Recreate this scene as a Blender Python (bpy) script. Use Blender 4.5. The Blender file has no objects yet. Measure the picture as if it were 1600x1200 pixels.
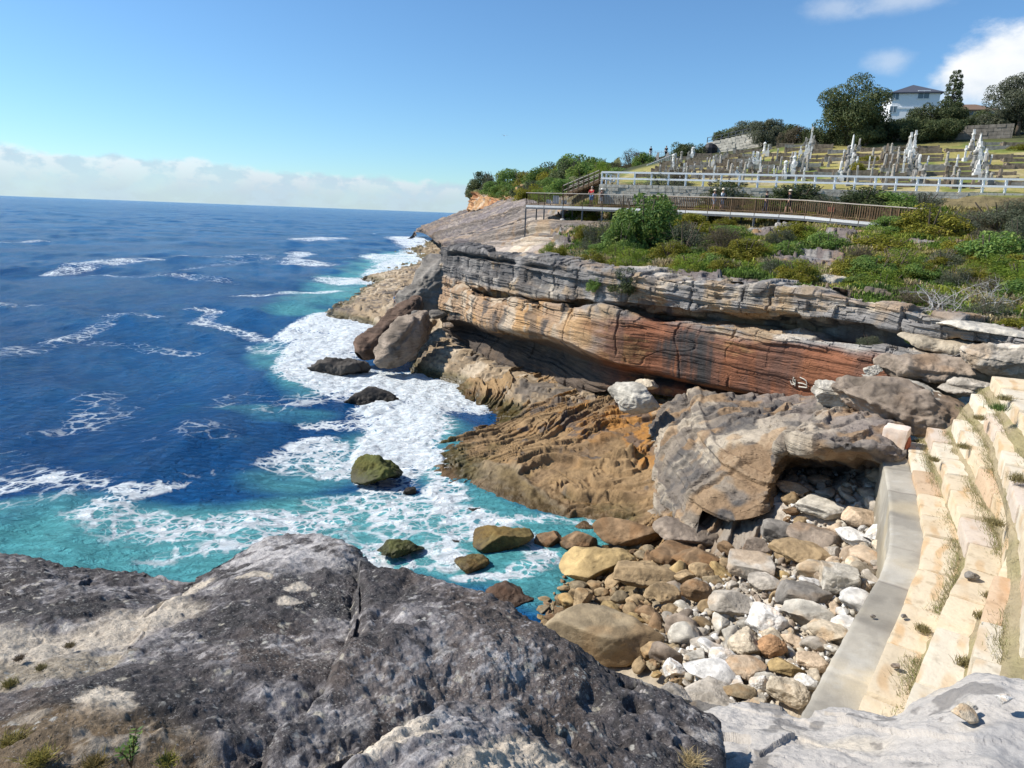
import bpy, math, random
import numpy as np
from mathutils import Vector, Matrix, Euler
R = math.radians
random.seed(7); RNG = np.random.default_rng(11)
scene = bpy.context.scene
# ------------------------------------------------------------------ camera
F = 1050.0; PIT = R(14.13); ROL = R(2.18); EYE = np.array([0, 0, 12.0])
_f = np.array([0, math.cos(PIT), -math.sin(PIT)])
_r0 = np.array([1., 0, 0]); _u0 = np.array([0, math.sin(PIT), math.cos(PIT)])
_r = _r0*math.cos(ROL) + _u0*math.sin(ROL); _u = -_r0*math.sin(ROL) + _u0*math.cos(ROL)
cam = bpy.data.cameras.new('camera'); camo = bpy.data.objects.new('camera', cam)
scene.collection.objects.link(camo); scene.camera = camo
cam.sensor_width = 36; cam.lens = 36*F/1600; cam.clip_start = 0.1; cam.clip_end = 60000
camo.matrix_world = Matrix(((_r[0], _u[0], -_f[0], 0), (_r[1], _u[1], -_f[1], 0), (_r[2], _u[2], -_f[2], 12), (0, 0, 0, 1)))
def W(px, py, t):            # point at a depth (metres) along the view
    return EYE + t*(_f + _r*(px-800)/F + _u*(600-py)/F)
def WZ(px, py, z):           # point on a level
    d = _f + _r*(px-800)/F + _u*(600-py)/F
    return EYE + d*((z-12)/d[2])
# ------------------------------------------------------------------ world, sun, exposure
SUN_EL, SUN_AZ = 44.0, -84.0          # azimuth from +Y, negative = left
sv = np.array([math.sin(R(SUN_AZ))*math.cos(R(SUN_EL)), math.cos(R(SUN_AZ))*math.cos(R(SUN_EL)), math.sin(R(SUN_EL))])
wd = bpy.data.worlds.new('World'); scene.world = wd; wd.use_nodes = True
sun = bpy.data.lights.new('sun', 'SUN'); sun.energy = 5.0; sun.angle = R(0.53); sun.color = (1, .95, .87)
suno = bpy.data.objects.new('sun', sun); scene.collection.objects.link(suno)
suno.rotation_euler = Vector(sv).to_track_quat('Z', 'Y').to_euler()
vs = scene.view_settings; vs.view_transform = 'Standard'; vs.look = 'None'; vs.gamma = 1; vs.exposure = 0.42
class NT:
    def __init__(s, tree): s.t = tree; s.n = tree.nodes; s.l = tree.links
    def add(s, typ, **kw):
        n = s.n.new(typ)
        for k, v in kw.items(): setattr(n, k, v)
        return n
    def put(s, sock, v):
        if isinstance(v, bpy.types.NodeSocket): s.l.new(v, sock)
        elif isinstance(v, (tuple, list)) and len(v) == 3 and sock.type == 'RGBA': sock.default_value = (*v, 1)
        else: sock.default_value = v
    def m(s, op, a, b=None, c=None, clamp=False):
        n = s.add('ShaderNodeMath', operation=op, use_clamp=clamp)
        for i, v in enumerate((a, b, c)):
            if v is not None: s.put(n.inputs[i], v)
        return n.outputs[0]
    def vm(s, op, a, b=None):
        n = s.add('ShaderNodeVectorMath', operation=op); s.put(n.inputs[0], a)
        if b is not None: s.put(n.inputs[1], b)
        return n.outputs[0]
    def mix(s, f, a, b, mode='MIX'):
        n = s.add('ShaderNodeMix', data_type='RGBA', blend_type=mode)
        s.put(n.inputs[0], f); s.put(n.inputs[6], a); s.put(n.inputs[7], b); return n.outputs[2]
    def noise(s, vec, scale, detail=4, rough=.55, dist=0.0, col=False):
        n = s.add('ShaderNodeTexNoise'); s.put(n.inputs['Vector'], vec); n.inputs['Scale'].default_value = scale
        n.inputs['Detail'].default_value = detail; n.inputs['Roughness'].default_value = rough; n.inputs['Distortion'].default_value = dist
        return n.outputs['Color' if col else 'Fac']
    def vor(s, vec, scale, feat='F1', rnd=1.0):
        n = s.add('ShaderNodeTexVoronoi', feature=feat); s.put(n.inputs['Vector'], vec); n.inputs['Scale'].default_value = scale
        n.inputs['Randomness'].default_value = rnd
        return n.outputs['Distance']
    def ss(s, v, lo, hi):            # smoothstep
        n = s.add('ShaderNodeMapRange', interpolation_type='SMOOTHSTEP'); s.put(n.inputs[0], v)
        n.inputs[1].default_value = lo; n.inputs[2].default_value = hi; return n.outputs[0]
    def lin(s, v, lo, hi, a=0., b=1.):
        n = s.add('ShaderNodeMapRange'); s.put(n.inputs[0], v)
        n.inputs[1].default_value = lo; n.inputs[2].default_value = hi; n.inputs[3].default_value = a; n.inputs[4].default_value = b; return n.outputs[0]
    def scale(s, vec, v): return s.vm('MULTIPLY', vec, v)
    def bump(s, h, strength, dist, prev=None):
        n = s.add('ShaderNodeBump'); s.put(n.inputs['Height'], h); n.inputs['Strength'].default_value = strength; n.inputs['Distance'].default_value = dist
        if prev is not None: s.put(n.inputs['Normal'], prev)
        return n.outputs[0]
def sky():
    N = NT(wd.node_tree); N.n.clear()
    out = N.add('ShaderNodeOutputWorld'); bg = N.add('ShaderNodeBackground'); N.l.new(bg.outputs[0], out.inputs[0])
    st = N.add('ShaderNodeTexSky', sky_type='NISHITA', sun_disc=False); st.sun_elevation = R(SUN_EL); st.sun_rotation = R(SUN_AZ)
    st.altitude = 0; st.air_density = 1.0; st.dust_density = .15; st.ozone_density = 2.5
    d = N.vm('NORMALIZE', N.add('ShaderNodeTexCoord').outputs['Generated'])
    sp = N.add('ShaderNodeSeparateXYZ'); N.put(sp.inputs[0], d); x, y, z = sp.outputs
    az = N.m('ARCTAN2', x, y); el = N.m('ARCSINE', z)
    col = N.add('ShaderNodeHueSaturation'); N.put(col.inputs['Color'], st.outputs[0]); col.inputs['Saturation'].default_value = 1.0
    base = N.mix(1.0, col.outputs[0], (0.068, 0.094, .113), 'MULTIPLY')
    cv = N.add('ShaderNodeCombineXYZ'); N.put(cv.inputs[0], az); N.put(cv.inputs[1], N.m('MULTIPLY', el, 1.6)); cv = cv.outputs[0]
    # bank of cumulus low over the sea, thinning to the right
    top = N.lin(az, -.75, .0, .060, .036)
    n1 = N.noise(cv, 16, 7, .6); n2 = N.noise(cv, 7, 6, .6)
    edge = N.m('ADD', N.m('MULTIPLY', N.m('SUBTRACT', n1, .5), .04), N.m('MULTIPLY', N.m('SUBTRACT', N.noise(cv, 5, 2), .5), .03))
    bank = N.ss(N.m('SUBTRACT', N.m('ADD', top, edge), el), -.002, .008)
    bank = N.m('MULTIPLY', bank, N.lin(n2, .35, .62, .62, 1.0)); bank = N.m('MULTIPLY', bank, N.ss(az, .25, -.15))
    bcol = N.mix(N.ss(el, .005, .07), (.40, .50, .58), (.72, .74, .76))
    bcol = N.mix(N.ss(N.noise(cv, 26, 6, .6), .44, .58), bcol, (.42, .53, .62))
    base = N.mix(N.m('MULTIPLY', bank, .93), base, bcol)
    # one large cumulus top right and loose wisps
    def blob(a, e, ra, re):
        q = N.m('ADD', N.m('POWER', N.m('DIVIDE', N.m('SUBTRACT', az, a), ra), 2), N.m('POWER', N.m('DIVIDE', N.m('SUBTRACT', el, e), re), 2))
        return N.m('SUBTRACT', 1.0, N.m('SQRT', q))
    def azel(px, py):
        v = _f + _r*(px-800)/F + _u*(600-py)/F; v = v/np.linalg.norm(v); return math.atan2(v[0], v[1]), math.asin(v[2])
    nb = N.m('MULTIPLY', N.m('SUBTRACT', N.noise(cv, 11, 8, .6), .5), 1.5)
    for (px, py, ra, re, dens, soft) in ((1600, 92, .095, .050, .95, .5), (1540, 118, .075, .034, .8, .6), (1680, 100, .10, .055, .95, .5), (1395, 96, .04, .02, .38, .8), (1400, 0, .07, .02, .45, .9), (1305, 12, .05, .02, .35, .9), (1505, 145, .06, .03, .45, .8)):
        a, e = azel(px, py)
        mk = N.m('MULTIPLY', N.ss(N.m('ADD', blob(a, e, ra, re), nb), .0, soft), dens)
        cc = N.mix(N.ss(N.m('ADD', N.m('MULTIPLY', N.m('SUBTRACT', el, e), 9), nb), -.8, .5), (.52, .58, .64), (.80, .81, .82))
        base = N.mix(mk, base, cc)
    N.put(bg.inputs[0], base); bg.inputs[1].default_value = 1.0
sky()
# ------------------------------------------------------------------ numpy noise
_TAB = RNG.uniform(-1, 1, (64, 64, 64)).astype(np.float32)
def vn(P, fr=1.0, seed=0):
    P = np.asarray(P, np.float32)*np.asarray(fr, np.float32) + np.float32(seed*7.31+100)
    i = np.floor(P).astype(np.int32); f = P - i; f = f*f*f*(f*(f*6-15)+10)
    x0, y0, z0 = (i[..., k] & 63 for k in range(3)); x1, y1, z1 = ((q+1) & 63 for q in (x0, y0, z0))
    fx, fy, fz = f[..., 0], f[..., 1], f[..., 2]
    a = _TAB[x0, y0, z0]*(1-fx)+_TAB[x1, y0, z0]*fx; b = _TAB[x0, y1, z0]*(1-fx)+_TAB[x1, y1, z0]*fx
    c = _TAB[x0, y0, z1]*(1-fx)+_TAB[x1, y0, z1]*fx; d = _TAB[x0, y1, z1]*(1-fx)+_TAB[x1, y1, z1]*fx
    a = a*(1-fy)+b*fy; c = c*(1-fy)+d*fy
    return a*(1-fz)+c*fz
def fbm(P, fr=1.0, octv=4, seed=0, gain=.5):
    s = 0; a = 1.0; fr = np.asarray(fr, np.float32); t = 0
    for k in range(octv): s = s + a*vn(P, fr, seed+k*3); t += a; a *= gain; fr = fr*2.03
    return s/t*1.5
def ridge(P, fr=1.0, octv=4, seed=0):
    s = 0; a = 1.; fr = np.asarray(fr, np.float32)
    for k in range(octv): s = s + a*(1-np.abs(vn(P, fr, seed+k*3))*2); a *= .5; fr = fr*2.1
    return s/1.9
def sst(x, a, b):
    t = np.clip((x-a)/(b-a), 0, 1); return t*t*(3-2*t)
def lerp(a, b, t): return a + (b-a)*t
def layers(s, seed, tmin, tmax, soft=.12, rng=60.):
    """random bed offsets along a bedding coordinate"""
    r = np.random.default_rng(seed); e = [-rng]
    while e[-1] < rng: e.append(e[-1] + r.uniform(tmin, tmax))
    e = np.array(e); o = r.uniform(-1, 1, len(e)); xs = []; ys = []
    for i in range(len(e)-1):
        w = (e[i+1]-e[i])*soft; xs += [e[i]+w, e[i+1]-w]; ys += [o[i], o[i]]
    return np.interp(s, xs, ys).astype(np.float32), e
def blocks(q, al, seed, tmin, tmax, lmin, lmax):
    """beds broken by joints into blocks, each set forward or back"""
    r = np.random.default_rng(seed); e = [-80.]
    while e[-1] < 80: e.append(e[-1]+r.uniform(tmin, tmax))
    e = np.array(e); k = np.clip(np.searchsorted(e, q)-1, 0, len(e)-2); L = r.uniform(lmin, lmax, len(e)); o = r.uniform(0, 50, len(e)); T = r.uniform(-1, 1, (len(e), 256)); bo = r.uniform(-1, 1, len(e))
    c = np.floor((al+o[k])/L[k]).astype(int) & 255; return (.6*T[k, c]+.55*bo[k]).astype(np.float32)
def seglen(P, pts):
    """signed-ish: distance in xy to a polyline, side (+ left) and arclength fraction"""
    best = np.full(P.shape[:-1], 1e9, np.float32); side = np.zeros_like(best)
    for a, b in zip(pts[:-1], pts[1:]):
        a = np.asarray(a)[:2]; b = np.asarray(b)[:2]; ab = b-a; L = ab@ab
        qx = P[..., 0]-a[0]; qy = P[..., 1]-a[1]; t = np.clip((qx*ab[0]+qy*ab[1])/L, 0, 1)
        dx = qx-t*ab[0]; dy = qy-t*ab[1]; d = np.sqrt(dx*dx+dy*dy); k = d < best
        best = np.where(k, d, best); side = np.where(k, np.sign(ab[0]*dy-ab[1]*dx), side)
    return best, side
# ------------------------------------------------------------------ scene helpers
COL = scene.collection
def tag(o, label=None, cat=None, group=None, kind=None):
    if label: o['label'] = label
    if cat: o['category'] = cat
    if group: o['group'] = group
    if kind: o['kind'] = kind
    return o
def link(o, parent=None):
    COL.objects.link(o)
    if parent is not None: o.parent = parent
    return o
def empty(name, loc, rz=0., label=None, cat=None, group=None):
    o = bpy.data.objects.new(name, None); o.location = [float(v) for v in loc]; o.rotation_euler = (0, 0, rz); o.empty_display_size = .1
    link(o); return tag(o, label, cat, group)
def mesh_np(name, V, faces, mat=None, col=None, smooth=True, n=4):
    me = bpy.data.meshes.new(name); V = np.asarray(V, np.float32).reshape(-1, 3); faces = np.asarray(faces, np.int32).reshape(-1, n)
    me.vertices.add(len(V)); me.vertices.foreach_set('co', V.ravel())
    me.loops.add(faces.size); me.loops.foreach_set('vertex_index', faces.ravel())
    me.polygons.add(len(faces)); me.polygons.foreach_set('loop_start', np.arange(0, faces.size, n, dtype=np.int32))
    me.polygons.foreach_set('use_smooth', np.full(len(faces), smooth, bool))
    if col is not None:
        c = np.ones((len(V), 4), np.float32); c[:, :3] = np.asarray(col, np.float32).reshape(-1, 3)
        a = me.color_attributes.new('Col', 'FLOAT_COLOR', 'POINT'); a.data.foreach_set('color', c.ravel())
    me.update(calc_edges=True)
    if mat: me.materials.append(mat)
    return me
def grid_faces(nu, nv):
    i = np.arange(nu*nv).reshape(nu, nv)
    return np.stack([i[:-1, :-1], i[1:, :-1], i[1:, 1:], i[:-1, 1:]], -1).reshape(-1, 4)
def obj(name, me, parent=None, loc=None):
    o = bpy.data.objects.new(name, me)
    if loc is not None: o.location = [float(v) for v in loc]
    return link(o, parent)
def grid_obj(name, P, mat, col=None, parent=None):
    return obj(name, mesh_np(name, P, grid_faces(*P.shape[:2]), mat, col), parent)
def normals(P):
    du = np.gradient(P, axis=0); dv = np.gradient(P, axis=1); n = np.cross(du, dv); n /= np.linalg.norm(n, axis=-1, keepdims=True)+1e-9
    if (n*(EYE-P)).sum(-1).mean() < 0: n = -n
    return n.astype(np.float32)
def catmull(A, n):
    """A (k,...) control values -> (n,...) evenly through the index"""
    k = len(A); x = np.linspace(0, k-1, n); i = np.clip(np.floor(x).astype(int), 0, k-2); t = (x-i).reshape(-1, *([1]*(A.ndim-1)))
    p0 = A[np.clip(i-1, 0, k-1)]; p1 = A[i]; p2 = A[i+1]; p3 = A[np.clip(i+2, 0, k-1)]
    return .5*((2*p1)+(p2-p0)*t+(2*p0-5*p1+4*p2-p3)*t*t+(3*p1-p0-3*p2+p3)*t**3)
def patch(cols, nu, nv, soft=True, vcat=False):
    """cols: list of columns of (px,py,t); -> (nu,nv,3) surface; nv = samples per row gap or list"""
    A = np.array([[W(*p) for p in c] for c in cols])
    A = catmull(A, nu)
    k = A.shape[1]
    if isinstance(nv, int): nv = [nv]*(k-1)
    if vcat:
        return catmull(np.swapaxes(A, 0, 1), sum(nv)).swapaxes(0, 1).astype(np.float32)
    out = []
    for j, m in enumerate(nv):
        t = np.arange(m)/m; t = t.reshape(1, -1, 1); out.append(A[:, j:j+1]*(1-t)+A[:, j+1:j+2]*t)
    out.append(A[:, -1:]); return np.concatenate(out, 1).astype(np.float32)
def blur(P, k=1, axis=1):
    for _ in range(k):
        Q = P.copy(); s = [slice(None)]*P.ndim
        a = list(s); a[axis] = slice(1, -1); b = list(s); b[axis] = slice(0, -2); c = list(s); c[axis] = slice(2, None)
        Q[tuple(a)] = .5*P[tuple(a)]+.25*(P[tuple(b)]+P[tuple(c)]); P = Q
    return P
def rbf(pts, vals):
    """thin plate through scattered heights"""
    X = np.array(pts)[:, :2]; n = len(X); d = np.linalg.norm(X[:, None]-X[None], axis=-1)
    K = np.where(d > 0, d*d*np.log(d+1e-9), 0)+np.eye(n)*.4; Pm = np.c_[np.ones(n), X]
    A = np.block([[K, Pm], [Pm.T, np.zeros((3, 3))]]); w = np.linalg.solve(A, np.r_[vals, 0, 0, 0])
    def f(x, y):
        s = w[n]+w[n+1]*x+w[n+2]*y
        for i in range(n):
            r2 = (x-X[i, 0])**2+(y-X[i, 1])**2; s = s+w[i]*.5*r2*np.log(r2+1e-9)
        return s
    return f
GROUND = []
def ground_z(x, y):
    best = None
    for V in GROUND:
        d = (V[:, 0]-x)**2+(V[:, 1]-y)**2; i = int(d.argmin())
        if best is None or d[i] < best[0]: best = (d[i], float(V[i, 2]))
    return best[1]
def struct(o): return tag(o, kind='structure')
# ------------------------------------------------------------------ materials
MATS = {}
def newmat(name):
    m = bpy.data.materials.new(name); m.use_nodes = True; N = NT(m.node_tree); b = N.n['Principled BSDF']
    N.b = b; N.pos = N.add('ShaderNodeNewGeometry').outputs['Position']; MATS[name] = m; N.mat = m
    return N
def rock_mat(name, fine=1.0, var=.35, bump=.6, pits=.0, space='world', wet=False, speck=None, bedz=0., dip=(0, 0)):
    """vertex colour times mottling, with grain, pits and cracks in the bump"""
    N = newmat(name); b = N.b
    p = N.pos if space == 'world' else N.add('ShaderNodeTexCoord').outputs['Object']
    if space != 'world':
        oi = N.add('ShaderNodeObjectInfo'); p = N.vm('ADD', p, N.scale(N.add('ShaderNodeCombineXYZ').outputs[0], (1, 1, 1)))
        c = N.add('ShaderNodeCombineXYZ'); N.put(c.inputs[0], N.m('MULTIPLY', oi.outputs['Random'], 50)); p = N.vm('ADD', p, c.outputs[0])
    at = N.add('ShaderNodeAttribute', attribute_name='Col').outputs['Color']
    n1 = N.noise(p, 1.7*fine, 6, .6); n2 = N.noise(p, 9*fine, 5, .65); n3 = N.noise(p, 40*fine, 3, .6)
    k = N.m('ADD', N.m('MULTIPLY', N.m('SUBTRACT', n1, .5), var*1.6), N.m('ADD', N.m('MULTIPLY', N.m('SUBTRACT', n2, .5), var*1.5), N.m('MULTIPLY', N.m('SUBTRACT', n3, .5), var*.8)))
    bd = None
    if bedz:
        sx = N.add('ShaderNodeSeparateXYZ'); N.put(sx.inputs[0], p); zz = N.m('ADD', sx.outputs[2], N.m('ADD', N.m('MULTIPLY', sx.outputs[0], dip[0]), N.m('MULTIPLY', sx.outputs[1], dip[1])))
        cb = N.add('ShaderNodeCombineXYZ'); N.put(cb.inputs[0], N.m('MULTIPLY', sx.outputs[0], .35)); N.put(cb.inputs[1], N.m('MULTIPLY', sx.outputs[1], .35)); N.put(cb.inputs[2], N.m('ADD', N.m('MULTIPLY', zz, bedz), N.m('MULTIPLY', n1, .5)))
        bd = N.noise(cb.outputs[0], 1.0, 5, .65); k = N.m('ADD', k, N.m('MULTIPLY', N.m('SUBTRACT', bd, .5), var*.8))
    k = N.m('ADD', k, 1.0); k = N.m('MAXIMUM', k, .25)
    cc = N.add('ShaderNodeCombineXYZ'); [N.put(cc.inputs[i], k) for i in range(3)]
    colr = N.mix(1.0, at, cc.outputs[0], 'MULTIPLY')
    if speck:
        v = N.vor(N.vm('ADD', p, N.scale(N.noise(p, 6*fine, 3, col=True), (.12/fine,)*3)), speck[0]); mk = N.m('MULTIPLY', N.ss(v, .26, .16), N.ss(N.noise(p, speck[0]*.22, 3), .52, .6))
        colr = N.mix(N.m('MULTIPLY', mk, speck[2]), colr, speck[1])
        v2 = N.vor(N.scale(p, (1, 1.6, 1)), speck[0]*3.1); mk2 = N.m('MULTIPLY', N.ss(v2, .30, .18), N.ss(N.noise(p, speck[0]*.12, 4), .48, .62)); colr = N.mix(N.m('MULTIPLY', mk2, .6), colr, speck[1])
        colr = N.mix(N.m('MULTIPLY', N.ss(N.noise(p, speck[0]*6, 3, .7), .56, .66), .5), colr, (.02, .018, .017)); colr = N.mix(N.m('MULTIPLY', N.ss(N.noise(p, speck[0]*4.3, 3, .7), .58, .68), .45), colr, (.42, .40, .38))
    N.put(b.inputs['Base Color'], colr); b.inputs['Roughness'].default_value = .9; b.inputs['Specular IOR Level'].default_value = .25
    if wet:
        pz = N.add('ShaderNodeSeparateXYZ'); N.put(pz.inputs[0], N.pos)
        w = N.ss(N.m('ADD', pz.outputs[2], N.m('MULTIPLY', n1, .9)), 1.15, .55)
        N.put(b.inputs['Base Color'], N.mix(w, colr, N.mix(1.0, colr, (.42, .38, .30), 'MULTIPLY')))
        N.put(b.inputs['Roughness'], N.lin(w, 0, 1, .9, .35))
    h = N.m('ADD', N.m('MULTIPLY', n2, .7), N.m('MULTIPLY', n3, .3))
    if bd is not None: h = N.m('ADD', N.m('MULTIPLY', h, .6), N.m('MULTIPLY', N.ss(bd, .40, .60), .6))
    if pits: h = N.m('SUBTRACT', h, N.m('MULTIPLY', N.m('MULTIPLY', N.ss(N.vor(p, 7*fine), .32, .1), N.ss(N.noise(p, 1.3*fine, 2), .5, .62)), pits))
    N.put(b.inputs['Normal'], N.bump(h, bump, .12/fine))
    return N.mat
def plain(name, col, rough=.7, var=.15, sc=8., bump=.1, metal=0., dist=.02):
    N = newmat(name); p = N.add('ShaderNodeTexCoord').outputs['Object']
    n = N.noise(p, sc, 5, .6); k = N.lin(n, .3, .7, 1-var, 1+var)
    cc = N.add('ShaderNodeCombineXYZ'); [N.put(cc.inputs[i], k) for i in range(3)]
    N.put(N.b.inputs['Base Color'], N.mix(1.0, col, cc.outputs[0], 'MULTIPLY'))
    N.b.inputs['Roughness'].default_value = rough; N.b.inputs['Metallic'].default_value = metal; N.b.inputs['Specular IOR Level'].default_value = .3
    if bump: N.put(N.b.inputs['Normal'], N.bump(n, bump, dist))
    return N.mat
def leaf_mat(name, c1, c2, c3=None, trans=.38):
    """foliage: colour changes leaf by leaf and clump by clump"""
    N = newmat(name); g = N.add('ShaderNodeNewGeometry'); r = g.outputs['Random Per Island']; oi = N.add('ShaderNodeObjectInfo').outputs['Random']
    p = N.add('ShaderNodeTexCoord').outputs['Object']
    n = N.noise(p, 1.3, 3); col = N.mix(N.ss(N.m('ADD', N.m('MULTIPLY', r, .6), n), .45, 1.05), c1, c2)
    if c3: col = N.mix(N.m('MULTIPLY', N.ss(N.m('ADD', N.noise(p, 2.2, 2), N.m('MULTIPLY', r, .25)), .58, .78), .8), col, c3)
    hs = N.add('ShaderNodeHueSaturation'); N.put(hs.inputs['Color'], col); N.put(hs.inputs['Value'], N.lin(oi, 0, 1, .85, 1.2)); col = hs.outputs[0]
    N.put(N.b.inputs['Base Color'], col); N.b.inputs['Roughness'].default_value = .6; N.b.inputs['Specular IOR Level'].default_value = .25
    tr = N.add('ShaderNodeBsdfTranslucent'); N.put(tr.inputs[0], col); mx = N.add('ShaderNodeMixShader'); mx.inputs[0].default_value = trans
    N.l.new(N.b.outputs[0], mx.inputs[1]); N.l.new(tr.outputs[0], mx.inputs[2]); N.l.new(mx.outputs[0], N.n['Material Output'].inputs[0])
    return N.mat
M_CLIFF = rock_mat('cliff_sandstone', 1.0, .42, .8, .5, bedz=3.2, dip=(.022, -.028))
M_PLAT = rock_mat('shore_sandstone', 1.5, .38, .6, .5, wet=True, bedz=3., dip=(.35, -.45))
M_FAR = rock_mat('far_sandstone', .5, .45, .8, .3, bedz=3., dip=(0, .1))
M_FG = rock_mat('lichen_sandstone', 6.5, .8, 1.0, .5, speck=(13., (.40, .39, .35), .8))
M_FGP = rock_mat('pale_sandstone', 3.5, .28, .6, .4)
M_BLD = rock_mat('boulder_stone', 3.2, .42, .8, .45, space='object')
M_BLDW = rock_mat('wet_boulder_stone', 2.6, .4, .7, .4, space='object', wet=True)
# ================================================================== SEA
def build_sea():
    nth, nr = 1000, 1250
    th = np.linspace(R(-52), R(38), nth); rr = np.exp(np.linspace(math.log(9), math.log(1400), nr-12)); rr = np.r_[rr, np.geomspace(1700, 26000, 12)]
    X = (np.sin(th)[:, None]*rr[None]).astype(np.float32); Y = (np.cos(th)[:, None]*rr[None]).astype(np.float32)
    cell = (rr*max(th[1]-th[0], .0042))[None]
    H = np.zeros_like(X); r = np.random.default_rng(5)
    P = np.stack([X, Y, np.zeros_like(X)], -1)
    wx = fbm(P, .03, 2, 3)*3
    for k in range(26):
        lam = 1.6*1.17**k if k < 17 else r.uniform(9, 34)
        a = r.normal(R(-12), R(34)); kx, ky = math.cos(a)*2*math.pi/lam, -math.sin(a)*2*math.pi/lam
        amp = .0080*lam*np.clip((lam/cell-3)/4, 0, 1)*(1 if lam < 14 else .6)
        ph = kx*X+ky*Y+wx*.7*(6/lam)**.3+r.uniform(0, 6.28)
        H += amp*((1-np.abs(np.sin(ph*.5)))*1.6-.6)
    H *= .75+.5*fbm(P, .035, 2, 9)
    # foam strokes: (px, py, half width px, half height px) run along the water
    ST = [ # strength, points
     (1.7, [(470,520,30,14),(520,500,40,14),(560,520,40,18),(500,550,45,22),(480,580,40,18),(560,600,60,20),(640,600,60,20),(700,595,45,18),(745,625,25,18)]),
     (1.6, [(690,615,55,22),(620,640,60,20),(640,670,60,24),(620,700,60,22),(590,715,40,16)]),
     (.95, [(500,690,40,14),(470,720,60,16),(540,730,50,12)]),
     (1.1, [(640,725,30,30),(665,700,18,25),(690,750,22,14),(700,775,40,12)]),
     (1.1, [(540,437,40,5),(590,438,30,6),(620,412,30,6),(650,405,40,8),(665,390,25,6),(640,372,30,2.5),(680,378,15,4)]),
     (1.0, [(600,400,30,4),(640,416,40,5),(610,405,20,4)]),
     (.8, [(470,396,20,2),(455,404,14,2),(480,412,40,3)]), (.8, [(390,462,30,1.6),(440,459,40,2.2),(500,456,30,3)]),
     (.75, [(480,374,25,1.6),(520,372,25,1.6)]), (.7, [(640,385,20,2)]), (.75, [(0,379,30,1.8),(60,378,15,1.5)]),
     (.85, [(80,428,14,4),(130,416,25,3),(190,409,30,2),(235,406,20,1.6)]),
     (.62, [(160,430,30,2),(220,433,30,2.4),(290,432,40,2.4),(340,438,25,2.5),(365,441,12,2)]),
     (.55, [(300,418,20,2),(345,415,30,2),(420,399,30,1.8),(300,402,40,1.4)]),
     (.62, [(0,556,40,8),(50,545,30,7),(105,532,20,7),(150,515,20,6),(180,497,16,5),(235,498,20,3)]),
     (.58, [(150,535,20,5),(200,535,30,5),(260,545,25,5),(300,548,25,4)]),
     (.8, [(310,485,22,2.5),(335,487,14,2.5),(310,504,20,3),(340,508,20,3),(380,515,20,4),(420,530,20,6)]),
     (.55, [(0,475,30,3),(60,478,20,3)]), (.5, [(140,610,40,6),(180,625,50,8),(160,660,60,10),(90,670,40,6)]),
     (.55, [(330,640,40,6),(380,620,40,6),(440,640,50,8),(480,625,40,8)]), (.5, [(250,690,40,5),(330,690,60,4),(300,668,40,4)]),
     (.72, [(20,760,40,9),(80,750,40,10),(130,765,40,9),(60,785,50,8)]), (.8, [(170,790,30,7),(250,765,30,7),(280,758,16,5),(200,770,30,7)]),
     (.74, [(150,800,40,9),(230,830,60,18),(330,820,70,18),(430,810,80,18),(520,800,60,18),(400,845,60,14),(300,860,70,14)]),
     (.76, [(520,775,50,12),(600,780,60,14),(680,800,60,18),(740,830,50,18),(560,830,60,20),(650,840,50,16),(700,880,50,16)]),
     (.85, [(790,815,30,8),(850,815,40,8),(910,815,35,8),(950,824,20,5)]), (.82, [(740,800,30,8),(830,850,30,8),(850,880,30,10),(800,905,35,10),(740,905,35,8)]),
     (.7, [(420,545,30,12),(400,535,20,8)]), (.9, [(610,760,28,8),(585,885,40,12),(640,880,15,14),(560,730,14,20)]),
     (.75, [(510,660,40,7),(580,660,40,6)]), (.5, [(10,705,30,5),(40,740,40,5)]), (.5, [(330,740,50,6),(400,735,40,6)])]
    TQ = [(1.0, [(0,870,80,46),(120,850,110,44),(250,840,120,44),(380,830,120,46),(500,800,110,40),(600,810,110,46),(700,850,100,46),(800,880,90,50),(880,850,90,50),(860,920,80,50),(940,835,60,30),(300,880,200,40)]), (.6,[(0,800,60,12),(100,800,60,16)]),
          (.8, [(430,560,40,25),(420,540,30,14),(480,600,40,20)]), (.7, [(500,470,60,8),(470,480,40,8),(560,440,60,6),(640,400,50,8)]),
          (.7, [(480,740,90,26),(560,700,80,30),(640,680,80,30)]), (.55, [(470,650,60,10),(390,640,40,8)]), (.6, [(850,850,100,30)]), (.8, [(700,700,30,20),(690,740,40,24),(740,790,50,24),(820,820,50,20),(900,830,40,14)])]
    def paint(lst):
        D = np.zeros_like(X)
        for s, pts in lst:
            q = np.array(pts, float); n = max(2, len(q)*7); x = np.linspace(0, len(q)-1, n)
            q = np.stack([np.interp(x, np.arange(len(q)), q[:, i]) for i in range(4)], 1)
            for px, py, hw, hh in q:
                if s < 1 and px < 470 and py < 740: hw, hh, s_ = hw*.85, hh*.7, s*.80
                else: s_ = s
                c = WZ(px, py, 0); dd = math.hypot(c[0], c[1]); ax = hw*dd/F; ay = hh*dd*dd/(F*12)
                ux, uy = c[0]/dd, c[1]/dd; m = 2.1*max(ax, ay)
                i0 = np.searchsorted(rr, max(dd-m, 9)); i1 = np.searchsorted(rr, dd+m); az = math.atan2(c[0], c[1]); da = min(m/dd, 1)
                j0 = np.searchsorted(th, az-da); j1 = np.searchsorted(th, az+da)
                sx = X[j0:j1, i0:i1]-c[0]; sy = Y[j0:j1, i0:i1]-c[1]; e = ((sx*uy-sy*ux)/ax)**2+((sx*ux+sy*uy)/ay)**2
                np.maximum(D[j0:j1, i0:i1], s_*np.clip(1.25-.55*e, 0, 1), out=D[j0:j1, i0:i1])
        return D
    fo = paint(ST); sh = paint(TQ)
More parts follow.
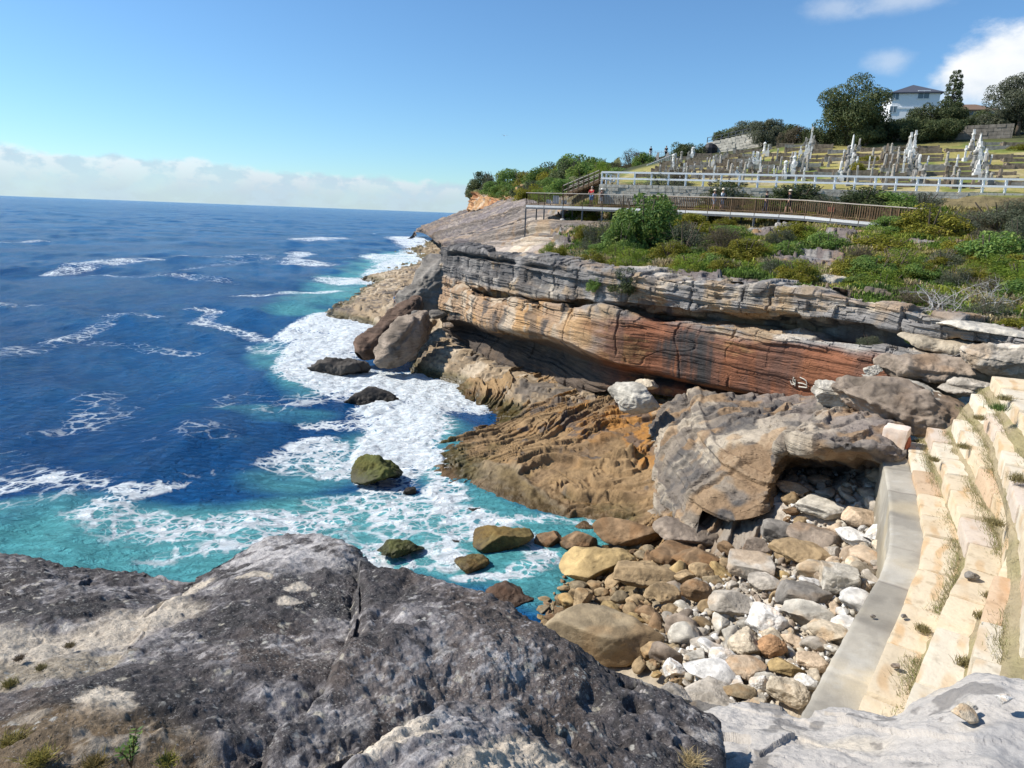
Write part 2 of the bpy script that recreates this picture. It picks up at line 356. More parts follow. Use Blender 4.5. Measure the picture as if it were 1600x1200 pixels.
    # whitecaps on the crests further out, and lace close in
    n = fbm(P*np.float32([1, 1, 1]), (.11, .2, 1), 3, 21); crest = sst(H, .16, .4)*sst(n, .25, .7)
    fo = np.maximum(fo*(.8+.42*fbm(P, .45, 3, 31)), crest*.55)
    surf = sst(fo, .75, 1.15)
    H = H*(1-.3*surf)+surf*(.06+.22*np.abs(fbm(P, .8, 4, 41)))*(1-sst(rr, 60, 140))[None]
    H[:, -12:] = 0
    P[..., 2] = H; col = np.stack([fo, np.clip(sh+.25*fbm(P, .25, 2, 51)*(sh > .02), 0, 1), np.zeros_like(fo)], -1)
    N = newmat('sea_water'); b = N.b
    at = N.add('ShaderNodeAttribute', attribute_name='Col').outputs['Color']; sp = N.add('ShaderNodeSeparateColor'); N.put(sp.inputs[0], at); fo, sh = sp.outputs[0], sp.outputs[1]
    p = N.scale(N.pos, (1, 1, 0)); wp = N.vm('ADD', p, N.scale(N.noise(p, .55, 4, .6, col=True), (1.3, 1.3, 0)))
    e1 = N.ss(N.vor(wp, .95, 'DISTANCE_TO_EDGE'), .0, .19); e2 = N.ss(N.vor(wp, 2.9, 'DISTANCE_TO_EDGE'), .0, .26)
    nz = N.noise(wp, 2.3, 8, .7); nl = N.noise(p, .22, 3, .6)
    pat = N.m('ADD', N.m('MULTIPLY', N.m('MULTIPLY', e1, N.m('ADD', e2, .35)), .55), N.m('MULTIPLY', nz, .62))
    pat = N.m('ADD', pat, N.m('MULTIPLY', N.m('SUBTRACT', nl, .5), .3))
    foam = N.m('MULTIPLY', N.ss(N.m('SUBTRACT', N.m('MULTIPLY', fo, 1.1), pat), -.10, .36), N.ss(fo, .03, .2))
    tq = N.ss(N.m('ADD', sh, N.m('MULTIPLY', N.m('SUBTRACT', nl, .5), .9)), .0, 1.0)
    deep = N.mix(N.ss(N.noise(p, .05, 3), .35, .7), (.0048, .060, .190), (.009, .100, .275))
    col_ = N.mix(tq, deep, (.095, .35, .37)); col_ = N.mix(N.m('MULTIPLY', N.m('MULTIPLY', fo, sh), .35), col_, (.25, .55, .6))
    col_ = N.mix(foam, col_, N.mix(N.ss(nz, .3, .7), (.62, .70, .74), (.86, .88, .88)))
    N.put(b.inputs['Base Color'], col_); N.put(b.inputs['Roughness'], N.lin(foam, 0, 1, .16, .8)); b.inputs['IOR'].default_value = 1.12; b.inputs['Specular Tint'].default_value = (.16, .5, 1, 1)
    N.put(b.inputs['Specular IOR Level'], N.lin(foam, 0, 1, .32, .2))
    w1 = N.noise(N.scale(p, (.55, 1.25, 1)), 1.9, 6, .66, .5); w2 = N.noise(p, .33, 4, .6, .3)
    bp = N.bump(w2, .6, 1.8); bp = N.bump(w1, .9, .8, bp); bp = N.bump(nz, .5, .2, bp)
    N.put(b.inputs['Normal'], bp)
    struct(grid_obj('sea', P, N.mat, col))
build_sea()
# ================================================================== ROCK COLOURS
GREY = np.array([.23, .215, .20]); DGREY = np.array([.085, .08, .078]); CREAM = np.array([.58, .49, .37]); TAN = np.array([.40, .28, .16]); OCH = np.array([.42, .25, .11])
RUST = np.array([.27, .105, .05]); DRUST = np.array([.13, .055, .03]); WHITE = np.array([.62, .57, .50]); BLACK = np.array([.03, .028, .027]); OLIVE = np.array([.13, .12, .03])
def cm(c, to, m): return c + (np.asarray(to)-c)*np.clip(m, 0, 1)[..., None]
def base_col(P, c): return np.broadcast_to(np.asarray(c, np.float32), P.shape).copy()
# ================================================================== MAIN CLIFF
def build_cliff():
    T = {690: 54.5, 750: 48.6, 850: 41.9, 950: 38.2, 1030: 36.6, 1150: 33.6, 1250: 31.6, 1350: 29.6, 1450: 27.6, 1540: 25.8, 1640: 23.8}
    rows = {  # back, rim, cap bottom, slot, lip, face bottom, lower lip, undercut, foot, buried
     690: (386, 389, 441, 446, 452, 480, 497, 502, 507, 515), 750: (388, 393, 450, 456, 461, 490, 506, 516, 546, 552),
     850: (398, 406, 464, 470, 475, 502, 520, 540, 588, 596), 950: (414, 424, 470, 479, 486, 522, 562, 574, 604, 612),
     1030: (424, 434, 478, 494, 504, 520, 582, 590, 604, 615), 1150: (436, 446, 489, 504, 512, 536, 606, 614, 628, 640),
     1250: (446, 456, 492, 514, 520, 532, 622, 628, 638, 650), 1350: (458, 470, 506, 524, 532, 540, 604, 612, 622, 640),
     1450: (478, 492, 520, 540, 548, 554, 586, 592, 600, 620), 1540: (500, 516, 534, 552, 558, 562, 580, 586, 594, 610), 1640: (520, 535, 550, 566, 572, 576, 590, 600, 610, 625)}
    dt = (2.6, 0, -.1, 1.9, -.55, -.75, -.5, 2.2, 1.3, 1.6)
    cols = []
    for x, t in T.items():
        dd = list(dt)
        if x <= 690: dd = [2.0, 0, 0, .3, .1, .1, .2, .5, .6, 1]
        if x in (750, 850): dd[5] = -.9; dd[6] = -1.0; dd[7] = 4.4; dd[8] = 3.0; dd[9] = 3.4
        if x in (1030, 1150, 1250): dd[3] = 2.5; dd[6] = -.1
        cols.append([(x, y, t+d) for y, d in zip(rows[x], dd)])
    P = patch(cols, 1500, [26, 120, 30, 26, 64, 90, 44, 44, 14]); P = blur(P, 3, 1)
    N = normals(P); v = np.linspace(0, 1, P.shape[1])[None]
    along = P[..., 0]*.62-P[..., 1]*.79
    q = P[..., 2]+.035*along+.22*fbm(P, .18, 3, 4)+.07*fbm(P, .8, 2, 8)
    l1, e1 = layers(q, 3, .5, 1.4, .05); l2, e2 = layers(q, 5, .07, .3, .12); l3, _ = layers(q, 7, .025, .10, .15)
    big = fbm(P, (.25, .25, .5), 3, 12)
    zr = sst(along, -28, -24)*0+1
    d = .34*l1*(.5+.8*sst(big, -.3, .5)) + .075*l2*(.35+1.1*sst(fbm(P, .5, 2, 14), -.2, .5)) + .018*l3 + .20*big + .05*fbm(P, 1.4, 4, 17) + (.24*blocks(q, along, 301, .35, 1.1, 1.2, 4.5)+.10*blocks(q, along+.2*fbm(P, 2, 2, 9), 303, .10, .38, .4, 1.6))*(1-.6*sst(P[..., 2], 6.6, 6.0)*sst(P[..., 0], 1.0, 3.0))*sst(P[..., 2], 3.6, 4.4)
    # the smooth lower walls keep fewer beds
    wall = sst(P[..., 2], 6.6, 6.0)*sst(P[..., 0], 1.0, 3.0)*sst(P[..., 2], 2.6, 3.2)
    d = d*(1-.72*wall)
    rj = np.random.default_rng(77); jx = np.cumsum(rj.uniform(.9, 4.2, 40))-50.; aj = along+.18*fbm(P, .9, 3, 40)+.25*(P[..., 2]-6)*.3; jd = np.min(np.abs(aj[..., None]-jx), -1); d -= .20*sst(jd, .09, .0)*(1-.65*wall)*sst(fbm(P, .4, 2, 41), -.3, .2)
    ug = sst(P[..., 2], 6.9, 7.3)*sst(P[..., 0], 4, 9); d += ug*.30*blocks(q, along, 305, .15, .5, .8, 3.0)+ug*.15*fbm(np.stack([along*.5, q*2.6, 0*q], -1), 1., 3, 45)
    d -= .75*np.exp(-((q-.035*along*.6-8.35)/.13)**2)*sst(P[..., 0], 4, 0)*sst(fbm(P, .3, 2, 48), -.5, .1)
    brk = np.abs(vn(np.stack([along, q*.5, 0*q], -1), (.45, 1.6, 1), 71)); d -= .05*sst(brk, .03, 0)*wall
    P = P+N*d[..., None]
    global CLIFFQ; CLIFFQ = P[700:, 140:340]
    # colour: beds, stains, rust walls, painted undercut shade
    c = base_col(P, GREY); lc, _ = layers(q, 21, .12, .7, .2); mid = fbm(P, (.35, .35, .9), 4, 30); st = fbm(P, (1.6, 1.6, .14), 4, 33); fine = fbm(P, (2, 2, 6), 3, 36)
    c = cm(c, WHITE, .6*sst(.5*lc+.6*mid, .1, .7)); c = cm(c, CREAM*.9, .7*sst(mid+.3*fine, .0, .5)); c = cm(c, TAN*.95, .8*sst(fbm(P, .6, 3, 38), .1, .5))
    face = sst(P[..., 2], 7.2, 6.7)*sst(P[..., 2], 2.5, 3.3); capz = sst(P[..., 2], 6.9, 7.4)*(1-sst(P[..., 0], -1, 8))
    c = cm(c, np.array([.35, .225, .13]), .88*face*(1-sst(P[..., 0], 2, 6))); c = cm(c, OCH*1.1, .75*face*sst(fbm(P, (.5, .5, .4), 3, 44), -.15, .5)*(1-sst(P[..., 0], 8, 10)))
    c = cm(c, DGREY*1.15, .95*capz*sst(st+.5*mid, -.75, .0)); c = cm(c, DGREY*.8, .85*face*sst(fbm(P, .5, 3, 49)+.3*st, .12, .3)*(1-sst(P[..., 0], 0, 3))); c = cm(c, BLACK*2.2, .7*face*sst(st, .2, .55)*(1-sst(P[..., 0], 7, 9))); c = cm(c, CREAM*.9, .6*face*sst(fbm(P, (1.1, 1.1, .1), 3, 50), .22, .5)*(1-sst(P[..., 0], 6, 8)))
    und_shade = sst(P[..., 2]+.3*mid, 4.6, 3.9)*(1-sst(P[..., 0], 6, 8)); c = cm(c, np.array([.105, .078, .058]), .95*und_shade); c = cm(c, np.array([.055, .047, .043]), .7*und_shade*sst(mid+.4*fine, -.2, .3))  # rock colour darkened low in the undercut to paint in its deep shade
    red = sst(P[..., 2]+.35*mid, 6.95, 6.4)*sst(P[..., 0]+1.2*mid, 4.2, 6.6); c = cm(c, RUST*.95, .94*red); c = cm(c, RUST*.45, .75*red*sst(.4*lc+.8*mid, .0, .5)); c = cm(c, OCH*.9, .5*red*sst(mid+fine*.4, .25, .7)); c = cm(c, np.array([.16, .085, .06]), .7*red*sst(fbm(P, (.9, .9, .15), 4, 58), .05, .4))
    c = cm(c, BLACK*1.7, .85*red*(sst(st, .18, .5)*.35+sst(st, -.3, .15)*sst(P[..., 0]+.9*mid, 7.4, 8.4)*sst(P[..., 0]+.9*mid, 11.4, 10.0))); c = cm(c, GREY*1.3, .75*red*sst(P[..., 0], 15.0, 17.0)*sst(st, -.4, .2))
    upper = sst(P[..., 2], 7.0, 7.6)*sst(P[..., 0], 2, 6); c = cm(c, GREY*1.45, .5*upper*sst(st, -.2, .4)); c = cm(c, OCH*.8, .55*upper*sst(fbm(P, (.3, .3, 1.4), 3, 47), .25, .6))
    c = cm(c, DGREY, .75*sst(st+.4*mid, .2, .6)*(1-red)*(.4+.6*sst(P[..., 2], 6.6, 7.2))); c = cm(c, DGREY, .75*sst(P[..., 2], 7.6, 8.6)*sst(fbm(P, 1.1, 4, 52), -.1, .35)*(1-.6*sst(P[..., 0], 0, 8)))
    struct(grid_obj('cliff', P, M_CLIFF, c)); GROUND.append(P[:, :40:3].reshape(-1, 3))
build_cliff()
# ================================================================== ROCK PLATFORM AND BEACH BED
PC = [(770,640,.0),(720,666,.05),(682,692,.1),(682,742,.1),(750,776,.05),(820,806,.05),(880,822,.0),(960,836,.25),
  (1010,603,2.4),(930,602,1.9),(870,606,1.5),(870,570,1.4),(960,575,2.0),(830,640,1.0),(780,690,.8),(760,740,.5),(850,680,1.2),(900,720,1.15),(860,770,.55),(960,650,1.8),(1000,700,1.65),(960,770,.75),(1060,660,2.05),(1100,720,2.1),(1050,780,1.2),(1000,815,.6),
  (1180,830,2.1),(1150,790,2.35),(1250,800,2.7),(1215,775,2.85),(1160,750,2.75),(1100,850,1.15),(600,700,-1.6),(740,850,-1.3),(650,620,-2),(560,800,-2.5),(660,660,-1.0),(850,850,-.5),(800,900,-.9),(700,940,-2.2),
  (880,905,.1),(850,950,.2),(960,880,.7),(1000,950,1.2),(900,1000,1.1),(1100,1080,2.6),(1200,1000,2.7),(1200,890,2.2),(1300,900,3.0),(1340,800,3.1),(1280,745,2.9),(1390,860,3.3),(1330,1050,3.0),(1200,1130,3.0),(1000,1080,2.0),(850,1060,1.0),(1060,612,2.4),(1150,640,2.5),(1300,660,3.2),
  (1500,900,4.2),(1500,700,5.5),(720,600,.1),(800,590,1.5)]
_pw = [WZ(*q) for q in PC]; plat_z = rbf(_pw, [q[2] for q in PC])
def terrace(Z, wl, th, seed, dip=(.03, -.04), k=.85):
    q = Z+wl[..., 0]*dip[0]+wl[..., 1]*dip[1]+.55*th*fbm(wl, .35/th**.3, 3, seed)+.2*th*fbm(wl, 2.2, 2, seed+3); f = q/th; n = np.floor(f); fr = f-n
    return Z+k*th*(sst(fr, .80, 1.0)-fr)
def build_platform():
    x = np.arange(-9.0, 15.0, .04); y = np.r_[np.arange(4, 20, .06), np.arange(20, 46.5, .05)]
    X, Y = np.meshgrid(x, y, indexing='ij'); P = np.stack([X, Y, 0*X], -1).astype(np.float32)
    Z = plat_z(X, Y); beach = np.maximum(sst(Y-(23.2-1.36*(X-4.2))+.6*fbm(P, .6, 3, 2), .5, -.4)*sst(X, -2, 0), sst(X+.5*fbm(P, .6, 2, 4), 8.9, 9.7)); beach = np.clip(beach, 0, 1)
    wl = np.stack([X, Y, Z], -1); ws = np.stack([(X*.8+Y*.6)*.30, X*.6-Y*.8, 0*X], -1); w = 1.9*fbm(wl, .15, 2, 6)+.42*fbm(ws, .6, 3, 9)
    s = (X*.60-Y*.80)*.9+w*1.25+.5*Z; dz = np.zeros_like(Z)
    for per, amp, seed in ((2.3, .24, 1), (1.05, .30, 2), (.45, .19, 3), (.20, .075, 4)):
        k = s/per+.28*fbm(wl, (.5/per,)*3, 2, 60+seed); fr = k-np.floor(k); idx = np.floor(k)
        a = (.35+.9*vn(np.stack([idx*3.7+seed, (X*.8+Y*.6)*.16, 0*Y], -1), 1, 13)**2*2.2)*sst(fbm(ws, .45/per**.5, 2, 80+seed), -.35, .3)
        dz += amp*a*np.where(fr < .95, (fr/.95)**1.6, (1-fr)/.05)-amp*.3
    edge = sst(Z, -.3, .6); dz *= (.45+.75*edge)*(1-.35*sst(Z, 2.4, 3.2))
    pit = sst(ridge(wl, 2.2, 2, 19), .66, .85)*sst(fbm(wl, .4, 2, 22), .25, .5); dz -= .06*pit
    crk = np.abs(vn(np.stack([s*.6+X*.5, (X*.8+Y*.6), 0*X], -1), (.25, .5, 1), 90)); dz -= .22*sst(crk, .035, 0)
    dz = dz*.95+.045*fbm(ws, 1.6, 3, 25)
    Z0 = Z+dz*(1-beach); Zt = terrace(Z0, wl, .34, 120, k=.35)+.03*fbm(wl, 3.5, 3, 121)-.05*sst(fbm(wl, 2.6, 3, 122), .3, .55); Z = lerp(Zt, Z, beach)+beach*(-.12+.10*fbm(wl, 2.5, 4, 28)); P[..., 2] = Z
    c = base_col(P, np.array([.26, .17, .085])); m1 = fbm(wl, .45, 4, 31); m2 = fbm(wl, 1.7, 4, 35)
    up = sst(Z+.5*m1, 1.6, 2.9)
    c = cm(c, OCH*.62, .7*sst(m1+.3*m2, .05, .45)*(1-up)); c = cm(c, np.array([.35, .255, .16]), .85*up); c = cm(c, CREAM*.85, .55*up*sst(m1, .2, .6))
    lay, _ = layers(s, 9, .1, .5, .2); c = c*(1+.22*lay[..., None]*(1-beach[..., None]))
    pool = sst(fbm(wl, (.5, .5, .5), 3, 41)+.3*m2, -.08, .14)*sst(Z, 1.1, 1.5)*sst(X, 1.0, 2.5)*sst(Y, 23, 26); c = cm(c, np.array([.34, .16, .04]), .9*pool)
    oc = sst(fbm(wl, .3, 3, 44), .1, .5)*sst(X, 3, 6)*sst(Y, 30, 26); c = cm(c, np.array([.42, .24, .10]), .6*oc)
    c = cm(c, np.array([.25, .225, .195]), .8*sst(X-.22*(Y-25.3)+.8*m1, 6.8, 7.8)*(1-beach)); c = cm(c, np.array([.30, .17, .07]), .6*sst(fbm(wl, .6, 3, 47), .0, .35)*sst(Y, 23.5, 21)*(1-beach)); c = cm(c, DGREY*.9, .75*sst(m2+.6*m1, .35, .7)*(1-beach)); c = cm(c, np.array([.20, .13, .07]), .6*sst(fbm(ws, 1.2, 4, 46), .1, .45)*(1-beach))
    c = cm(c, OLIVE*.75, .75*sst(Z, .75, .25)*sst(m1, -.4, .2)); c = cm(c, OLIVE*1.1, .8*sst(np.hypot(X+4.2, Y-34), 1.6, .6))
    c = cm(c, np.array([.36, .30, .22]), beach); c = cm(c, np.array([.17, .12, .055]), beach*sst(Z, 1.6, .5)); c = cm(c, WHITE, .6*beach*sst(X, 5, 8))
    struct(grid_obj('rock_platform', P, M_PLAT, c)); GROUND.append(P[::4, ::4].reshape(-1, 3))
build_platform()
def heightfield(name, pts, bounds, step, mat, amp, dirv, colf, seed, per=(1.6, .7, .3), skirt=None, noise=.1):
    f = rbf([WZ(*q) for q in pts], [q[2] for q in pts]); x = np.arange(bounds[0], bounds[1], step); y = np.arange(bounds[2], bounds[3], step)
    X, Y = np.meshgrid(x, y, indexing='ij'); Z = f(X, Y); wl = np.stack([X, Y, Z], -1); s = X*dirv[0]+Y*dirv[1]+1.1*fbm(wl, .2, 3, seed)+.3*fbm(wl, .9, 3, seed+2)
    dz = 0
    for i, p in enumerate(per):
        k = s/p+.25*fbm(wl, .5/p, 2, seed+5+i); fr = k-np.floor(k); dz = dz+amp*p*.2*np.where(fr < .87, fr/.87, (1-fr)/.13)*sst(fbm(wl, .4/p**.5, 2, seed+9+i), -.4, .3)
    Z = terrace(terrace(np.clip(Z, -4, 3.4)+dz*.3, wl, .34*step/.055*.8+.05, seed+40), wl, .13*step/.055*.8+.02, seed+50)+.4*noise*fbm(wl, 1.3, 4, seed+20); P = np.stack([X, Y, Z], -1).astype(np.float32)
    if skirt is not None: P[..., 2] -= 9*skirt(P)
    o = struct(grid_obj(name, P, mat, colf(P, s, seed))); GROUND.append(P[::4, ::4].reshape(-1, 3)); return o
def shelf_col(P, s, seed):
    c = base_col(P, np.array([.30, .225, .145])); m = fbm(P, .5, 4, seed+30); l, _ = layers(s, seed, .1, .4, .2)
    c = cm(c, CREAM*.8, .6*sst(m, .1, .5)); c = cm(c, DGREY, .7*sst(-m+.4*fbm(P, 2, 3, seed+33), .1, .5)); c = c*(1+.25*l[..., None]); c = cm(c, OLIVE*.6, .7*sst(P[..., 2], .8, .3)); return c
# shelf under the big overhang, with a broken front step
heightfield('rock_shelf', [(690,512,2.4),(750,548,1.7),(740,522,1.8),(690,540,1.6),(760,565,1.6),(800,570,1.55),(800,590,1.5),(850,590,1.5),(850,602,1.5),(850,560,1.5),(880,610,1.6),(660,565,.8),(705,575,.9),(745,592,.9),(800,612,1.1),(840,622,1.1),(650,600,-.7),(705,615,-.7),(750,632,-.6),(800,650,-.2),(840,645,.5),(620,590,-1.6),(930,612,1.8),(660,540,1.3),(630,560,-.4),(700,660,-2)], (-12, 5, 36, 62), .055, M_PLAT, .9, (.5, -.86), shelf_col, 110)
# low outcrop reaching out to the left
def out_sk(P): return sst(P[..., 1], 150, 156)
heightfield('rock_outcrop', [(508,490,.1),(512,494,.1),(540,501,.1),(575,510,.1),(605,524,.1),(635,532,.3),(500,525,-1.5),(560,545,-1.6),(610,570,-1.6),(480,490,-1.5),(530,482,1.0),(570,472,1.4),(600,492,1.3),(640,490,1.7),(600,456,1.7),(640,455,2.2),(690,475,2.4),(690,450,2.5),(575,447,.6),(560,445,-.8),(600,438,.9),(575,431,.6),(600,425,1.1),(560,434,-.9),(640,425,1.8),(690,420,2.6),(600,415,-.8),(650,412,.4),(660,402,-.6)], (-42, 0, 50, 160), .13, M_PLAT, .7, (.35, -.93), shelf_col, 140, (2.2, 1.0, .5), out_sk, .16)
heightfield('rock_ledge', [(585,400,-.9),(620,388,-.8),(660,386,.9),(690,384,2.2),(640,392,.35),(600,392,-.8),(690,396,1.8),(660,402,.7),(620,404,-.8),(640,379,-.8),(680,372,.5),(680,366,-1)], (-60, -10, 120, 290), .5, M_FAR, 1.0, (.35, -.93), shelf_col, 150, (6, 3, 1.4), None, .3)
# ================================================================== FAR ROCK SLOPE AND HEADLAND
def build_far():
    S = [[(640,372,300),(640,373,300),(640,374,300),(640,376,300)], [(655,357,330),(656,359,320),(657,361,312),(658,364,300)], [(690,346,250),(691,356,190),(692,368,140),(693,384,110)], [(735,332,190),(735,346,140),(735,363,105),(735,390,80)],
         [(790,313,135),(790,335,100),(790,361,80),(790,400,62)], [(830,317,95),(830,340,72),(830,366,63),(830,410,54)], [(900,322,78),(900,340,66.5),(900,368,59),(900,418,49)], [(1010,334,70),(1010,350,61),(1010,373,54),(1010,425,45)], [(1090,338,62),(1090,354,55),(1090,376,50),(1090,430,42)]]
    P = patch(S, 800, 150, vcat=True); N = normals(P); s = P[..., 2]+.10*P[..., 1]+.05*P[..., 0]+.25*fbm(P, .05, 2, 3)
    l1, _ = layers(s, 31, .5, 1.4, .06); l2, _ = layers(s, 33, .12, .45, .1); sc = np.clip(np.linalg.norm(P, axis=-1)/70, .8, 3)
    P = P+N*((.34*l1+.15*l2+.12*fbm(P, .2, 3, 7)+.06*fbm(P, .9, 4, 9))*sc)[..., None]
    c = base_col(P, np.array([.30, .25, .21])); m = fbm(P, .25, 4, 12); near = sst(P[..., 1], 95, 70)
    c = cm(c, np.array([.17, .145, .145]), .85*(1-near)*sst(m, -.5, .2)); c = cm(c, CREAM*.85, .75*near*sst(m, -.2, .4)); l3, _ = layers(s, 37, .10, .45, .1); c = c*(1+.38*l3)[..., None]; c = cm(c, np.array([.36, .27, .19]), .7*sst(l2+.5*m, .2, .7)); c = cm(c, DGREY*.8, .8*sst(l3-.4*l1, .6, .85)); c = cm(c, DGREY, .6*sst(l2-m, .5, .9)); c = cm(c, OCH*.8, .4*near*sst(fbm(P, .5, 3, 15), .2, .5))
    struct(grid_obj('rock_slope', P, M_FAR, c)); GROUND.append(P[::4, ::3].reshape(-1, 3))
    S = [[(728,306,210),(729,308,208),(730,322,206),(731,340,204)], [(735,297,205),(735,301,192),(736,316,188),(736,338,186)], [(762,293,200),(762,300,180),(762,315,166),(762,330,160)], [(792,290,190),(792,302,165),(792,307,146),(792,322,138)],
         [(830,284,185),(830,295,140),(830,307,108),(830,325,100)], [(900,268,170),(900,278,130),(900,298,98),(900,322,82)], [(970,256,160),(970,264,120),(970,288,92),(970,320,74)]]
    P = patch(S, 420, [30, 80, 60]); P = blur(P, 4, 1); N = normals(P); s = P[..., 2]+.06*P[..., 0]+.4*fbm(P, .1, 2, 2); l1, _ = layers(s, 41, .6, 1.8, .1); l2, _ = layers(s, 43, .2, .6, .1)
    P = P+N*(.7*l1+.3*l2+1.1*fbm(P, .16, 3, 5)+.4*fbm(P, .7, 3, 8))[..., None]
    c = base_col(P, np.array([.46, .27, .13])); m = fbm(P, .3, 4, 9); c = cm(c, CREAM, .7*sst(m, .0, .5)); c = cm(c, RUST*1.2, .6*sst(-m, .1, .5)); c = cm(c, DGREY, .5*sst(l2+m, .6, 1)); top = np.maximum(sst(P[..., 2], 17.2, 18.2), sst(P[..., 0]+1.5*m, -.5, 1.5)); c = cm(c, np.array([.10, .11, .04]), top)
    struct(grid_obj('headland', P, M_FAR, c)); GROUND.append(P[::3, ::3].reshape(-1, 3))
    # faint land on the horizon
    n = 60; x = np.linspace(-500, -10, n); h = 16+14*np.abs(fbm(np.stack([x*.02, 0*x, 0*x], -1), 1, 3, 3)); h[:16] *= np.linspace(0, 1, 16)
    P = np.stack([np.stack([x*1.0-250, np.full(n, 9000.), 0*x-3], -1), np.stack([x*1.0-250, np.full(n, 9100.), h], -1), np.stack([x-250, np.full(n, 9600.), 0*x-3], -1)], 1); struct(grid_obj('far_coast', P, plain('far_land', (.10, .15, .2), .9, .1, .01, 0)))
build_far()
# ================================================================== HILLSIDE: scrub slope, cemetery, crest
HC = {840: [(404,44),(396,48),(390,52.5),(382,57),(346,65),(337,72),(332,80),(327,88),(322,95),(317,105),(312,130)],
 940: [(426,40),(412,43.5),(400,48),(375,55),(345,65.6),(312,66.85),(289,68),(286,80),(280,95),(276,110),(270,140)],
 1040: [(439,38),(420,41.5),(400,46),(366,53),(350,60.6),(319,62.85),(291,64),(268,80),(252,100),(245,112),(243,150)],
 1140: [(449,35.2),(425,39),(400,43.5),(372,49),(351,57.6),(320,60.85),(293.5,62),(262,78),(240,98),(229,108),(226,150)],
 1240: [(459,33.2),(432,37.5),(400,41.8),(365,48),(350,54.6),(319,58.65),(296,59.8),(262,74),(225,90),(220,105),(217,150)],
 1340: [(472,31.2),(440,35.5),(405,39.8),(372,45),(360,50.6),(325,56.15),(300,57.3),(262,70),(222,85),(204,105),(199,150)],
 1440: [(494,29.5),(455,33.3),(415,37.8),(380,43),(367,48.6),(329,54.15),(303,55.3),(262,67),(220,81),(190,105),(178,150)],
 1540: [(522,27),(475,30.5),(430,35),(390,40),(374,45.6),(332,52.15),(305,53.3),(262,64),(218,78),(185,105),(172,150)],
 1640: [(542,25),(490,28.7),(440,33.5),(395,38.5),(376,44.6),(335,50.55),(308,51.7),(262,62),(216,75),(180,105),(168,150)],
 1780: [(562,23.5),(505,27.2),(450,32),(400,37),(379,43.6),(337,49.15),(310,50.3),(262,60),(214,73),(178,105),(165,150)]}
def build_hill():
    P = patch([[(x, a, b) for a, b in c] for x, c in HC.items()], 600, [40, 40, 40, 36, 24, 24, 60, 60, 20, 10]); P = blur(P, 3, 1); N = normals(P)
    j = np.arange(P.shape[1])[None]; slope = sst(j, 172, 150)+0*P[..., 0]; cem = 1-sst(j, 196, 206)*-1-1+0*P[..., 0]
    cem = sst(j, 198, 206)+0*P[..., 0]; m = fbm(P, .12, 3, 2); mm = fbm(P, .6, 4, 4)
    q = P[..., 2]+.06*(P[..., 0]*.62-P[..., 1]*.79)+.2*fbm(P, .2, 2, 6); l1, _ = layers(q, 51, .25, .8, .08)
    rock = np.clip(sst(fbm(P, .2, 3, 60)+.3*mm, .62, .72)*sst(j, 150, 130)+sst(j, 26, 8)*sst(mm+m, -.5, .1)+sst(np.hypot(P[..., 0]-18.5, P[..., 1]-52), 4.6, 2.5)*sst(j, 190, 165), 0, 1)
    i_ = np.arange(P.shape[0])[:, None]/P.shape[0]+0*m; rock = np.maximum(rock*sst(i_, .0, .02), sst(i_+.03*mm, .07, .03)); P[..., 2] -= 2.0*sst(i_, .05, .0)
    l2, _ = layers(q, 53, .06, .22, .1)
    P = P+N*((.28*m+.16*mm)*(1-.75*cem)+rock*(.50*l1+.20*l2+.16*fbm(P, 1.5, 4, 8)+.1))[..., None]
    P[..., 2] = lerp(P[..., 2], terrace(terrace(P[..., 2], P, .55, 200, (.04, -.05), .9), P, .2, 205, (.04, -.05), .8), rock)
    c = base_col(P, np.array([.10, .085, .035])); c = cm(c, np.array([.19, .15, .075]), sst(mm, .0, .5)); rc = cm(base_col(P, GREY*1.05), CREAM*.8, .7*sst(mm, 0.1, .5)); rc = cm(rc, np.array([.13, .105, .10]), .85*sst(.5*l1+mm, .0, .4)); rc = cm(rc, OCH*.9, .7*sst(fbm(P, .7, 3, 61), .2, .5))
    c = lerp(c, rc, rock[..., None]); gr = cm(base_col(P, np.array([.30, .26, .085])), np.array([.16, .19, .045]), sst(m+.5*mm, -.1, .5)); gr = cm(gr, np.array([.40, .33, .18]), .8*sst(fbm(P, .35, 3, 9), .2, .5))
    lf_ = sst(P[..., 0]-P[..., 1]*.16, -2.5, -.5); c = lerp(c, gr, (cem*lf_)[..., None]); hi = sst(j, 300, 330)+0*mm; c = cm(c, np.array([.045, .05, .02]), hi)
    struct(grid_obj('hillside', P, M_CLIFF, c)); GROUND.append(P[::2, ::2].reshape(-1, 3)); return P, rock
HILL, HROCK = build_hill()
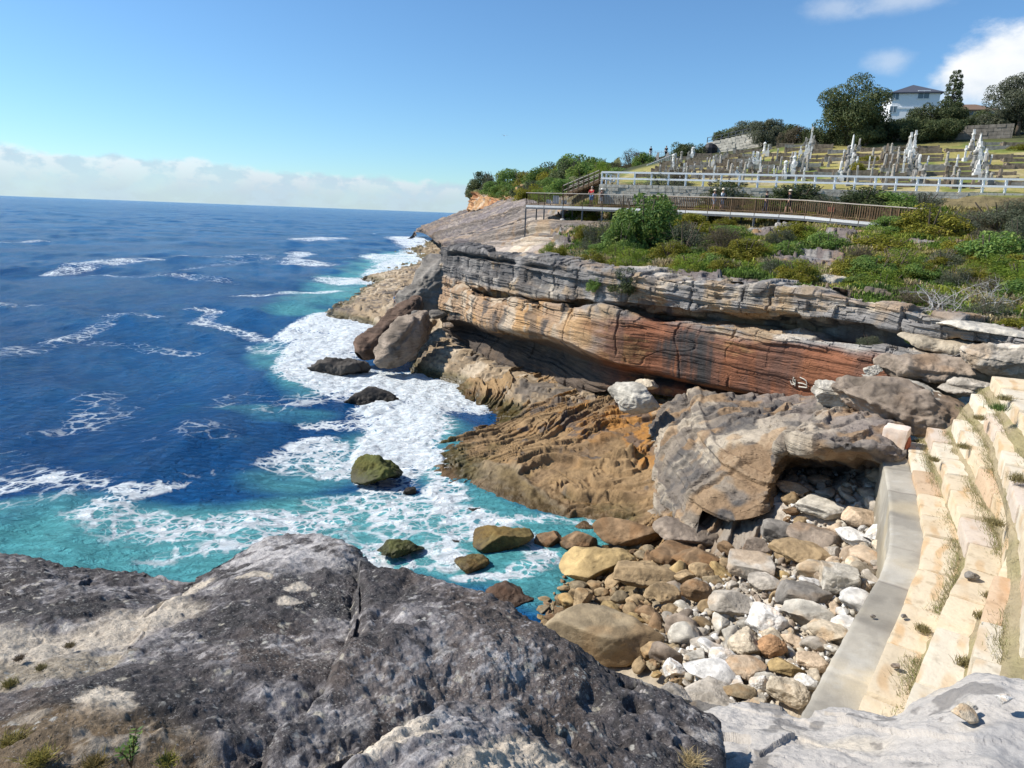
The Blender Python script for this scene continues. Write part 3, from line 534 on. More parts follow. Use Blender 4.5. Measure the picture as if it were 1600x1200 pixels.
# ================================================================== FOREGROUND ROCK
def build_fg():
    C = [[(-900,838,8.6),(-900,844,8.3),(-900,868,7.6),(-900,940,6.0),(-900,1045,4.5),(-900,1150,3.5),(-900,1300,2.7)],
      [(-160,850,7.2),(-160,856,7.0),(-160,880,6.4),(-160,950,5.1),(-160,1050,3.8),(-160,1150,3.0),(-160,1300,2.3)],
      [(0,862,6.9),(0,868,6.6),(0,890,6.1),(0,955,4.9),(0,1050,3.7),(0,1130,2.95),(0,1290,2.2)],
      [(130,874,6.7),(130,882,6.4),(130,905,5.8),(130,970,4.7),(130,1050,3.6),(130,1130,2.9),(130,1290,2.2)],
      [(290,898,6.2),(290,906,6.0),(290,925,5.6),(290,975,4.6),(290,1050,3.6),(290,1130,2.9),(290,1290,2.2)],
      [(350,874,6.5),(350,882,6.3),(350,905,5.8),(350,970,4.6),(350,1050,3.55),(350,1130,2.85),(350,1290,2.15)],
      [(425,840,7.0),(425,848,6.8),(425,880,6.1),(425,960,4.7),(425,1050,3.5),(425,1130,2.8),(425,1290,2.1)],
      [(520,846,6.8),(520,855,6.6),(520,890,5.8),(520,960,4.6),(520,1050,3.45),(520,1130,2.8),(520,1290,2.1)],
      [(572,892,5.9),(572,900,5.7),(572,925,5.2),(572,980,4.3),(572,1050,3.45),(572,1130,2.85),(572,1290,2.1)],
      [(660,904,5.6),(660,912,5.4),(660,940,5.0),(660,990,4.2),(660,1060,3.4),(660,1140,2.85),(660,1290,2.15)],
      [(760,934,5.3),(760,942,5.1),(760,968,4.8),(760,1010,4.2),(760,1080,3.5),(760,1150,3.0),(760,1290,2.2)],
      [(860,996,4.9),(860,1004,4.7),(860,1025,4.5),(860,1060,4.1),(860,1110,3.6),(860,1165,3.15),(860,1290,2.4)],
      [(960,1050,4.6),(960,1058,4.5),(960,1075,4.35),(960,1100,4.1),(960,1135,3.75),(960,1180,3.35),(960,1290,2.7)],
      [(1060,1092,4.5),(1060,1100,4.4),(1060,1112,4.3),(1060,1130,4.15),(1060,1160,3.9),(1060,1200,3.5),(1060,1290,2.9)],
      [(1118,1125,4.5),(1118,1132,4.4),(1118,1142,4.3),(1118,1158,4.15),(1118,1180,3.95),(1118,1215,3.6),(1118,1290,3.0)]]
    P = patch(C, 1380, 150, vcat=True)
    # continue over the edges: down the seaward face and the right end
    top = P[:, :1]; k = np.linspace(0, 1, 40)[None, 1:, None]; out = np.concatenate([np.zeros_like(top[..., :1]), np.ones_like(top[..., :1]), 0*top[..., :1]], -1)
    dn = top+out*(.5*np.sqrt(k)-.35*k)-np.array([0, 0, 1.])*(k**1.6*11); P = np.concatenate([dn[:, ::-1], P], 1)
    rt = P[-1:]; k = np.linspace(0, 1, 60)[1:, None, None]; rt2 = rt+np.array([1., 0, 0])*(.3*np.sqrt(k)-.4*k)-np.array([0, 0, 1.])*(k**1.5*1)*(np.maximum(rt[..., 2:3], 0)-.0+.5)
    P = np.concatenate([P, rt2], 0).astype(np.float32); N = normals(P); Q = P.copy()
    def pl(pts, t=None):      # a line drawn on the rock: nearest surface under each sight line
        r = []
        for a, b in pts:
            d = _f+_r*(a-800)/F+_u*(600-b)/F; d = d/np.linalg.norm(d); v = Q-EYE; w = v-(v@d)[..., None]*d; i = np.unravel_index((w**2).sum(-1).argmin(), w.shape[:2]); r.append(Q[i])
        return r
    top_m = sst(N[..., 2], .1, .45)
    d = .10*fbm(P, .55, 3, 3)+.034*fbm(P, 1.9, 4, 5)+.020*fbm(P, 7, 4, 9)
    gr = fbm(P@np.array([[.8, .6, 0], [-.6, .8, 0], [0, 0, 1]], np.float32), (9, 2.2, 5), 4, 13); d += .026*gr*sst(fbm(P, .7, 2, 15), -.4, .2)+.011*fbm(P, 19, 3, 16)
    pit = sst(ridge(P, 5.5, 2, 19), .70, .9)*sst(fbm(P, 1.1, 2, 22), .0, .35); d -= .025*pit
    # slabs: broken steps (line, drop on its right, reach, notch)
    wob = .05*fbm(P, 3, 3, 71)
    for pts, drop, reach, notch in (([(560,900),(562,950),(550,990),(500,1045),(440,1090),(390,1120),(330,1170),(270,1240)], .13, .7, .05), ([(300,905),(275,935),(215,965),(120,985),(0,1010)], .07, .5, .02),
        ([(225,985),(170,1040),(100,1075),(0,1090)], .06, .35, .02), ([(815,1098),(770,1086),(700,1088),(650,1112),(590,1146),(480,1215)], .32, 1.05, .04), ([(640,910),(600,960),(590,1000)], .0, .1, .03), ([(145,890),(110,905),(60,925),(-40,925)], .05, .4, .02)):
        dist, side = seglen(P, pl(pts)); dist = dist+wob; sg = dist*side
        d -= drop*sst(-sg, -.012, .05)*sst(dist, reach, .0)*top_m + notch*np.exp(-(dist/.045)**2)*top_m
    # honeycomb hollows on the right shoulder
    for a, b, r_, dp in ((985,1066,.10,.10),(1000,1100,.13,.10),(935,1082,.14,.08),(975,1150,.12,.08),(1030,1150,.09,.06),(905,1150,.10,.05),(1065,1135,.08,.06),(1085,1175,.12,.08),(860,1140,.12,.05)):
        p = pl([(a, b)])[0]; dd = np.linalg.norm(P-p, axis=-1); d -= dp*sst(dd+.03*fbm(P, 9, 2, 5), r_, r_*.35)
    P = P+N*d[..., None]
    c = base_col(P, np.array([.080, .070, .068])); m = fbm(P, 1.3, 4, 30); m2 = fbm(P, 6, 4, 33); m3 = fbm(P, 14, 3, 37)
    c = cm(c, np.array([.25, .23, .225]), .8*sst(m+.5*m2+.5*m3, .0, .6)); c = cm(c, BLACK*1.2, .75*sst(-m+.6*m2+.3*m3, .2, .7)); c = cm(c, np.array([.11, .08, .06]), .5*sst(fbm(P, .8, 3, 39), .1, .5))
    c = cm(c, np.array([.36, .34, .32]), .85*sst(gr+.5*m2, .5, .95)*sst(m, -.1, .5)); c = cm(c, np.array([.42, .38, .30]), .75*sst(m3+.55*m2, .78, .98)); c = cm(c, DGREY*.55, .7*pit)
    m4 = fbm(P@np.array([[.8, .6, 0], [-.6, .8, 0], [0, 0, 1]], np.float32), (30, 13, 20), 3, 41); c = cm(c, np.array([.46, .43, .41]), .6*sst(m4*.8+.5*m2+.45*m, .5, .75)); c = cm(c, BLACK*1.1, .65*sst(-.6*m4-.5*m2-.5*m, .2, .5))
    tip = np.maximum(sst(np.linalg.norm(P-pl([(455,865)])[0], axis=-1), 1.15, .5), 0); c = cm(c, np.array([.47, .44, .42]), .85*tip*sst(m2, -.5, .3))
    rs = sst(P[..., 0], .8, 1.6); c = cm(c, np.array([.36, .33, .29]), .8*rs*sst(m+.7*m2+.3*m3, .1, .6))
    def pale(pts, w, colr, s=1.):
        nonlocal c
        dist, _ = seglen(P, pl(pts)); c = cm(c, colr, s*sst(dist+.035*m2+.02*m3+.05*m, w, w*.6)*top_m)
    PS = np.array([.50, .43, .34])
    pale([(310,910),(265,945),(225,965),(200,985)], .17, PS); pale([(225,965),(150,985),(60,1005),(-60,1010)], .46, PS*1.0, .95); pale([(200,985),(165,1025),(140,1045)], .07, PS*1.05); pale([(120,1030),(40,1050),(-60,1060)], .34, np.array([.30, .25, .18]), .85)
    pale([(160,1090),(165,1105),(130,1130),(60,1150),(20,1165)], .07, PS*1.05); pale([(520,1130),(470,1175),(430,1230)], .14, PS*.68, .9); pale([(545,1100),(530,1140),(490,1190)], .06, PS*1.15); pale([(660,1135),(620,1150),(580,1168)], .13, PS*1.15); pale([(800,1165),(850,1178),(800,1200)], .17, PS*.9); pale([(770,1200),(700,1215)], .15, PS*.8)
    pale([(330,893)], .16, PS*1.05); pale([(790,1170),(850,1190),(760,1200)], .16, PS*1.0); pale([(255,1150),(245,1175)], .08, PS); pale([(455,925),(470,920)], .05, PS); pale([(450,945),(455,940)], .06, PS); pale([(380,915),(400,912),(420,915)], .06, PS*.9); pale([(1020,1040),(1010,1060)], .06, PS)
    soil = sst(seglen(P, pl([(-160,1230),(60,1205),(230,1190),(300,1230)]))[0]+.16*m, .45, .22)*top_m; c = cm(c, np.array([.15, .105, .06]), soil*.95)
    c = cm(c, np.array([.3, .25, .19]), soil*sst(m2, .25, .6))
    struct(grid_obj('foreground_rock', P, M_FG, c)); GROUND.append(P[::5, 39::3].reshape(-1, 3)); return Q
FGQ = build_fg()
def build_fg_pale():
    C = [[(1085,1120,5.6),(1085,1127,5.4),(1085,1150,5.0),(1085,1200,4.3),(1085,1300,3.4)], [(1140,1106,5.7),(1140,1112,5.5),(1140,1135,5.1),(1140,1190,4.4),(1140,1300,3.5)], [(1205,1108,5.6),(1205,1114,5.4),(1205,1135,5.1),(1205,1185,4.4),(1205,1300,3.5)], [(1260,1128,5.3),(1260,1134,5.2),(1260,1150,4.9),(1260,1190,4.3),(1260,1300,3.4)],
      [(1320,1112,5.4),(1320,1118,5.3),(1320,1140,4.9),(1320,1185,4.3),(1320,1300,3.4)], [(1390,1112,5.2),(1390,1118,5.1),(1390,1140,4.8),(1390,1185,4.2),(1390,1300,3.3)], [(1455,1082,5.2),(1455,1088,5.0),(1455,1115,4.7),(1455,1170,4.1),(1455,1300,3.2)], [(1535,1053,5.2),(1535,1059,5.0),(1535,1090,4.6),(1535,1160,4.0),(1535,1300,3.1)], [(1610,1068,4.9),(1610,1075,4.7),(1610,1105,4.4),(1610,1170,3.9),(1610,1300,3.1)], [(1760,1078,4.7),(1760,1086,4.6),(1760,1115,4.3),(1760,1180,3.8),(1760,1300,3.1)]]
    P = patch(C, 620, 60, vcat=True); top = P[:, :1]; k = np.linspace(0, 1, 40)[None, 1:, None]
    dn = top+np.array([0, 1., 0])*(.35*np.sqrt(k)-.3*k)-np.array([0, 0, 1.])*(k**1.5*6.5); P = np.concatenate([dn[:, ::-1], P], 1)
    lf = P[:1]; k = np.linspace(1, 0, 40)[:-1, None, None]; P = np.concatenate([lf+np.array([-1., 0, 0])*(.3*np.sqrt(k)-.2*k)-np.array([0, 0, 1.])*(k**1.5*5), P], 0).astype(np.float32); N = normals(P)
    rot = P@np.array([[.75, -.66, 0], [.66, .75, 0], [0, 0, 1]], np.float32); ch2 = sst(P[..., 0], 3.2, 2.3)
    d = .09*fbm(P, .8, 3, 3)+.035*fbm(P, 3, 4, 6)+.012*fbm(P, 11, 3, 8); j = np.abs(vn(rot, (1.5, .5, .6), 21)+.15*fbm(P, 3, 2, 5)); d -= .17*sst(j, .09, 0)*(.3+.7*sst(P[..., 0], 3.1, 2.2)); d += .06*ch2*blocks(rot[..., 0]+.2*fbm(P, 1.5, 2, 31), rot[..., 1], 33, .15, .5, .4, 1.2); d -= .05*sst(ridge(P, 4, 2, 12), .75, .9)*sst(P[..., 0], 2.8, 2.0)
    P = P+N*d[..., None]; c = base_col(P, np.array([.42, .39, .355])); m = fbm(P, 1.2, 4, 20); m2 = fbm(P, 5, 4, 23)
    c = cm(c, np.array([.30, .29, .28]), .7*sst(m+.5*m2, .1, .5)); c = cm(c, np.array([.55, .47, .35]), .6*sst(fbm(P, .7, 3, 26), .1, .5)); c = cm(c, DGREY*.8, .8*sst(P[..., 0]+.3*m, 1.75, 1.3)*sst(m2, -.3, .2)); c = cm(c, DGREY, .6*sst(m2-m, .6, .9))
    struct(grid_obj('pale_foreground_rock', P, M_FGP, c)); GROUND.append(P[::3, ::3].reshape(-1, 3))
build_fg_pale()
# ================================================================== STONES
import bmesh
def bm_arrays(bm):
    bm.verts.ensure_lookup_table(); V = np.array([v.co for v in bm.verts], np.float32); Fc = np.array([[v.index for v in f.verts] for f in bm.faces], np.int32); return V, Fc
_ICO = {}
def ico(n):
    if n not in _ICO:
        bm = bmesh.new(); bmesh.ops.create_icosphere(bm, subdivisions=n, radius=1); _ICO[n] = bm_arrays(bm); bm.free()
    return _ICO[n]
def stone_mesh(name, seed, sub=5, ncut=12, dims=(1, 1, 1), rough=.05, bed=0., mat=None, soft=34., tilt=(0, 0), band=0., box=False):
    """an angular, worn stone about a metre across: a sphere cut by planes, worn, bedded and pitted"""
    r = np.random.default_rng(seed); D, Fc = ico(sub); n = r.normal(size=(ncut, 3)); n /= np.linalg.norm(n, axis=1, keepdims=True); h = r.uniform(.56, .95, ncut)
    if box: n = np.r_[np.array([[1, 0, 0], [-1, 0, 0], [0, 1, 0], [0, -1, 0], [0, 0, 1], [0, 0, -1]])+r.normal(size=(6, 3))*.1, n[:4]]; n /= np.linalg.norm(n, axis=1, keepdims=True); h = np.r_[r.uniform(.58, .7, 6), r.uniform(.8, .95, 4)]
    g = (D@n.T)/h; g = np.maximum(g, .02); rad = (g**soft).sum(1)**(-1/soft); rad = np.minimum(rad, 1.12); V = D*rad[:, None]*.5
    S = V*np.array(dims, np.float32); L = max(dims)
    q = S@np.array([[1, 0, tilt[0]], [0, 1, tilt[1]], [0, 0, 1]], np.float32).T; zq = q[:, 2]+.04*L*fbm(S, 2.5/L, 3, seed)
    lay, _ = layers(zq/L+seed, seed, .03, .11, .1); lay = lay
    off = rough*L*(.8*fbm(S, 2.2/L, 3, seed+1)+.45*fbm(S, 6/L, 3, seed+2)+.2*fbm(S, 18/L, 3, seed+4))+bed*L*lay
    nn = D/np.array(dims, np.float32); nn /= np.linalg.norm(nn, axis=1, keepdims=True); hor = np.sqrt(np.clip(1-nn[:, 2]**2, 0, 1)); S = S+nn*(off*(.4+.6*hor if bed else 1))[:, None]
    c = np.ones((len(S), 3), np.float32); m = fbm(S, 3/L, 4, seed+6); c *= (1+.38*m)[:, None]; c = c*(1+.25*fbm(S, 9/L, 3, seed+12))[:, None]; c = cm(c, np.array([1.0, .78, .56]), .5*sst(fbm(S, 2/L, 3, seed+8), .15, .55)); c = cm(c, np.array([.42, .42, .42]), .5*sst(fbm(S, 4/L, 4, seed+9), .28, .6))
    if band: c *= (1+band*lay)[:, None]
    return mesh_np(name, S, Fc, mat or M_BLD, c, True, 3)
def fix_obj_color():
    for m in (M_BLD, M_BLDW):
        N = NT(m.node_tree); b = N.n['Principled BSDF']; s = b.inputs['Base Color'].links[0].from_socket; oc = N.add('ShaderNodeObjectInfo').outputs['Color']
        if m is M_BLDW: # colour below the wet line too
            pass
        N.put(b.inputs['Base Color'], N.mix(1.0, s, oc, 'MULTIPLY'))
fix_obj_color()
def gz(x, y): return float(plat_z(np.float64(x), np.float64(y)))
def on_bed(px, py, zf=gz):
    t = 10.
    lo, hi = 4., 90.
    for _ in range(50):
        t = (lo+hi)/2; p = W(px, py, t)
        if p[2] > zf(p[0], p[1]): lo = t
        else: hi = t
    return W(px, py, t), t
SC = {'brown': (.24, .155, .085), 'dbrown': (.13, .085, .06), 'yellow': (.38, .27, .125), 'tan': (.33, .235, .13), 'khaki': (.27, .21, .13), 'grey': (.38, .335, .275), 'dgrey': (.20, .18, .155), 'white': (.64, .61, .56), 'pale': (.46, .42, .35), 'cream': (.50, .42, .31), 'peach': (.47, .36, .25), 'rust': (.36, .21, .11), 'moss': (.10, .105, .03), 'weed': (.17, .125, .045), 'sea': (.08, .07, .06), 'greybrown': (.27, .215, .165)}
def boulder(px, py, w, h, colr, label, cat='boulder', sub=6, seed=None, dr=.75, t=None, zf=gz, sink=.0, rot=None, name=None, wet=False, group=None, kw=None, hz=None):
    seed = seed if seed is not None else int(px*7+py*3)
    if t is None:
        p, t = on_bed(px, py+h*.38, zf); c = W(px, py, t)
    else: c = W(px, py, t)
    wm = w*t/F; dm = wm*dr; dep = math.atan2(EYE[2]-c[2], math.hypot(c[0], c[1])); hm = hz or max((h*t/F-dm*.75*math.sin(dep))/math.cos(dep), wm*.36)
    d = c-EYE; d = d/np.linalg.norm(d); c = c+np.array([d[0], d[1], 0])*dm*.32
    if rot is None: rot = (random.uniform(-.08, .08), random.uniform(-.08, .08), math.atan2(-c[0], c[1])+random.uniform(-.25, .25))
    me = stone_mesh('boulder', seed, sub, dims=(wm*1.06, dm*1.1, hm*1.12), mat=M_BLDW if wet else M_BLD, **(kw or {}))
    o = obj(name or 'boulder', me); o.location = c-np.array([0, 0, sink]); o.rotation_euler = rot; o.color = (*SC[colr], 1); tag(o, label, cat, group)
    if t is not None and wet is not None: pass
    PLACED.append((c[0], c[1], max(wm, dm)*.5)); return o
PLACED = []
B = boulder; bedk = dict(bed=.018, band=.12, rough=.05); fl = dict(bed=.012, band=.08, rough=.045, ncut=9)
# in the water
wz = lambda x, y: -.15
B(585, 740, 74, 50, 'moss', 'mossy green topped boulder standing alone in the white surf', wet=True, zf=wz, dr=.9, kw=dict(rough=.09, ncut=9))
B(622, 864, 74, 38, 'moss', 'low olive weedy boulder in turquoise water just beyond the dark foreground rock', wet=True, zf=wz, kw=dict(rough=.10, bed=.02))
B(783, 850, 86, 58, 'weed', 'large brown weed covered boulder, biggest in the shallow inlet', wet=True, zf=wz, dr=.8, kw=dict(rough=.07, bed=.015))
B(737, 887, 48, 36, 'weed', 'small rounded weedy boulder in foam nearest the dark foreground rock edge', wet=True, zf=wz, dr=.9)
B(857, 850, 46, 36, 'brown', 'brown ridged boulder between the weedy inlet boulder and the beach', wet=True, zf=wz, dr=.9, kw=bedk)
B(912, 826, 36, 18, 'brown', 'small tan boulder awash at the narrow end of the inlet', wet=True, zf=wz)
B(853, 904, 18, 20, 'brown', 'tiny upright brown stone poking from the wash beside the pebbles', wet=True, zf=wz)
B(868, 922, 52, 22, 'yellow', 'half submerged yellow boulder beside the dark brown boulder', wet=True, zf=wz, sink=.05)
B(640, 770, 28, 8, 'sea', 'dark rock tip just breaking the surf by the green topped boulder', wet=True, zf=wz, sub=5)
B(745, 803, 32, 9, 'sea', 'dark rock back just awash in the middle of the inlet foam', wet=True, zf=wz, sub=5)
B(710, 850, 20, 11, 'sea', 'small black rock head left of the large weedy boulder', wet=True, zf=wz, sub=5)
B(530, 582, 84, 30, 'sea', 'dark wave washed boulder in white foam left of the leaning boulders', wet=True, zf=wz, dr=.6, kw=dict(rough=.08))
B(575, 629, 84, 14, 'sea', 'long dark reef rock nearly covered by white foam', wet=True, zf=wz, dr=.5)
# the leaning pair and the dark ridge behind them
def ridge_rock(name, label, pts, seed, colr, cat='boulder', nseg=90, rough=.13, bed=.09, mat=None):
    """a long rock lofted through section centres (point, half width, half height)"""
    pts = [(np.array(p), a, b) for p, a, b in pts]; Ls = np.linspace(0, len(pts)-1, 110); A = np.array([np.r_[p, a, b] for p, a, b in pts]); A = catmull(A, 110)
    A[:, 3:] = np.maximum(A[:, 3:], .03); ax = np.gradient(A[:, :3], axis=0); ax /= np.linalg.norm(ax, axis=1, keepdims=True); sd = np.cross(ax, [0, 0, 1.]); sd /= np.linalg.norm(sd, axis=1, keepdims=True); up = np.cross(sd, ax)
    th = np.linspace(0, 2*math.pi, nseg+1); e = .55; cx = np.sign(np.cos(th))*np.abs(np.cos(th))**e; cz = np.sign(np.sin(th))*np.abs(np.sin(th))**e
    P = A[:, None, :3]+sd[:, None]*(cx[None, :, None]*A[:, None, 3:4])+up[:, None]*(cz[None, :, None]*A[:, None, 4:5]); P = P.astype(np.float32)
    P[:, -1] = P[:, 0]; ctr = A[:, None, :3]; n = P-ctr; n /= np.linalg.norm(n, axis=-1, keepdims=True)+1e-6; q = (P*up.mean(0)).sum(-1)+.15*fbm(P, .4, 2, seed); lay, _ = layers(q, seed, .12, .5, .08)
    P = P+(n*((rough*2.2*fbm(P, .5, 3, seed)+rough*fbm(P, 1.8, 5, seed+3)+bed*lay+.6*bed*blocks(q, P[..., 0]+P[..., 1], seed+9, .1, .4, .5, 1.6))[..., None])); P[:, -1] = P[:, 0]
    m = fbm(P, .9, 4, seed+5); c = base_col(P, SC[colr]); c = cm(c, np.array(SC[colr])*.4, .7*sst(m, .1, .5)); c = cm(c, np.array(SC[colr])*1.8, .5*sst(-m+.3*lay, .25, .6)); c = cm(c, OLIVE*.5, .8*sst(P[..., 2], .7, .2))
    P = P.astype(np.float32); V = P.reshape(-1, 3); org = V.mean(0); o = obj(name, mesh_np(name, V-org, grid_faces(*P.shape[:2]), mat or M_CLIFF, c), None, org); return tag(o, label, cat)
ridge_rock('boulder', 'tall dark slab leaning seaward, left of the two leaning boulders', [(W(560, 556, 52.5), .3, .2), (W(572, 546, 52.8), .85, .75), (W(598, 525, 54), 1.0, 1.05), (W(628, 500, 55.5), .95, 1.1), (W(648, 478, 57), .6, .7), (W(655, 466, 58), .2, .2)], 201, 'dbrown')
ridge_rock('boulder', 'brown boulder leaning with rounded foot in surf, right of the leaning pair', [(W(590, 572, 50), .3, .25), (W(600, 562, 50), 1.0, .9), (W(622, 540, 50.6), 1.15, 1.25), (W(645, 515, 51.6), 1.0, 1.15), (W(660, 497, 52.5), .6, .6), (W(666, 490, 53), .2, .2)], 207, 'greybrown')
ridge_rock('rock_ridge', 'dark jagged rock ridge between the low outcrop and the big cliff corner', [(W(612, 508, 60), .3, .3), (W(630, 490, 60), 1.1, .9), (W(655, 468, 60.5), 1.7, 1.6), (W(680, 452, 61), 2.0, 2.2), (W(702, 440, 62), 2.2, 2.6), (W(730, 440, 64), 2.0, 2.6)], 213, 'dgrey', 'rock', rough=.2, bed=.16)
sh = lambda x, y: 2.0
for a in ((683, 492, 34, 16, 'dgrey', 'flat grey boulder lying against the foot of the big cliff corner'), (652, 492, 20, 12, 'dgrey', 'small grey stone jammed between ridge and leaning boulders'), (666, 516, 20, 26, 'greybrown', 'pale pointed block standing right of the leaning boulders'), (700, 508, 22, 10, 'greybrown', 'small tan slab at the foot of the cliff corner'), (646, 504, 14, 10, 'dgrey', 'small dark stone wedged above the brown leaning boulder')):
    B(*a, t=54.5-(a[0]-640)*.03, kw=bedk, sub=5)
# boulder perched on the platform
B(990, 626, 78, 50, 'pale', 'pale wedge shaped boulder perched on the platform below the orange wall', zf=lambda x, y: 3.0, dr=.8, kw=dict(bed=.03, rough=.06, ncut=8), seed=12)
B(1010, 603, 40, 16, 'cream', 'cream slab behind the pale perched boulder at the cliff foot', zf=lambda x, y: 3.1)
# beach: boulders one can single out
BL = [(906, 852, 62, 42, 'brown', 'brown rounded boulder at the inlet end of the beach, left of the long one', bedk), (982, 840, 100, 40, 'brown', 'long brown slab boulder along the foot of the rock platform', bedk), (1070, 842, 88, 54, 'greybrown', 'large grey brown rounded boulder against the platform above the beach', fl),
 (930, 886, 110, 50, 'yellow', 'big smooth yellow boulder at the water end of the beach', dict(rough=.04, ncut=7)), (1055, 873, 78, 24, 'brown', 'flat brown boulder below the large grey brown one', fl), (1000, 909, 100, 48, 'tan', 'long tan boulder below the smooth yellow one', bedk), (1092, 882, 82, 32, 'brown', 'long brown boulder trailing right of the tan one', bedk),
 (942, 1006, 162, 100, 'khaki', 'very large flat khaki boulder beside the dark foreground rock', dict(rough=.025, ncut=7, soft=20)), (803, 945, 80, 54, 'dbrown', 'dark brown boulder at the edge of the wash beside the foreground rock', dict(rough=.06, ncut=10)),
 (1170, 892, 84, 50, 'grey', 'grey box shaped boulder with layered sides and a dark shadow gap', dict(bed=.02, rough=.04, box=True, band=.15)), (1216, 840, 68, 46, 'dgrey', 'dark grey pitted boulder under the cave rock, left of a brown one', fl), (1270, 842, 66, 44, 'greybrown', 'brown flat faced boulder under the cave rock', dict(rough=.03, ncut=8)),
 (1252, 877, 88, 34, 'tan', 'yellowish boulder with wavy beds, midway to the wall', dict(bed=.03, rough=.06)), (1178, 862, 44, 38, 'greybrown', 'grey brown round boulder behind the box shaped one', fl), (1252, 936, 100, 44, 'dgrey', 'wide dark speckled boulder below the yellowish bedded one', fl), (1200, 918, 60, 30, 'grey', 'flat grey slab right of the box shaped boulder', bedk),
 (1306, 913, 70, 60, 'pale', 'pale tilted block with a brown broken end by the wall', dict(rough=.05, ncut=7, box=True)), (1142, 952, 62, 44, 'grey', 'round grey boulder left of the brightest white one', fl), (1196, 973, 62, 48, 'white', 'bright white boulder in the middle of the cobbles', dict(rough=.05, ncut=9)),
 (1266, 968, 100, 46, 'pale', 'wide pale boulder below the dark speckled one', fl), (1294, 994, 58, 36, 'cream', 'cream boulder touching the wall below the wide pale one', fl), (1168, 1012, 52, 50, 'cream', 'cream boulder with tan face, left of the rust coloured stone', dict(rough=.06, ncut=8)), (1206, 1017, 38, 38, 'rust', 'rust coloured stone among the cream ones', dict(rough=.07, ncut=8)), (1205, 994, 40, 24, 'cream', 'cream stone resting above the rust coloured one', fl),
 (1108, 1056, 72, 38, 'white', 'smooth white oval boulder near the foreground rock', dict(rough=.015, ncut=6)), (1168, 1050, 58, 30, 'peach', 'peach boulder just right of the white oval one', fl), (1228, 1051, 50, 28, 'yellow', 'yellow tan rounded stone below the rust coloured one', fl), (1270, 1038, 44, 34, 'peach', 'peach boulder beside the concrete wall top', fl), (1052, 1050, 34, 34, 'white', 'white rounded stone left of the white oval', fl), (1088, 1032, 44, 34, 'pale', 'pale grey boulder above the white oval', fl), (1128, 1033, 40, 34, 'white', 'cracked white boulder above right of the white oval', fl),
 (1102, 1097, 78, 48, 'grey', 'large pale grey boulder below the white oval', fl), (1152, 1085, 48, 32, 'khaki', 'smooth khaki boulder right of the large pale grey one', dict(rough=.02, ncut=7)), (1185, 1072, 24, 36, 'white', 'upright white stone between khaki and cream boulders', fl), (1226, 1086, 66, 46, 'cream', 'big cream boulder beside the low end of the concrete wall', dict(rough=.06, ncut=9)), (1260, 1070, 32, 30, 'white', 'white round stone tucked against the concrete wall', fl),
 (1087, 929, 42, 38, 'brown', 'brown pyramid shaped boulder below the long brown one', dict(ncut=6, rough=.04)), (1071, 903, 32, 26, 'tan', 'tan stone above the brown pyramid', fl), (1097, 896, 36, 26, 'tan', 'round tan stone beside the box shaped boulder', fl), (1028, 932, 58, 44, 'tan', 'tan boulder sloping toward the khaki slab', bedk), (908, 941, 34, 36, 'tan', 'tan upright stone between wash and khaki slab', fl), (1332, 845, 50, 30, 'white', 'white flat boulder below the mouth of the cave', fl), (1342, 812, 50, 36, 'peach', 'round orange cream boulder on top of the pile in front of the cave', dict(rough=.03, ncut=7)), (1368, 838, 38, 32, 'white', 'white boulder against the wall in front of the cave', fl), (1290, 800, 90, 34, 'pale', 'pale smooth ledge boulder in front of the cave', fl), (1240, 765, 46, 22, 'peach', 'peach stone on the cave floor', fl), (1300, 868, 30, 26, 'grey', 'grey block left of the white flat boulder', fl)]
for a in BL: B(*a[:6], kw=a[6], dr=.8 if a[2] < 90 else .62, wet=None if a[0] > 1000 else True)
# rock pieces under the foreground slab
for a in ((1049, 1095, 60, 34, 'grey', 'lichen grey boulder just below the edge of the dark foreground slab', 9.), (1098, 1132, 88, 56, 'dgrey', 'dark grey cracked boulder wedged between the two foreground rocks', 8.2), (1140, 1180, 70, 56, 'dgrey', 'dark wedge of rock at the bottom between the foreground rocks', 7.)):
    B(*a[:6], t=a[6], kw=bedk, dr=.8)
# small cobbles: 12 stones copied
SMALL = [stone_mesh('cobble', 400+i, 4, ncut=6+i % 6, dims=(1, .55+.1*(i % 4), .42+.09*(i % 5)), rough=.07, bed=.012*(i % 2)) for i in range(14)]
BEACH = [(845, 985), (838, 940), (872, 900), (905, 870), (1020, 862), (1110, 858), (1190, 850), (1230, 800), (1225, 735), (1300, 715), (1385, 735), (1388, 870), (1262, 1085), (1130, 1125), (1010, 1045)]
def inpoly(x, y, pg):
    c = False
    for (x1, y1), (x2, y2) in zip(pg, pg[1:]+pg[:1]):
        if (y1 > y) != (y2 > y) and x < (x2-x1)*(y-y1)/(y2-y1)+x1: c = not c
    return c
ZONES = {'wash': ('small brown wet cobble among the stones at the water end of the beach', 'brown cobbles at the water end', ('brown', 'tan', 'yellow', 'khaki', 'tan')),
         'mid': ('small tan or grey cobble among the stones in the middle of the beach', 'mixed cobbles in the middle of the beach', ('khaki', 'greybrown', 'tan', 'grey', 'pale', 'grey', 'pale', 'cream')),
         'wall': ('small pale cobble among the stones along the concrete wall', 'pale cobbles along the wall', ('pale', 'white', 'cream', 'grey', 'peach', 'white', 'pale', 'cream')),
         'cave': ('small stone lying in the mouth of the cave', 'cobbles in the cave mouth', ('grey', 'peach', 'greybrown', 'grey', 'pale'))}
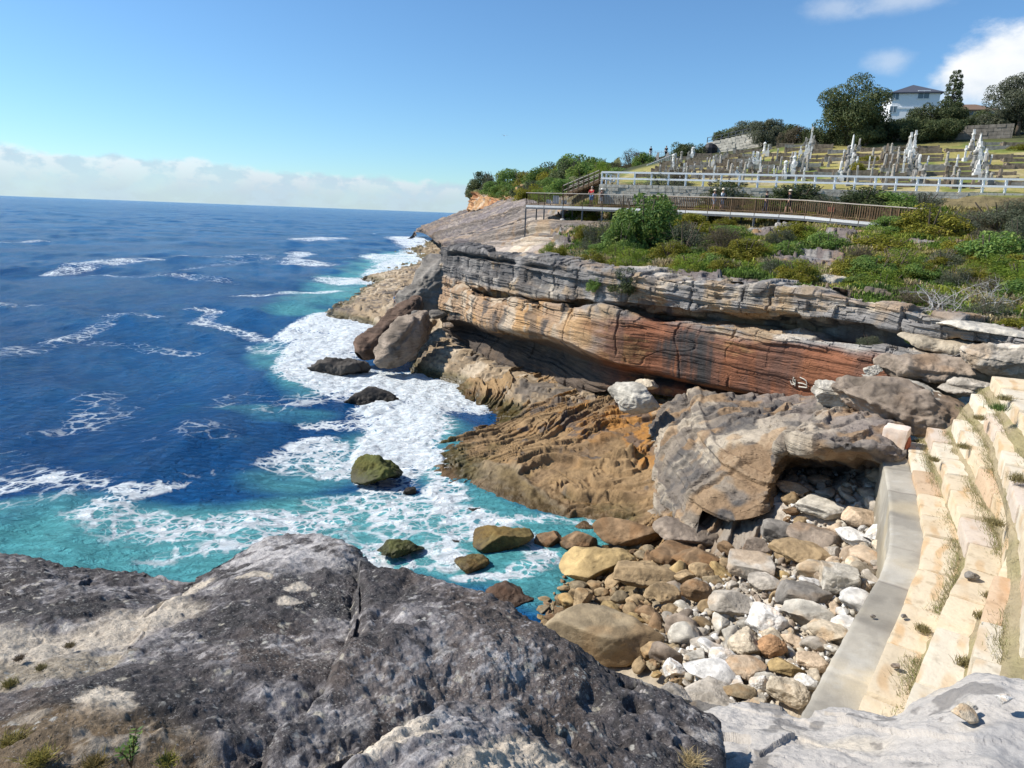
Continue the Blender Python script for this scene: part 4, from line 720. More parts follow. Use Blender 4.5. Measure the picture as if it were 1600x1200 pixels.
def cobbles():
    rr = random.Random(3); made = 0; placed = list(PLACED); tries = 0; small = []
    while made < 290 and tries < 26000:
        tries += 1; px = rr.uniform(835, 1395); py = rr.uniform(715, 1125)
        if not inpoly(px, py, BEACH): continue
        p, t = on_bed(px, py); r_ = rr.uniform(.24, .46) if tries < 900 else rr.uniform(.16, .33) if tries < 4000 else rr.uniform(.11, .24)
        if px < 1010: r_ *= .85
        if any((p[0]-a)**2+(p[1]-b)**2 < ((r_+c)*.70)**2 for a, b, c in placed): continue
        placed.append((p[0], p[1], r_)); z = 'cave' if py < 770 and px > 1200 else 'wall' if px > 1190+(1000-py)*.35 or (px > 1110 and py > 985) else 'wash' if px < 1035 or py < 905 else 'mid'
        lab, grp, cs = ZONES[z]; o = obj('cobble', SMALL[rr.randrange(14)]); s = r_*2*rr.uniform(.85, 1.2); o.scale = (s, s*rr.uniform(.85, 1.1), s*rr.uniform(.75, 1.1)); o.location = (p[0], p[1], p[2]+.10*s)
        o.rotation_euler = (rr.uniform(-.35, .35), rr.uniform(-.35, .35), rr.uniform(0, 6.28)); k = rr.uniform(.8, 1.15); c = SC[rr.choice(cs)]; o.color = (c[0]*k, c[1]*k, c[2]*k, 1); tag(o, lab, 'cobble', grp); made += 1
    # gravel between: past the 290 largest, one object
    D, Fc = ico(2); Vs = []; Fs = []; Cs = []; n = 0; r = np.random.default_rng(8)
    for _ in range(2600):
        px = r.uniform(835, 1395); py = r.uniform(715, 1125)
        if not inpoly(px, py, BEACH): continue
        p, t = on_bed(px, py); s = r.uniform(.035, .10); V = D*(1+.25*r.normal(size=(len(D), 1)))*s*r.uniform(.55, 1.3, 3); a = r.uniform(0, 6.28); Rz = np.array([[math.cos(a), -math.sin(a), 0], [math.sin(a), math.cos(a), 0], [0, 0, 1]])
        Vs.append(V@Rz.T+p+np.array([0, 0, s*.4])); Fs.append(Fc+n*len(D)); n += 1; pal = ('brown', 'tan', 'khaki') if px < 1060 else ('grey', 'pale', 'cream', 'greybrown', 'white'); Cs.append(np.tile(np.array(SC[pal[r.integers(len(pal))]])*r.uniform(.8, 1.1), (len(D), 1)))
    tag(obj('gravel', mesh_np('gravel', np.concatenate(Vs), np.concatenate(Fs), rock_mat('gravel_stone', 3, .3, .3), np.concatenate(Cs), True, 3)), 'small gravel and stones filling the gaps between the beach boulders', 'gravel', None, 'stuff')
cobbles()
# ================================================================== CAVE ROCK AND SLABS BESIDE THE TERRACE
def build_cave():
    C = [(960, [(640,41),(660,40),(710,37),(744,35),(754,35),(764,35),(777,35)]), (1010, [(640,38),(655,36.6),(700,33.5),(742,30.5),(752,30.5),(762,30.5),(775,30.5)]), (1040, [(626,35.4),(648,33.2),(696,29.8),(747,27.4),(757,27.1),(768,26.8),(782,26.4)]), (-1, [(640,33),(655,31),(700,27.5),(742,25.2),(752,25.3),(762,25.6),(775,25.8)]), (1080, [(612,34.6),(640,31.8),(690,27.8),(752,25.3),(762,24.9),(774,24.5),(790,24.2)]), (1140, [(614,33),(640,29.5),(690,25.4),(770,23.6),(782,23.2),(796,22.9),(812,22.7)]),
      (1200, [(618,32.5),(640,28.8),(684,24.6),(738,23.2),(752,23.1),(778,22.8),(800,22.6)]), (1225, [(619,32.2),(640,28.5),(680,24.2),(694,22.2),(701,23.0),(738,25),(772,24.4)]), (1260, [(620,32),(638,28),(674,23.9),(695,21.4),(701,22.4),(733,26.2),(770,25.4)]),
      (1310, [(619,31),(634,27.6),(666,23.6),(697,20.6),(704,21.8),(735,26.0),(768,25.0)]), (1360, [(628,29),(640,26.5),(664,23.2),(702,20.4),(709,21.6),(736,25.4),(764,24.2)]), (1398, [(640,27.4),(650,25.6),(668,22.9),(712,20.6),(720,21.4),(738,23.4),(758,23.2)]), (1415, [(648,26.9),(656,25.6),(676,23.2),(708,21.3),(716,22.0),(734,23.4),(752,23.2)])]
    P = patch([[(x, a, b) for a, b in c] for x, c in C if x > 0], 620, [50, 80, 90, 20, 40, 40]); kz = np.linspace(0, 1, 22)[None, 1:, None]; P = np.concatenate([P, P[:, -1:]+(np.array([-.25, -.45, 0])*kz-np.array([0, 0, 1.3])*kz**1.3)*(P[:, :1, :1] < 9.6+4*0)], 1).astype(np.float32); P = blur(P, 3, 1); P = blur(P, 2, 0); N = normals(P)
    q = P[..., 2]+.05*P[..., 0]+.12*fbm(P, .4, 2, 3); l1, _ = layers(q, 61, .12, .4, .1); m = fbm(P, .6, 4, 5); m2 = fbm(P, 2.5, 4, 8); low = sst(P[..., 2], 4.3, 3.9)
    s = (P[..., 0]*.5+P[..., 1]*-.86)+.8*m; fr = (s/1.1)-np.floor(s/1.1); st = np.where(fr < .88, fr/.88, (1-fr)/.12)*sst(fbm(P, .5, 2, 31), -.3, .3)
    pit = sst(ridge(P, 2.2, 2, 19), .66, .85)*sst(fbm(P, .5, 2, 22), .05, .3); P = P+N*(.10*l1+.16*m+.06*m2+.2*st-.16*pit)[..., None]
    c = base_col(P, np.array([.165, .138, .112])); c = cm(c, np.array([.25, .205, .155]), .8*sst(m+.4*m2, .0, .5)); c = cm(c, CREAM*.8, .7*sst(fbm(P, .45, 3, 12)+.25*m2, .25, .5)*sst(P[..., 0], 13.5, 9)); c = cm(c, np.array([.20, .165, .145]), .75*sst(P[..., 0], 9.5, 12)*sst(m, -.6, .1)); c = cm(c, CREAM*.75, .6*sst(l1+m2*.5, .5, .9)); c = cm(c, DGREY*.9, .75*sst(-m+.6*m2, .15, .6)); c = cm(c, OCH*.8, .5*sst(fbm(P, .8, 3, 33), .2, .5))
    struct(grid_obj('cave_rock', P, M_CLIFF, c))
build_cave()
slab = dict(bed=.045, rough=.085, band=.3, ncut=8, soft=16)
def slab_rock(px, py, w, h, t, dims, colr, label, rot, seed, kw=None, name='slab_rock', sub=7):
    c = W(px, py, t); o = obj(name, stone_mesh(name, seed, sub, dims=dims, **(kw or slab))); o.location = c; o.rotation_euler = rot; o.color = (*SC[colr], 1); tag(o, label, 'rock'); return o
slab_rock(1412, 630, 0, 0, 25.0, (4.9, 3.0, 1.8), 'greybrown', 'wide grey weathered slab overhanging the top of the block terrace', (.0, .16, -.65), 31)
slab_rock(1462, 583, 0, 0, 26.6, (4.0, 3.0, 1.45), 'greybrown', 'flat topped grey brown slab stacked above the wide weathered slab', (.0, .10, -.55), 42)
slab_rock(1420, 604, 0, 0, 25.6, (3.2, 2.2, .55), 'pale', 'thin pale slab sandwiched between the two big slabs', (0, .12, -.6), 44)
slab_rock(1364, 580, 0, 0, 27, (.75, .6, .6), 'pale', 'small hollowed pale rock on the left end of the slab stack', (0, .2, .3), 47, dict(rough=.1), sub=6)
slab_rock(1512, 606, 0, 0, 24.6, (2.2, 1.0, .6), 'grey', 'small layered slab above the terrace, right of the stacked slabs', (0, .05, -.5), 51)
slab_rock(1580, 560, 0, 0, 24.2, (2.6, 1.6, 1.3), 'grey', 'grey pitted rock at the right edge above the topmost terrace block', (0, .1, -.5), 56)
slab_rock(1318, 616, 0, 0, 26.6, (2.0, 1.6, 1.2), 'pale', 'pale smooth rock at the left foot of the slab stack below the red wall', (0, .1, -.4), 59)
slab_rock(1308, 441, 0, 0, 36.2, (2.9, 1.8, .8), 'pale', 'pale flaky rock outcrop lying in the scrub above the cliff', (0, .06, -.6), 66, dict(bed=.05, rough=.06))
slab_rock(1316, 388, 0, 0, 43.2, (1.7, 1.1, .7), 'pale', 'small pale rock showing among scrub below the boardwalk', (0, .1, -.4), 68)
slab_rock(1235, 470, 0, 0, 32.6, (2.6, 1.4, .6), 'pale', 'long pale flaky ledge rock on the rim of the cliff', (0, .06, -.7), 69, dict(bed=.05, rough=.05))
slab_rock(1398, 487, 0, 0, 29.6, (3.4, 1.6, .75), 'cream', 'cream broken ledge rock under the dead branches', (0, .1, -.7), 72, dict(bed=.05, rough=.07))
slab_rock(1560, 518, 0, 0, 26, (4.2, 2.0, .7), 'pale', 'long pale ledge rock at the right below the dead branches', (0, .05, -.6), 75, dict(bed=.05, rough=.06))
slab_rock(1480, 540, 0, 0, 27.3, (3.6, 1.6, .8), 'cream', 'cream ledge rock directly above the slab stack', (0, .08, -.7), 77, dict(bed=.05, rough=.06))
# ================================================================== CONCRETE WALL AND BLOCK TERRACE
def resample(pts, step):
    pts = np.array(pts, float); A = catmull(pts, 400); d = np.r_[0, np.cumsum(np.linalg.norm(np.diff(A, axis=0), axis=1))]; n = max(2, int(d[-1]/step)); s = np.linspace(0, d[-1], n); return np.stack([np.interp(s, d, A[:, i]) for i in range(A.shape[1])], 1), s
def build_wall():
    L = [(4.1, 8.0), (6.2, 10.7), (8.25, 13.3), (10.0, 16.4), (11.9, 20.4)]; A, _ = resample(L, .06); n = len(A); tg = np.gradient(A, axis=0); tg /= np.linalg.norm(tg, axis=1, keepdims=True); nr = np.stack([tg[:, 1], -tg[:, 0]], 1)
    prof = [(-.10, 2.4), (0, 4.1), (0, 4.97), (.03, 5.0), (.72, 5.0), (.75, 4.96), (.75, 4.3)]; pr = []
    for (a, b), (c, d) in zip(prof[:-1], prof[1:]):
        k = max(2, int(math.hypot(c-a, d-b)/.06)); pr += [(a+(c-a)*i/k, b+(d-b)*i/k) for i in range(k)]
    pr = np.array(pr+[prof[-1]]); P = np.zeros((n, len(pr), 3)); P[..., :2] = A[:, None]+nr[:, None]*pr[None, :, :1]; P[..., 2] = pr[None, :, 1]; P = P.astype(np.float32)
    sl = (np.arange(n)*.06/1.9)[:, None]+0*P[..., 0]; jt = sst(np.abs(sl-np.round(sl))*1.9, .03, .0); P += (normals(P)*(.018*fbm(P, 1.5, 4, 3)+.008*fbm(P, 7, 3, 4)-.02*jt)[..., None]); m = fbm(P, .8, 4, 5); m2 = fbm(P, 5, 4, 8); c = base_col(P, np.array([.34, .31, .255])); c = cm(c, np.array([.23, .21, .175]), .7*sst(m+.4*m2, -.1, .5)); c = cm(c, np.array([.50, .42, .29]), .75*sst(fbm(P, .35, 3, 12), .05, .4)); c = cm(c, np.array([.44, .42, .37]), .4*sst(m2-m, .3, .8)); c = cm(c, np.array([.15, .13, .11]), .8*jt); c = c*(1+.16*np.sin(np.round(sl-.5)*2.3))[..., None]; c = cm(c, np.array([.20, .17, .12]), .7*sst(P[..., 2]+.3*m, 4.3, 3.6))
    org = P.reshape(-1, 3).mean(0); o = obj('seawall', mesh_np('seawall', P-org, grid_faces(*P.shape[:2]), rock_mat('concrete', 3, .16, .3, .25), c), None, org); tag(o, 'grey weathered concrete wall curving along the beach below the sandstone block terrace', 'wall')
build_wall()
def block_mat():
    N = newmat('sandstone_block'); p = N.add('ShaderNodeTexCoord').outputs['Object']; oi = N.add('ShaderNodeObjectInfo'); cv = N.add('ShaderNodeCombineXYZ'); N.put(cv.inputs[0], N.m('MULTIPLY', oi.outputs['Random'], 40)); N.put(cv.inputs[1], N.m('MULTIPLY', oi.outputs['Random'], 17)); p = N.vm('ADD', p, cv.outputs[0])
    wv = N.add('ShaderNodeTexWave', wave_type='RINGS'); N.put(wv.inputs['Vector'], p); wv.inputs['Scale'].default_value = .8; wv.inputs['Distortion'].default_value = 5; wv.inputs['Detail'].default_value = 3; wv.inputs['Detail Scale'].default_value = .8
    n = N.noise(p, 2, 5, .6); n2 = N.noise(p, 14, 5, .65); k = N.m('ADD', N.m('MULTIPLY', N.m('SUBTRACT', n, .5), .25), N.m('ADD', N.m('MULTIPLY', N.m('SUBTRACT', n2, .5), .25), 1.0)); cc = N.add('ShaderNodeCombineXYZ'); [N.put(cc.inputs[i], k) for i in range(3)]
    c = N.mix(N.m('MULTIPLY', N.ss(wv.outputs['Fac'], .45, .95), N.ss(N.noise(p, .9, 2), .4, .65)), (1, 1, 1), (.90, .74, .58)); c = N.mix(N.m('MULTIPLY', N.ss(N.noise(p, 1.1, 3), .52, .68), .4), c, (.92, .80, .64)); c = N.mix(N.m('MULTIPLY', N.ss(N.noise(p, 3.2, 6), .55, .72), .55), c, (.55, .50, .44)); c = N.mix(N.m('MULTIPLY', N.ss(N.noise(N.scale(p, (1, 1, .25)), 5, 5), .62, .74), .5), c, (.38, .34, .30))
    c = N.mix(1.0, c, N.mix(1.0, cc.outputs[0], oi.outputs['Color'], 'MULTIPLY'), 'MULTIPLY'); N.put(N.b.inputs['Base Color'], c); N.b.inputs['Roughness'].default_value = .85; N.b.inputs['Specular IOR Level'].default_value = .25; N.put(N.b.inputs['Normal'], N.bump(N.m('ADD', n2, n), .35, .05)); return N.mat
M_BLOCK = block_mat()
def block_mesh(l, d, h, seed, rough=.02):
    bm = bmesh.new(); bmesh.ops.create_cube(bm, size=1); bmesh.ops.subdivide_edges(bm, edges=bm.edges[:], cuts=11, use_grid_fill=True); V, Fc = bm_arrays(bm); bm.free(); r = np.random.default_rng(seed)
    E = np.abs(V)*2; k = 26.; q = (E**k).sum(1)**(1/k); V = V/np.maximum(q, 1e-6)[:, None]*np.minimum(1, E.max(1))[:, None]; V = V*np.array([l, d, h])*1.0; V[:, 0] += V[:, 1]*r.uniform(-.05, .05)+V[:, 2]*r.uniform(-.04, .04); V[:, 2] += V[:, 0]*r.uniform(-.03, .03)+V[:, 1]*r.uniform(-.04, .04)
    n = V/np.linalg.norm(V, axis=1, keepdims=True); V = V+n*(rough*1.1*fbm(V, 1.6, 3, seed % 50)+rough*.55*fbm(V, 6, 3, seed % 50+2))[:, None]; me = mesh_np('stone_block', V, Fc, M_BLOCK); me.set_sharp_from_angle(angle=R(32)); return me
ORD = ['first', 'second', 'third', 'fourth', 'fifth', 'sixth', 'seventh', 'eighth', 'ninth', 'tenth', 'eleventh', 'twelfth', 'thirteenth', 'fourteenth', 'fifteenth', 'sixteenth', 'seventeenth', 'eighteenth', 'nineteenth', 'twentieth', 'twenty-first', 'twenty-second', 'twenty-third', 'twenty-fourth', 'twenty-fifth', 'twenty-sixth', 'twenty-seventh', 'twenty-eighth', 'twenty-ninth', 'thirtieth', 'thirty-first', 'thirty-second']
ROWS = [(5.16, [(4.6, 7.6), (6.6, 10.2), (9.1, 13.4), (10.5, 15.9), (13.3, 21.6)], .95), (5.62, [(4.9, 7.1), (7.4, 10.2), (9.6, 12.8), (11.4, 16.3), (14.0, 21.7)], .95), (6.12, [(5.6, 7.0), (8.0, 10.0), (10.3, 12.7), (12.0, 16.1), (14.6, 21.5)], .95),
        (6.70, [(7.2, 8.2), (9.5, 11.4), (11.9, 15.3), (13.9, 18.7), (15.6, 22.3)], 1.05), (7.30, [(8.6, 8.6), (11.0, 12.0), (13.2, 16.4), (16.4, 22.6)], 1.05), (7.85, [(10.0, 9.0), (12.4, 12.4), (14.8, 17.0), (17.4, 21.6)], 1.05)]
def build_terrace():
    rr = random.Random(9); lines = []
    for k, (z, pts, dep) in enumerate(ROWS):
        A, s = resample(pts, .05); lines.append((z, A)); pos = .0; i = 0; n = 0
        while pos < s[-1]-.5:
            l = rr.uniform(1.15, 2.0); a = np.array([np.interp(pos, s, A[:, 0]), np.interp(pos, s, A[:, 1])]); b = np.array([np.interp(min(pos+l, s[-1]), s, A[:, 0]), np.interp(min(pos+l, s[-1]), s, A[:, 1])]); pos += l+.018
            tg = (b-a)/np.linalg.norm(b-a); nr = np.array([tg[1], -tg[0]]); d = dep+rr.uniform(-.08, .05); h = .75; zz = z+rr.uniform(-.025, .025); off = rr.uniform(-.025, .025); c = (a+b)/2+nr*(d/2+off)
            o = obj('stone_block', block_mesh(np.linalg.norm(b-a), d, h, 900+k*40+i)); o.location = (c[0], c[1], zz-h/2); o.rotation_euler = (rr.uniform(-.008, .008), rr.uniform(-.008, .008), math.atan2(tg[1], tg[0])+rr.uniform(-.012, .012)); g = rr.random(); col = (.60, .50, .355) if g < .5 else (.62, .55, .43) if g < .8 else (.57, .48, .39) if g < .95 else (.52, .38, .25); kk = rr.uniform(.9, 1.06); o.color = tuple(v*kk for v in col)+(1,)
            tone = 'cream' if g < .5 else 'white cream' if g < .78 else 'pinkish' if g < .93 else 'tawny'
            tag(o, f'{tone} block, {ORD[min(i, 25)]} from the near end of {ORD[k]} row above the wall', 'stone block', 'sandstone blocks of the terrace'); i += 1
    # earth between the rows, rising to the hillside
    prof = [np.column_stack([resample(p, .05)[0][np.linspace(0, len(resample(p, .05)[0])-1, 90).astype(int)], np.full(90, z-.42)]) for z, p, d in ROWS]
    prof = [np.concatenate([[q[0]+(q[0]-q[6])/np.linalg.norm((q[0]-q[6])[:2])*5-np.array([0, 0, .3])], q]) for q in prof]
    last = prof[-1]; ext = [last+np.array([1.5, -.3, .35]), last+np.array([5, -.5, .9]), last+np.array([14, -1, 2.0])]; first = prof[0]-np.array([.3, -.2, .6])
    P = np.stack([first]+prof+ext, 1); P = catmull(np.swapaxes(P, 0, 1), 160).swapaxes(0, 1); P[..., 2] += .05*fbm(P, 1.5, 3, 3); c = cm(base_col(P, np.array([.32, .26, .16])), np.array([.27, .23, .12]), sst(fbm(P, .8, 3, 5), -.1, .4)); struct(grid_obj('terrace_earth', P.astype(np.float32), M_CLIFF, c)); return lines
LINES = build_terrace()
o = obj('stone_block', block_mesh(.75, .7, .85, 77, .03)); c = W(1399, 686, 22.0); o.location = c; o.rotation_euler = (0, 0, .9); o.color = (.72, .60, .5, 1); tag(o, 'single white block with a rough red face wedged between cave rock and terrace', 'stone block')
def redface():
    V, Fc = ico(5); V = V*np.array([.33, .07, .26]); V = V+(V/np.linalg.norm(V, axis=1, keepdims=True))*(.05*fbm(V, 6, 3, 3))[:, None]; f = obj('broken_face', mesh_np('broken_face', V, Fc, plain('red_stone', (.34, .10, .05), .9, .35, 12, .6), None, True, 3), o); f.location = (0, -.37, -.08); f.rotation_euler = (0, 0, 0); f['label'] = 'rough red broken front face'
redface()
for a in ((1520, 898, 26, 15, 'dgrey', 'dark flat stone lying on the second row of terrace blocks', 11.3), (1399, 1037, 16, 14, 'greybrown', 'small brown stone lying on the first row of terrace blocks', 9.3), (1363, 962, 10, 7, 'dgrey', 'tiny dark stone lying on top of the concrete wall', 10.5), (1412, 962, 12, 8, 'dgrey', 'tiny dark stone on a tawny block near the wall', 10.3), (1583, 936, 8, 5, 'dgrey', 'tiny dark stone on the third row of terrace blocks', 10.2)):
    zt = 5.68 if 'second' in a[5] else 5.2 if 'first' in a[5] or 'tawny' in a[5] else 5.03 if 'wall' in a[5] and 'tawny' not in a[5] else 6.15
    p = WZ(a[0], a[1]+a[3]*.4, zt); t = (p-EYE)@_f; s = a[2]*t/F; q = obj('stone', stone_mesh('stone', int(a[0]), 4, dims=(s, s*.7, s*.5))); q.location = p+np.array([0, 0, s*.2]); q.color = (*SC[a[4]], 1); tag(q, a[5], 'stone')
for a in ((1508, 1113, 42, 24, 'cream', 'cream pebble pair, larger stone lying on the pale foreground rock', 4.28), (1520, 1104, 20, 14, 'pale', 'smaller pale pebble touching the cream one on the pale foreground rock', 4.32), (1568, 1091, 26, 30, 'white', 'white upright pebble at the right edge of the pale foreground rock', 4.26)):
    c = W(a[0], a[1], a[6]); s = a[2]*a[6]/F; q = obj('pebble', stone_mesh('pebble', int(a[0]), 5, dims=(s, s*.8, s*.62), rough=.03)); q.location = c; q.color = (*SC[a[4]], 1); tag(q, a[5], 'pebble')
# ================================================================== SMALL MESH KIT
class MB:
    def __init__(s): s.V = []; s.F = []; s.n = 0
    def add(s, V, Fc):
        V = np.asarray(V, float).reshape(-1, 3); s.V.append(V); s.F += [tuple(int(i)+s.n for i in f) for f in Fc]; s.n += len(V); return s
    def box(s, c, d, ax=None):
        """centre, full sizes, optional 3x3 rows = axes"""
        c = np.asarray(c, float); A = np.eye(3) if ax is None else np.asarray(ax, float); d = np.asarray(d, float)/2
        V = [c+A[0]*d[0]*i+A[1]*d[1]*j+A[2]*d[2]*k for i in (-1, 1) for j in (-1, 1) for k in (-1, 1)]
        return s.add(V, [(0, 1, 3, 2), (4, 6, 7, 5), (0, 4, 5, 1), (2, 3, 7, 6), (0, 2, 6, 4), (1, 5, 7, 3)])
    def bar(s, a, b, w, h=None):
        a = np.asarray(a, float); b = np.asarray(b, float); x = b-a; L = np.linalg.norm(x); x = x/L; u = np.array([0, 0, 1.]) if abs(x[2]) < .95 else np.array([0, 1., 0]); y = np.cross(u, x); y /= np.linalg.norm(y); z = np.cross(x, y)
        return s.box((a+b)/2, (L, w, h or w), (x, y, z))
    def tube(s, pts, rad, n=7):
        pts = np.asarray(pts, float); rad = np.broadcast_to(np.asarray(rad, float), (len(pts),)); tg = np.gradient(pts, axis=0); tg /= np.linalg.norm(tg, axis=1, keepdims=True)+1e-9; V = []
        for p, t, r in zip(pts, tg, rad):
            u = np.array([1., 0, 0]) if abs(t[0]) < .8 else np.array([0, 1., 0]); a = np.cross(t, u); a /= np.linalg.norm(a); b = np.cross(t, a)
            V += [p+r*(a*math.cos(2*math.pi*k/n)+b*math.sin(2*math.pi*k/n)) for k in range(n)]
        m = len(pts); Fc = [(i*n+k, i*n+(k+1) % n, (i+1)*n+(k+1) % n, (i+1)*n+k) for i in range(m-1) for k in range(n)]
        Fc += [tuple(range(n-1, -1, -1)), tuple((m-1)*n+k for k in range(n))]; return s.add(V, Fc)
    def lathe(s, c, prof, n=10, ax=None):
        c = np.asarray(c, float); V = [c+np.array([r*math.cos(2*math.pi*k/n), r*math.sin(2*math.pi*k/n), z]) for r, z in prof for k in range(n)]; m = len(prof)
        Fc = [(i*n+k, i*n+(k+1) % n, (i+1)*n+(k+1) % n, (i+1)*n+k) for i in range(m-1) for k in range(n)]+[tuple(range(n-1, -1, -1)), tuple((m-1)*n+k for k in range(n))]; return s.add(V, Fc)
    def build(s, name, mat, parent=None, smooth=False, origin=None):
        V = np.concatenate(s.V); 
        if parent is not None and origin is None: V = V-np.array(parent.location)
        if origin is not None: V = V-np.asarray(origin)
        me = bpy.data.meshes.new(name); me.from_pydata(V.tolist(), [], s.F); me.update()
        if smooth: me.polygons.foreach_set('use_smooth', np.ones(len(me.polygons), bool))
        me.materials.append(mat); o = obj(name, me, parent)
        if origin is not None and parent is None: o.location = [float(v) for v in origin]
        return o
TIMB = plain('weathered_timber', (.17, .11, .062), .85, .35, 6, .2); RAILW = plain('pale_handrail', (.50, .44, .37), .6, .15); STEEL = plain('grey_steel', (.12, .125, .13), .55, .15); FASC = plain('pale_fascia', (.62, .62, .60), .6, .1); CONC = plain('footing_concrete', (.42, .40, .36), .9, .2)
WHITEP = plain('white_paint', (.82, .82, .80), .55, .06); STONEW = plain('wall_stone', (.48, .44, .36), .95, .4, 3, .6, dist=.06); KERB = plain('grave_kerb_stone', (.20, .16, .12), .95, .5, 3, .5, dist=.05); KERBG = plain('grave_grey_stone', (.26, .245, .22), .95, .4, 3, .5, dist=.05); MARB = plain('pale_marble', (.62, .61, .58), .7, .2, 5, .2); SLABG = plain('grave_slab', (.36, .33, .28), .9, .3, 4, .3); EARTH = plain('grave_earth', (.17, .13, .07), .95, .4, 4, .6, dist=.05); GRASSY = plain('grave_grass', (.17, .19, .05), .95, .4, 6, .7, dist=.08)
SIGNW = plain('sign_panel', (.78, .77, .74), .5, .06); PLAQ = plain('brown_plaque', (.16, .05, .03), .6, .15)
# ================================================================== BOARDWALK
BW = [np.array(W(822, 319, 66.0)), np.array(W(1010, 325, 60.0)), np.array(W(1225, 334, 52.5)), np.array(W(1320, 342, 49.2)), np.array(W(1440, 352, 46.0))]
def boardwalk():
    t = empty('boardwalk', BW[2], 0, 'raised timber boardwalk on steel posts with baluster railing below the cemetery', 'boardwalk'); A, s = resample(BW, .05); L = s[-1]
    def at(d): return np.array([np.interp(d, s, A[:, i]) for i in range(3)])
    def fr(d): x = at(min(d+.1, L))-at(max(d-.1, 0)); x /= np.linalg.norm(x); y = np.array([-x[1], x[0], 0]); y /= np.linalg.norm(y); return x, y if y[1] > 0 else -y
    dk = MB(); fa = MB(); n = int(L/.16)
    for i in range(n):
        d = (i+.5)*.16; x, y = fr(d); dk.box(at(d)+y*1.1-np.array([0, 0, .03]), (.145, 2.3, .05), (x, y, np.cross(x, y)))
    dk.build('deck', TIMB, t); nb = int(round(L/2.0))
    for i in range(nb):
        a, b = at(L*i/nb), at(L*(i+1)/nb); x, y = fr(L*(i+.5)/nb); fa.bar(a-np.array([0, 0, .17])-y*.04+x*.03, b-np.array([0, 0, .17])-y*.04-x*.03, .07, .2); fa.bar(a-np.array([0, 0, .17])+y*2.2, b-np.array([0, 0, .17])+y*2.2, .07, .2)
    st = MB(); [st.bar(at(L*i/nb)-np.array([0, 0, .36])-fr(L*i/nb)[1]*.02, at(L*(i+1)/nb)-np.array([0, 0, .36])-fr(L*i/nb)[1]*.02, .12, .14) for i in range(nb)]; st.build('bearer', STEEL, t); fa.build('edge_beam', FASC, t)
    for i in range(nb+1):
        d = L*i/nb; x, y = fr(d); p = at(d)
        for off in (0, 2.2):
            q = p+y*off
            if off == 0 or i > 3: m = MB(); m.bar(q-np.array([0, 0, .3]), q+np.array([0, 0, 1.05]), .09); m.build('rail_post', TIMB, t)
            g = min(ground_z(q[0], q[1]), q[2]-.5)
            if (i < 13 and off == 0) or (off and i % 2 == 0):
                m = MB(); m.bar((*q[:2], g-.3), q-np.array([0, 0, .4]), .13); po = m.build('support_post', STEEL, t)
                if i % 2 == 0 and off == 0 and i: MB().lathe((q[0], q[1], g-.2), [(.26, 0), (.26, .3), (.18, .4), (.08, .42)], 10).build('footing', CONC, po, origin=np.array(t.location))
        if i < nb:
            for off in (0, 2.2):
                if off and i < 3: continue
                m = MB(); k = 12
                for j in range(1, k):
                    q = at(d+L/nb*j/k)+y*off; m.bar(q+np.array([0, 0, .08]), q+np.array([0, 0, 1.0]), .042)
                a, b = at(d)+y*off, at(L*(i+1)/nb)+y*off; m.bar(a+np.array([0, 0, .1]), b+np.array([0, 0, .1]), .05, .05); m.build('railing_panel', TIMB, t)
    for off in (0, 2.2):
        m = MB()
        for i in range(nb):
            if off and i < 3: continue
            y = fr(L*i/nb)[1]; y2 = fr(L*(i+1)/nb)[1]; m.bar(at(L*i/nb)+y*off+np.array([0, 0, 1.09]), at(L*(i+1)/nb)+y2*off+np.array([0, 0, 1.09]), .13, .06)
        m.build('handrail', RAILW if off == 0 else TIMB, t)
    x, y = fr(0); a = at(0); b = a+y*5.2; m = MB(); m.bar(a+np.array([0, 0, 1.08]), b+np.array([0, 0, 1.08]), .1, .06); [m.bar(a+(b-a)*q/14+np.array([0, 0, -.2 if q % 7 == 0 else .05]), a+(b-a)*q/14+np.array([0, 0, 1.05]), .03 if q % 7 else .09) for q in range(15)]; m.build('end_railing', TIMB, t)
    x5, y5 = fr(2.5); dk = MB(); [dk.box(a+x*(.08+.16*i)+y*3.7-np.array([0, 0, .03]), (.145, 2.9, .05), (x, y, np.cross(x, y))) for i in range(38)]; dk.build('landing', TIMB, t)
    return at, fr, L
bw_at, bw_fr, BWL = boardwalk()
def bw_px(px):       # distance along the boardwalk seen at a column
    best = min(np.linspace(0, BWL, 400), key=lambda d: abs(800+F*((bw_at(d)-EYE)@_r)/((bw_at(d)-EYE)@_f)-px)); return best
for px, w_, h_, z0, lab in ((856, .46, .38, .12, 'small white panel, leftmost of three on the boardwalk railing'), (868, .62, .75, .12, 'tall white panel in the middle of three on the boardwalk railing'), (880, .58, .36, .12, 'small white panel, right of the tall one on the boardwalk railing')):
    d = bw_px(px); x, y = bw_fr(d); p = bw_at(d)+y*.10; m = MB(); m.box(p+np.array([0, 0, z0+h_/2]), (w_, .03, h_), (x, y, np.array([0, 0, 1.]))); tag(m.build('notice_board', SIGNW, origin=p), lab, 'notice board')
d = bw_px(1275); x, y = bw_fr(d); p = bw_at(d)+y*2.1; m = MB(); m.box(p+np.array([0, 0, .55]), (.55, .04, .36), (x, y, np.array([0, 0, 1.]))); tag(m.build('plaque', PLAQ, origin=p), 'brown plaque on the far railing of the boardwalk, right of the hatted walker', 'plaque')
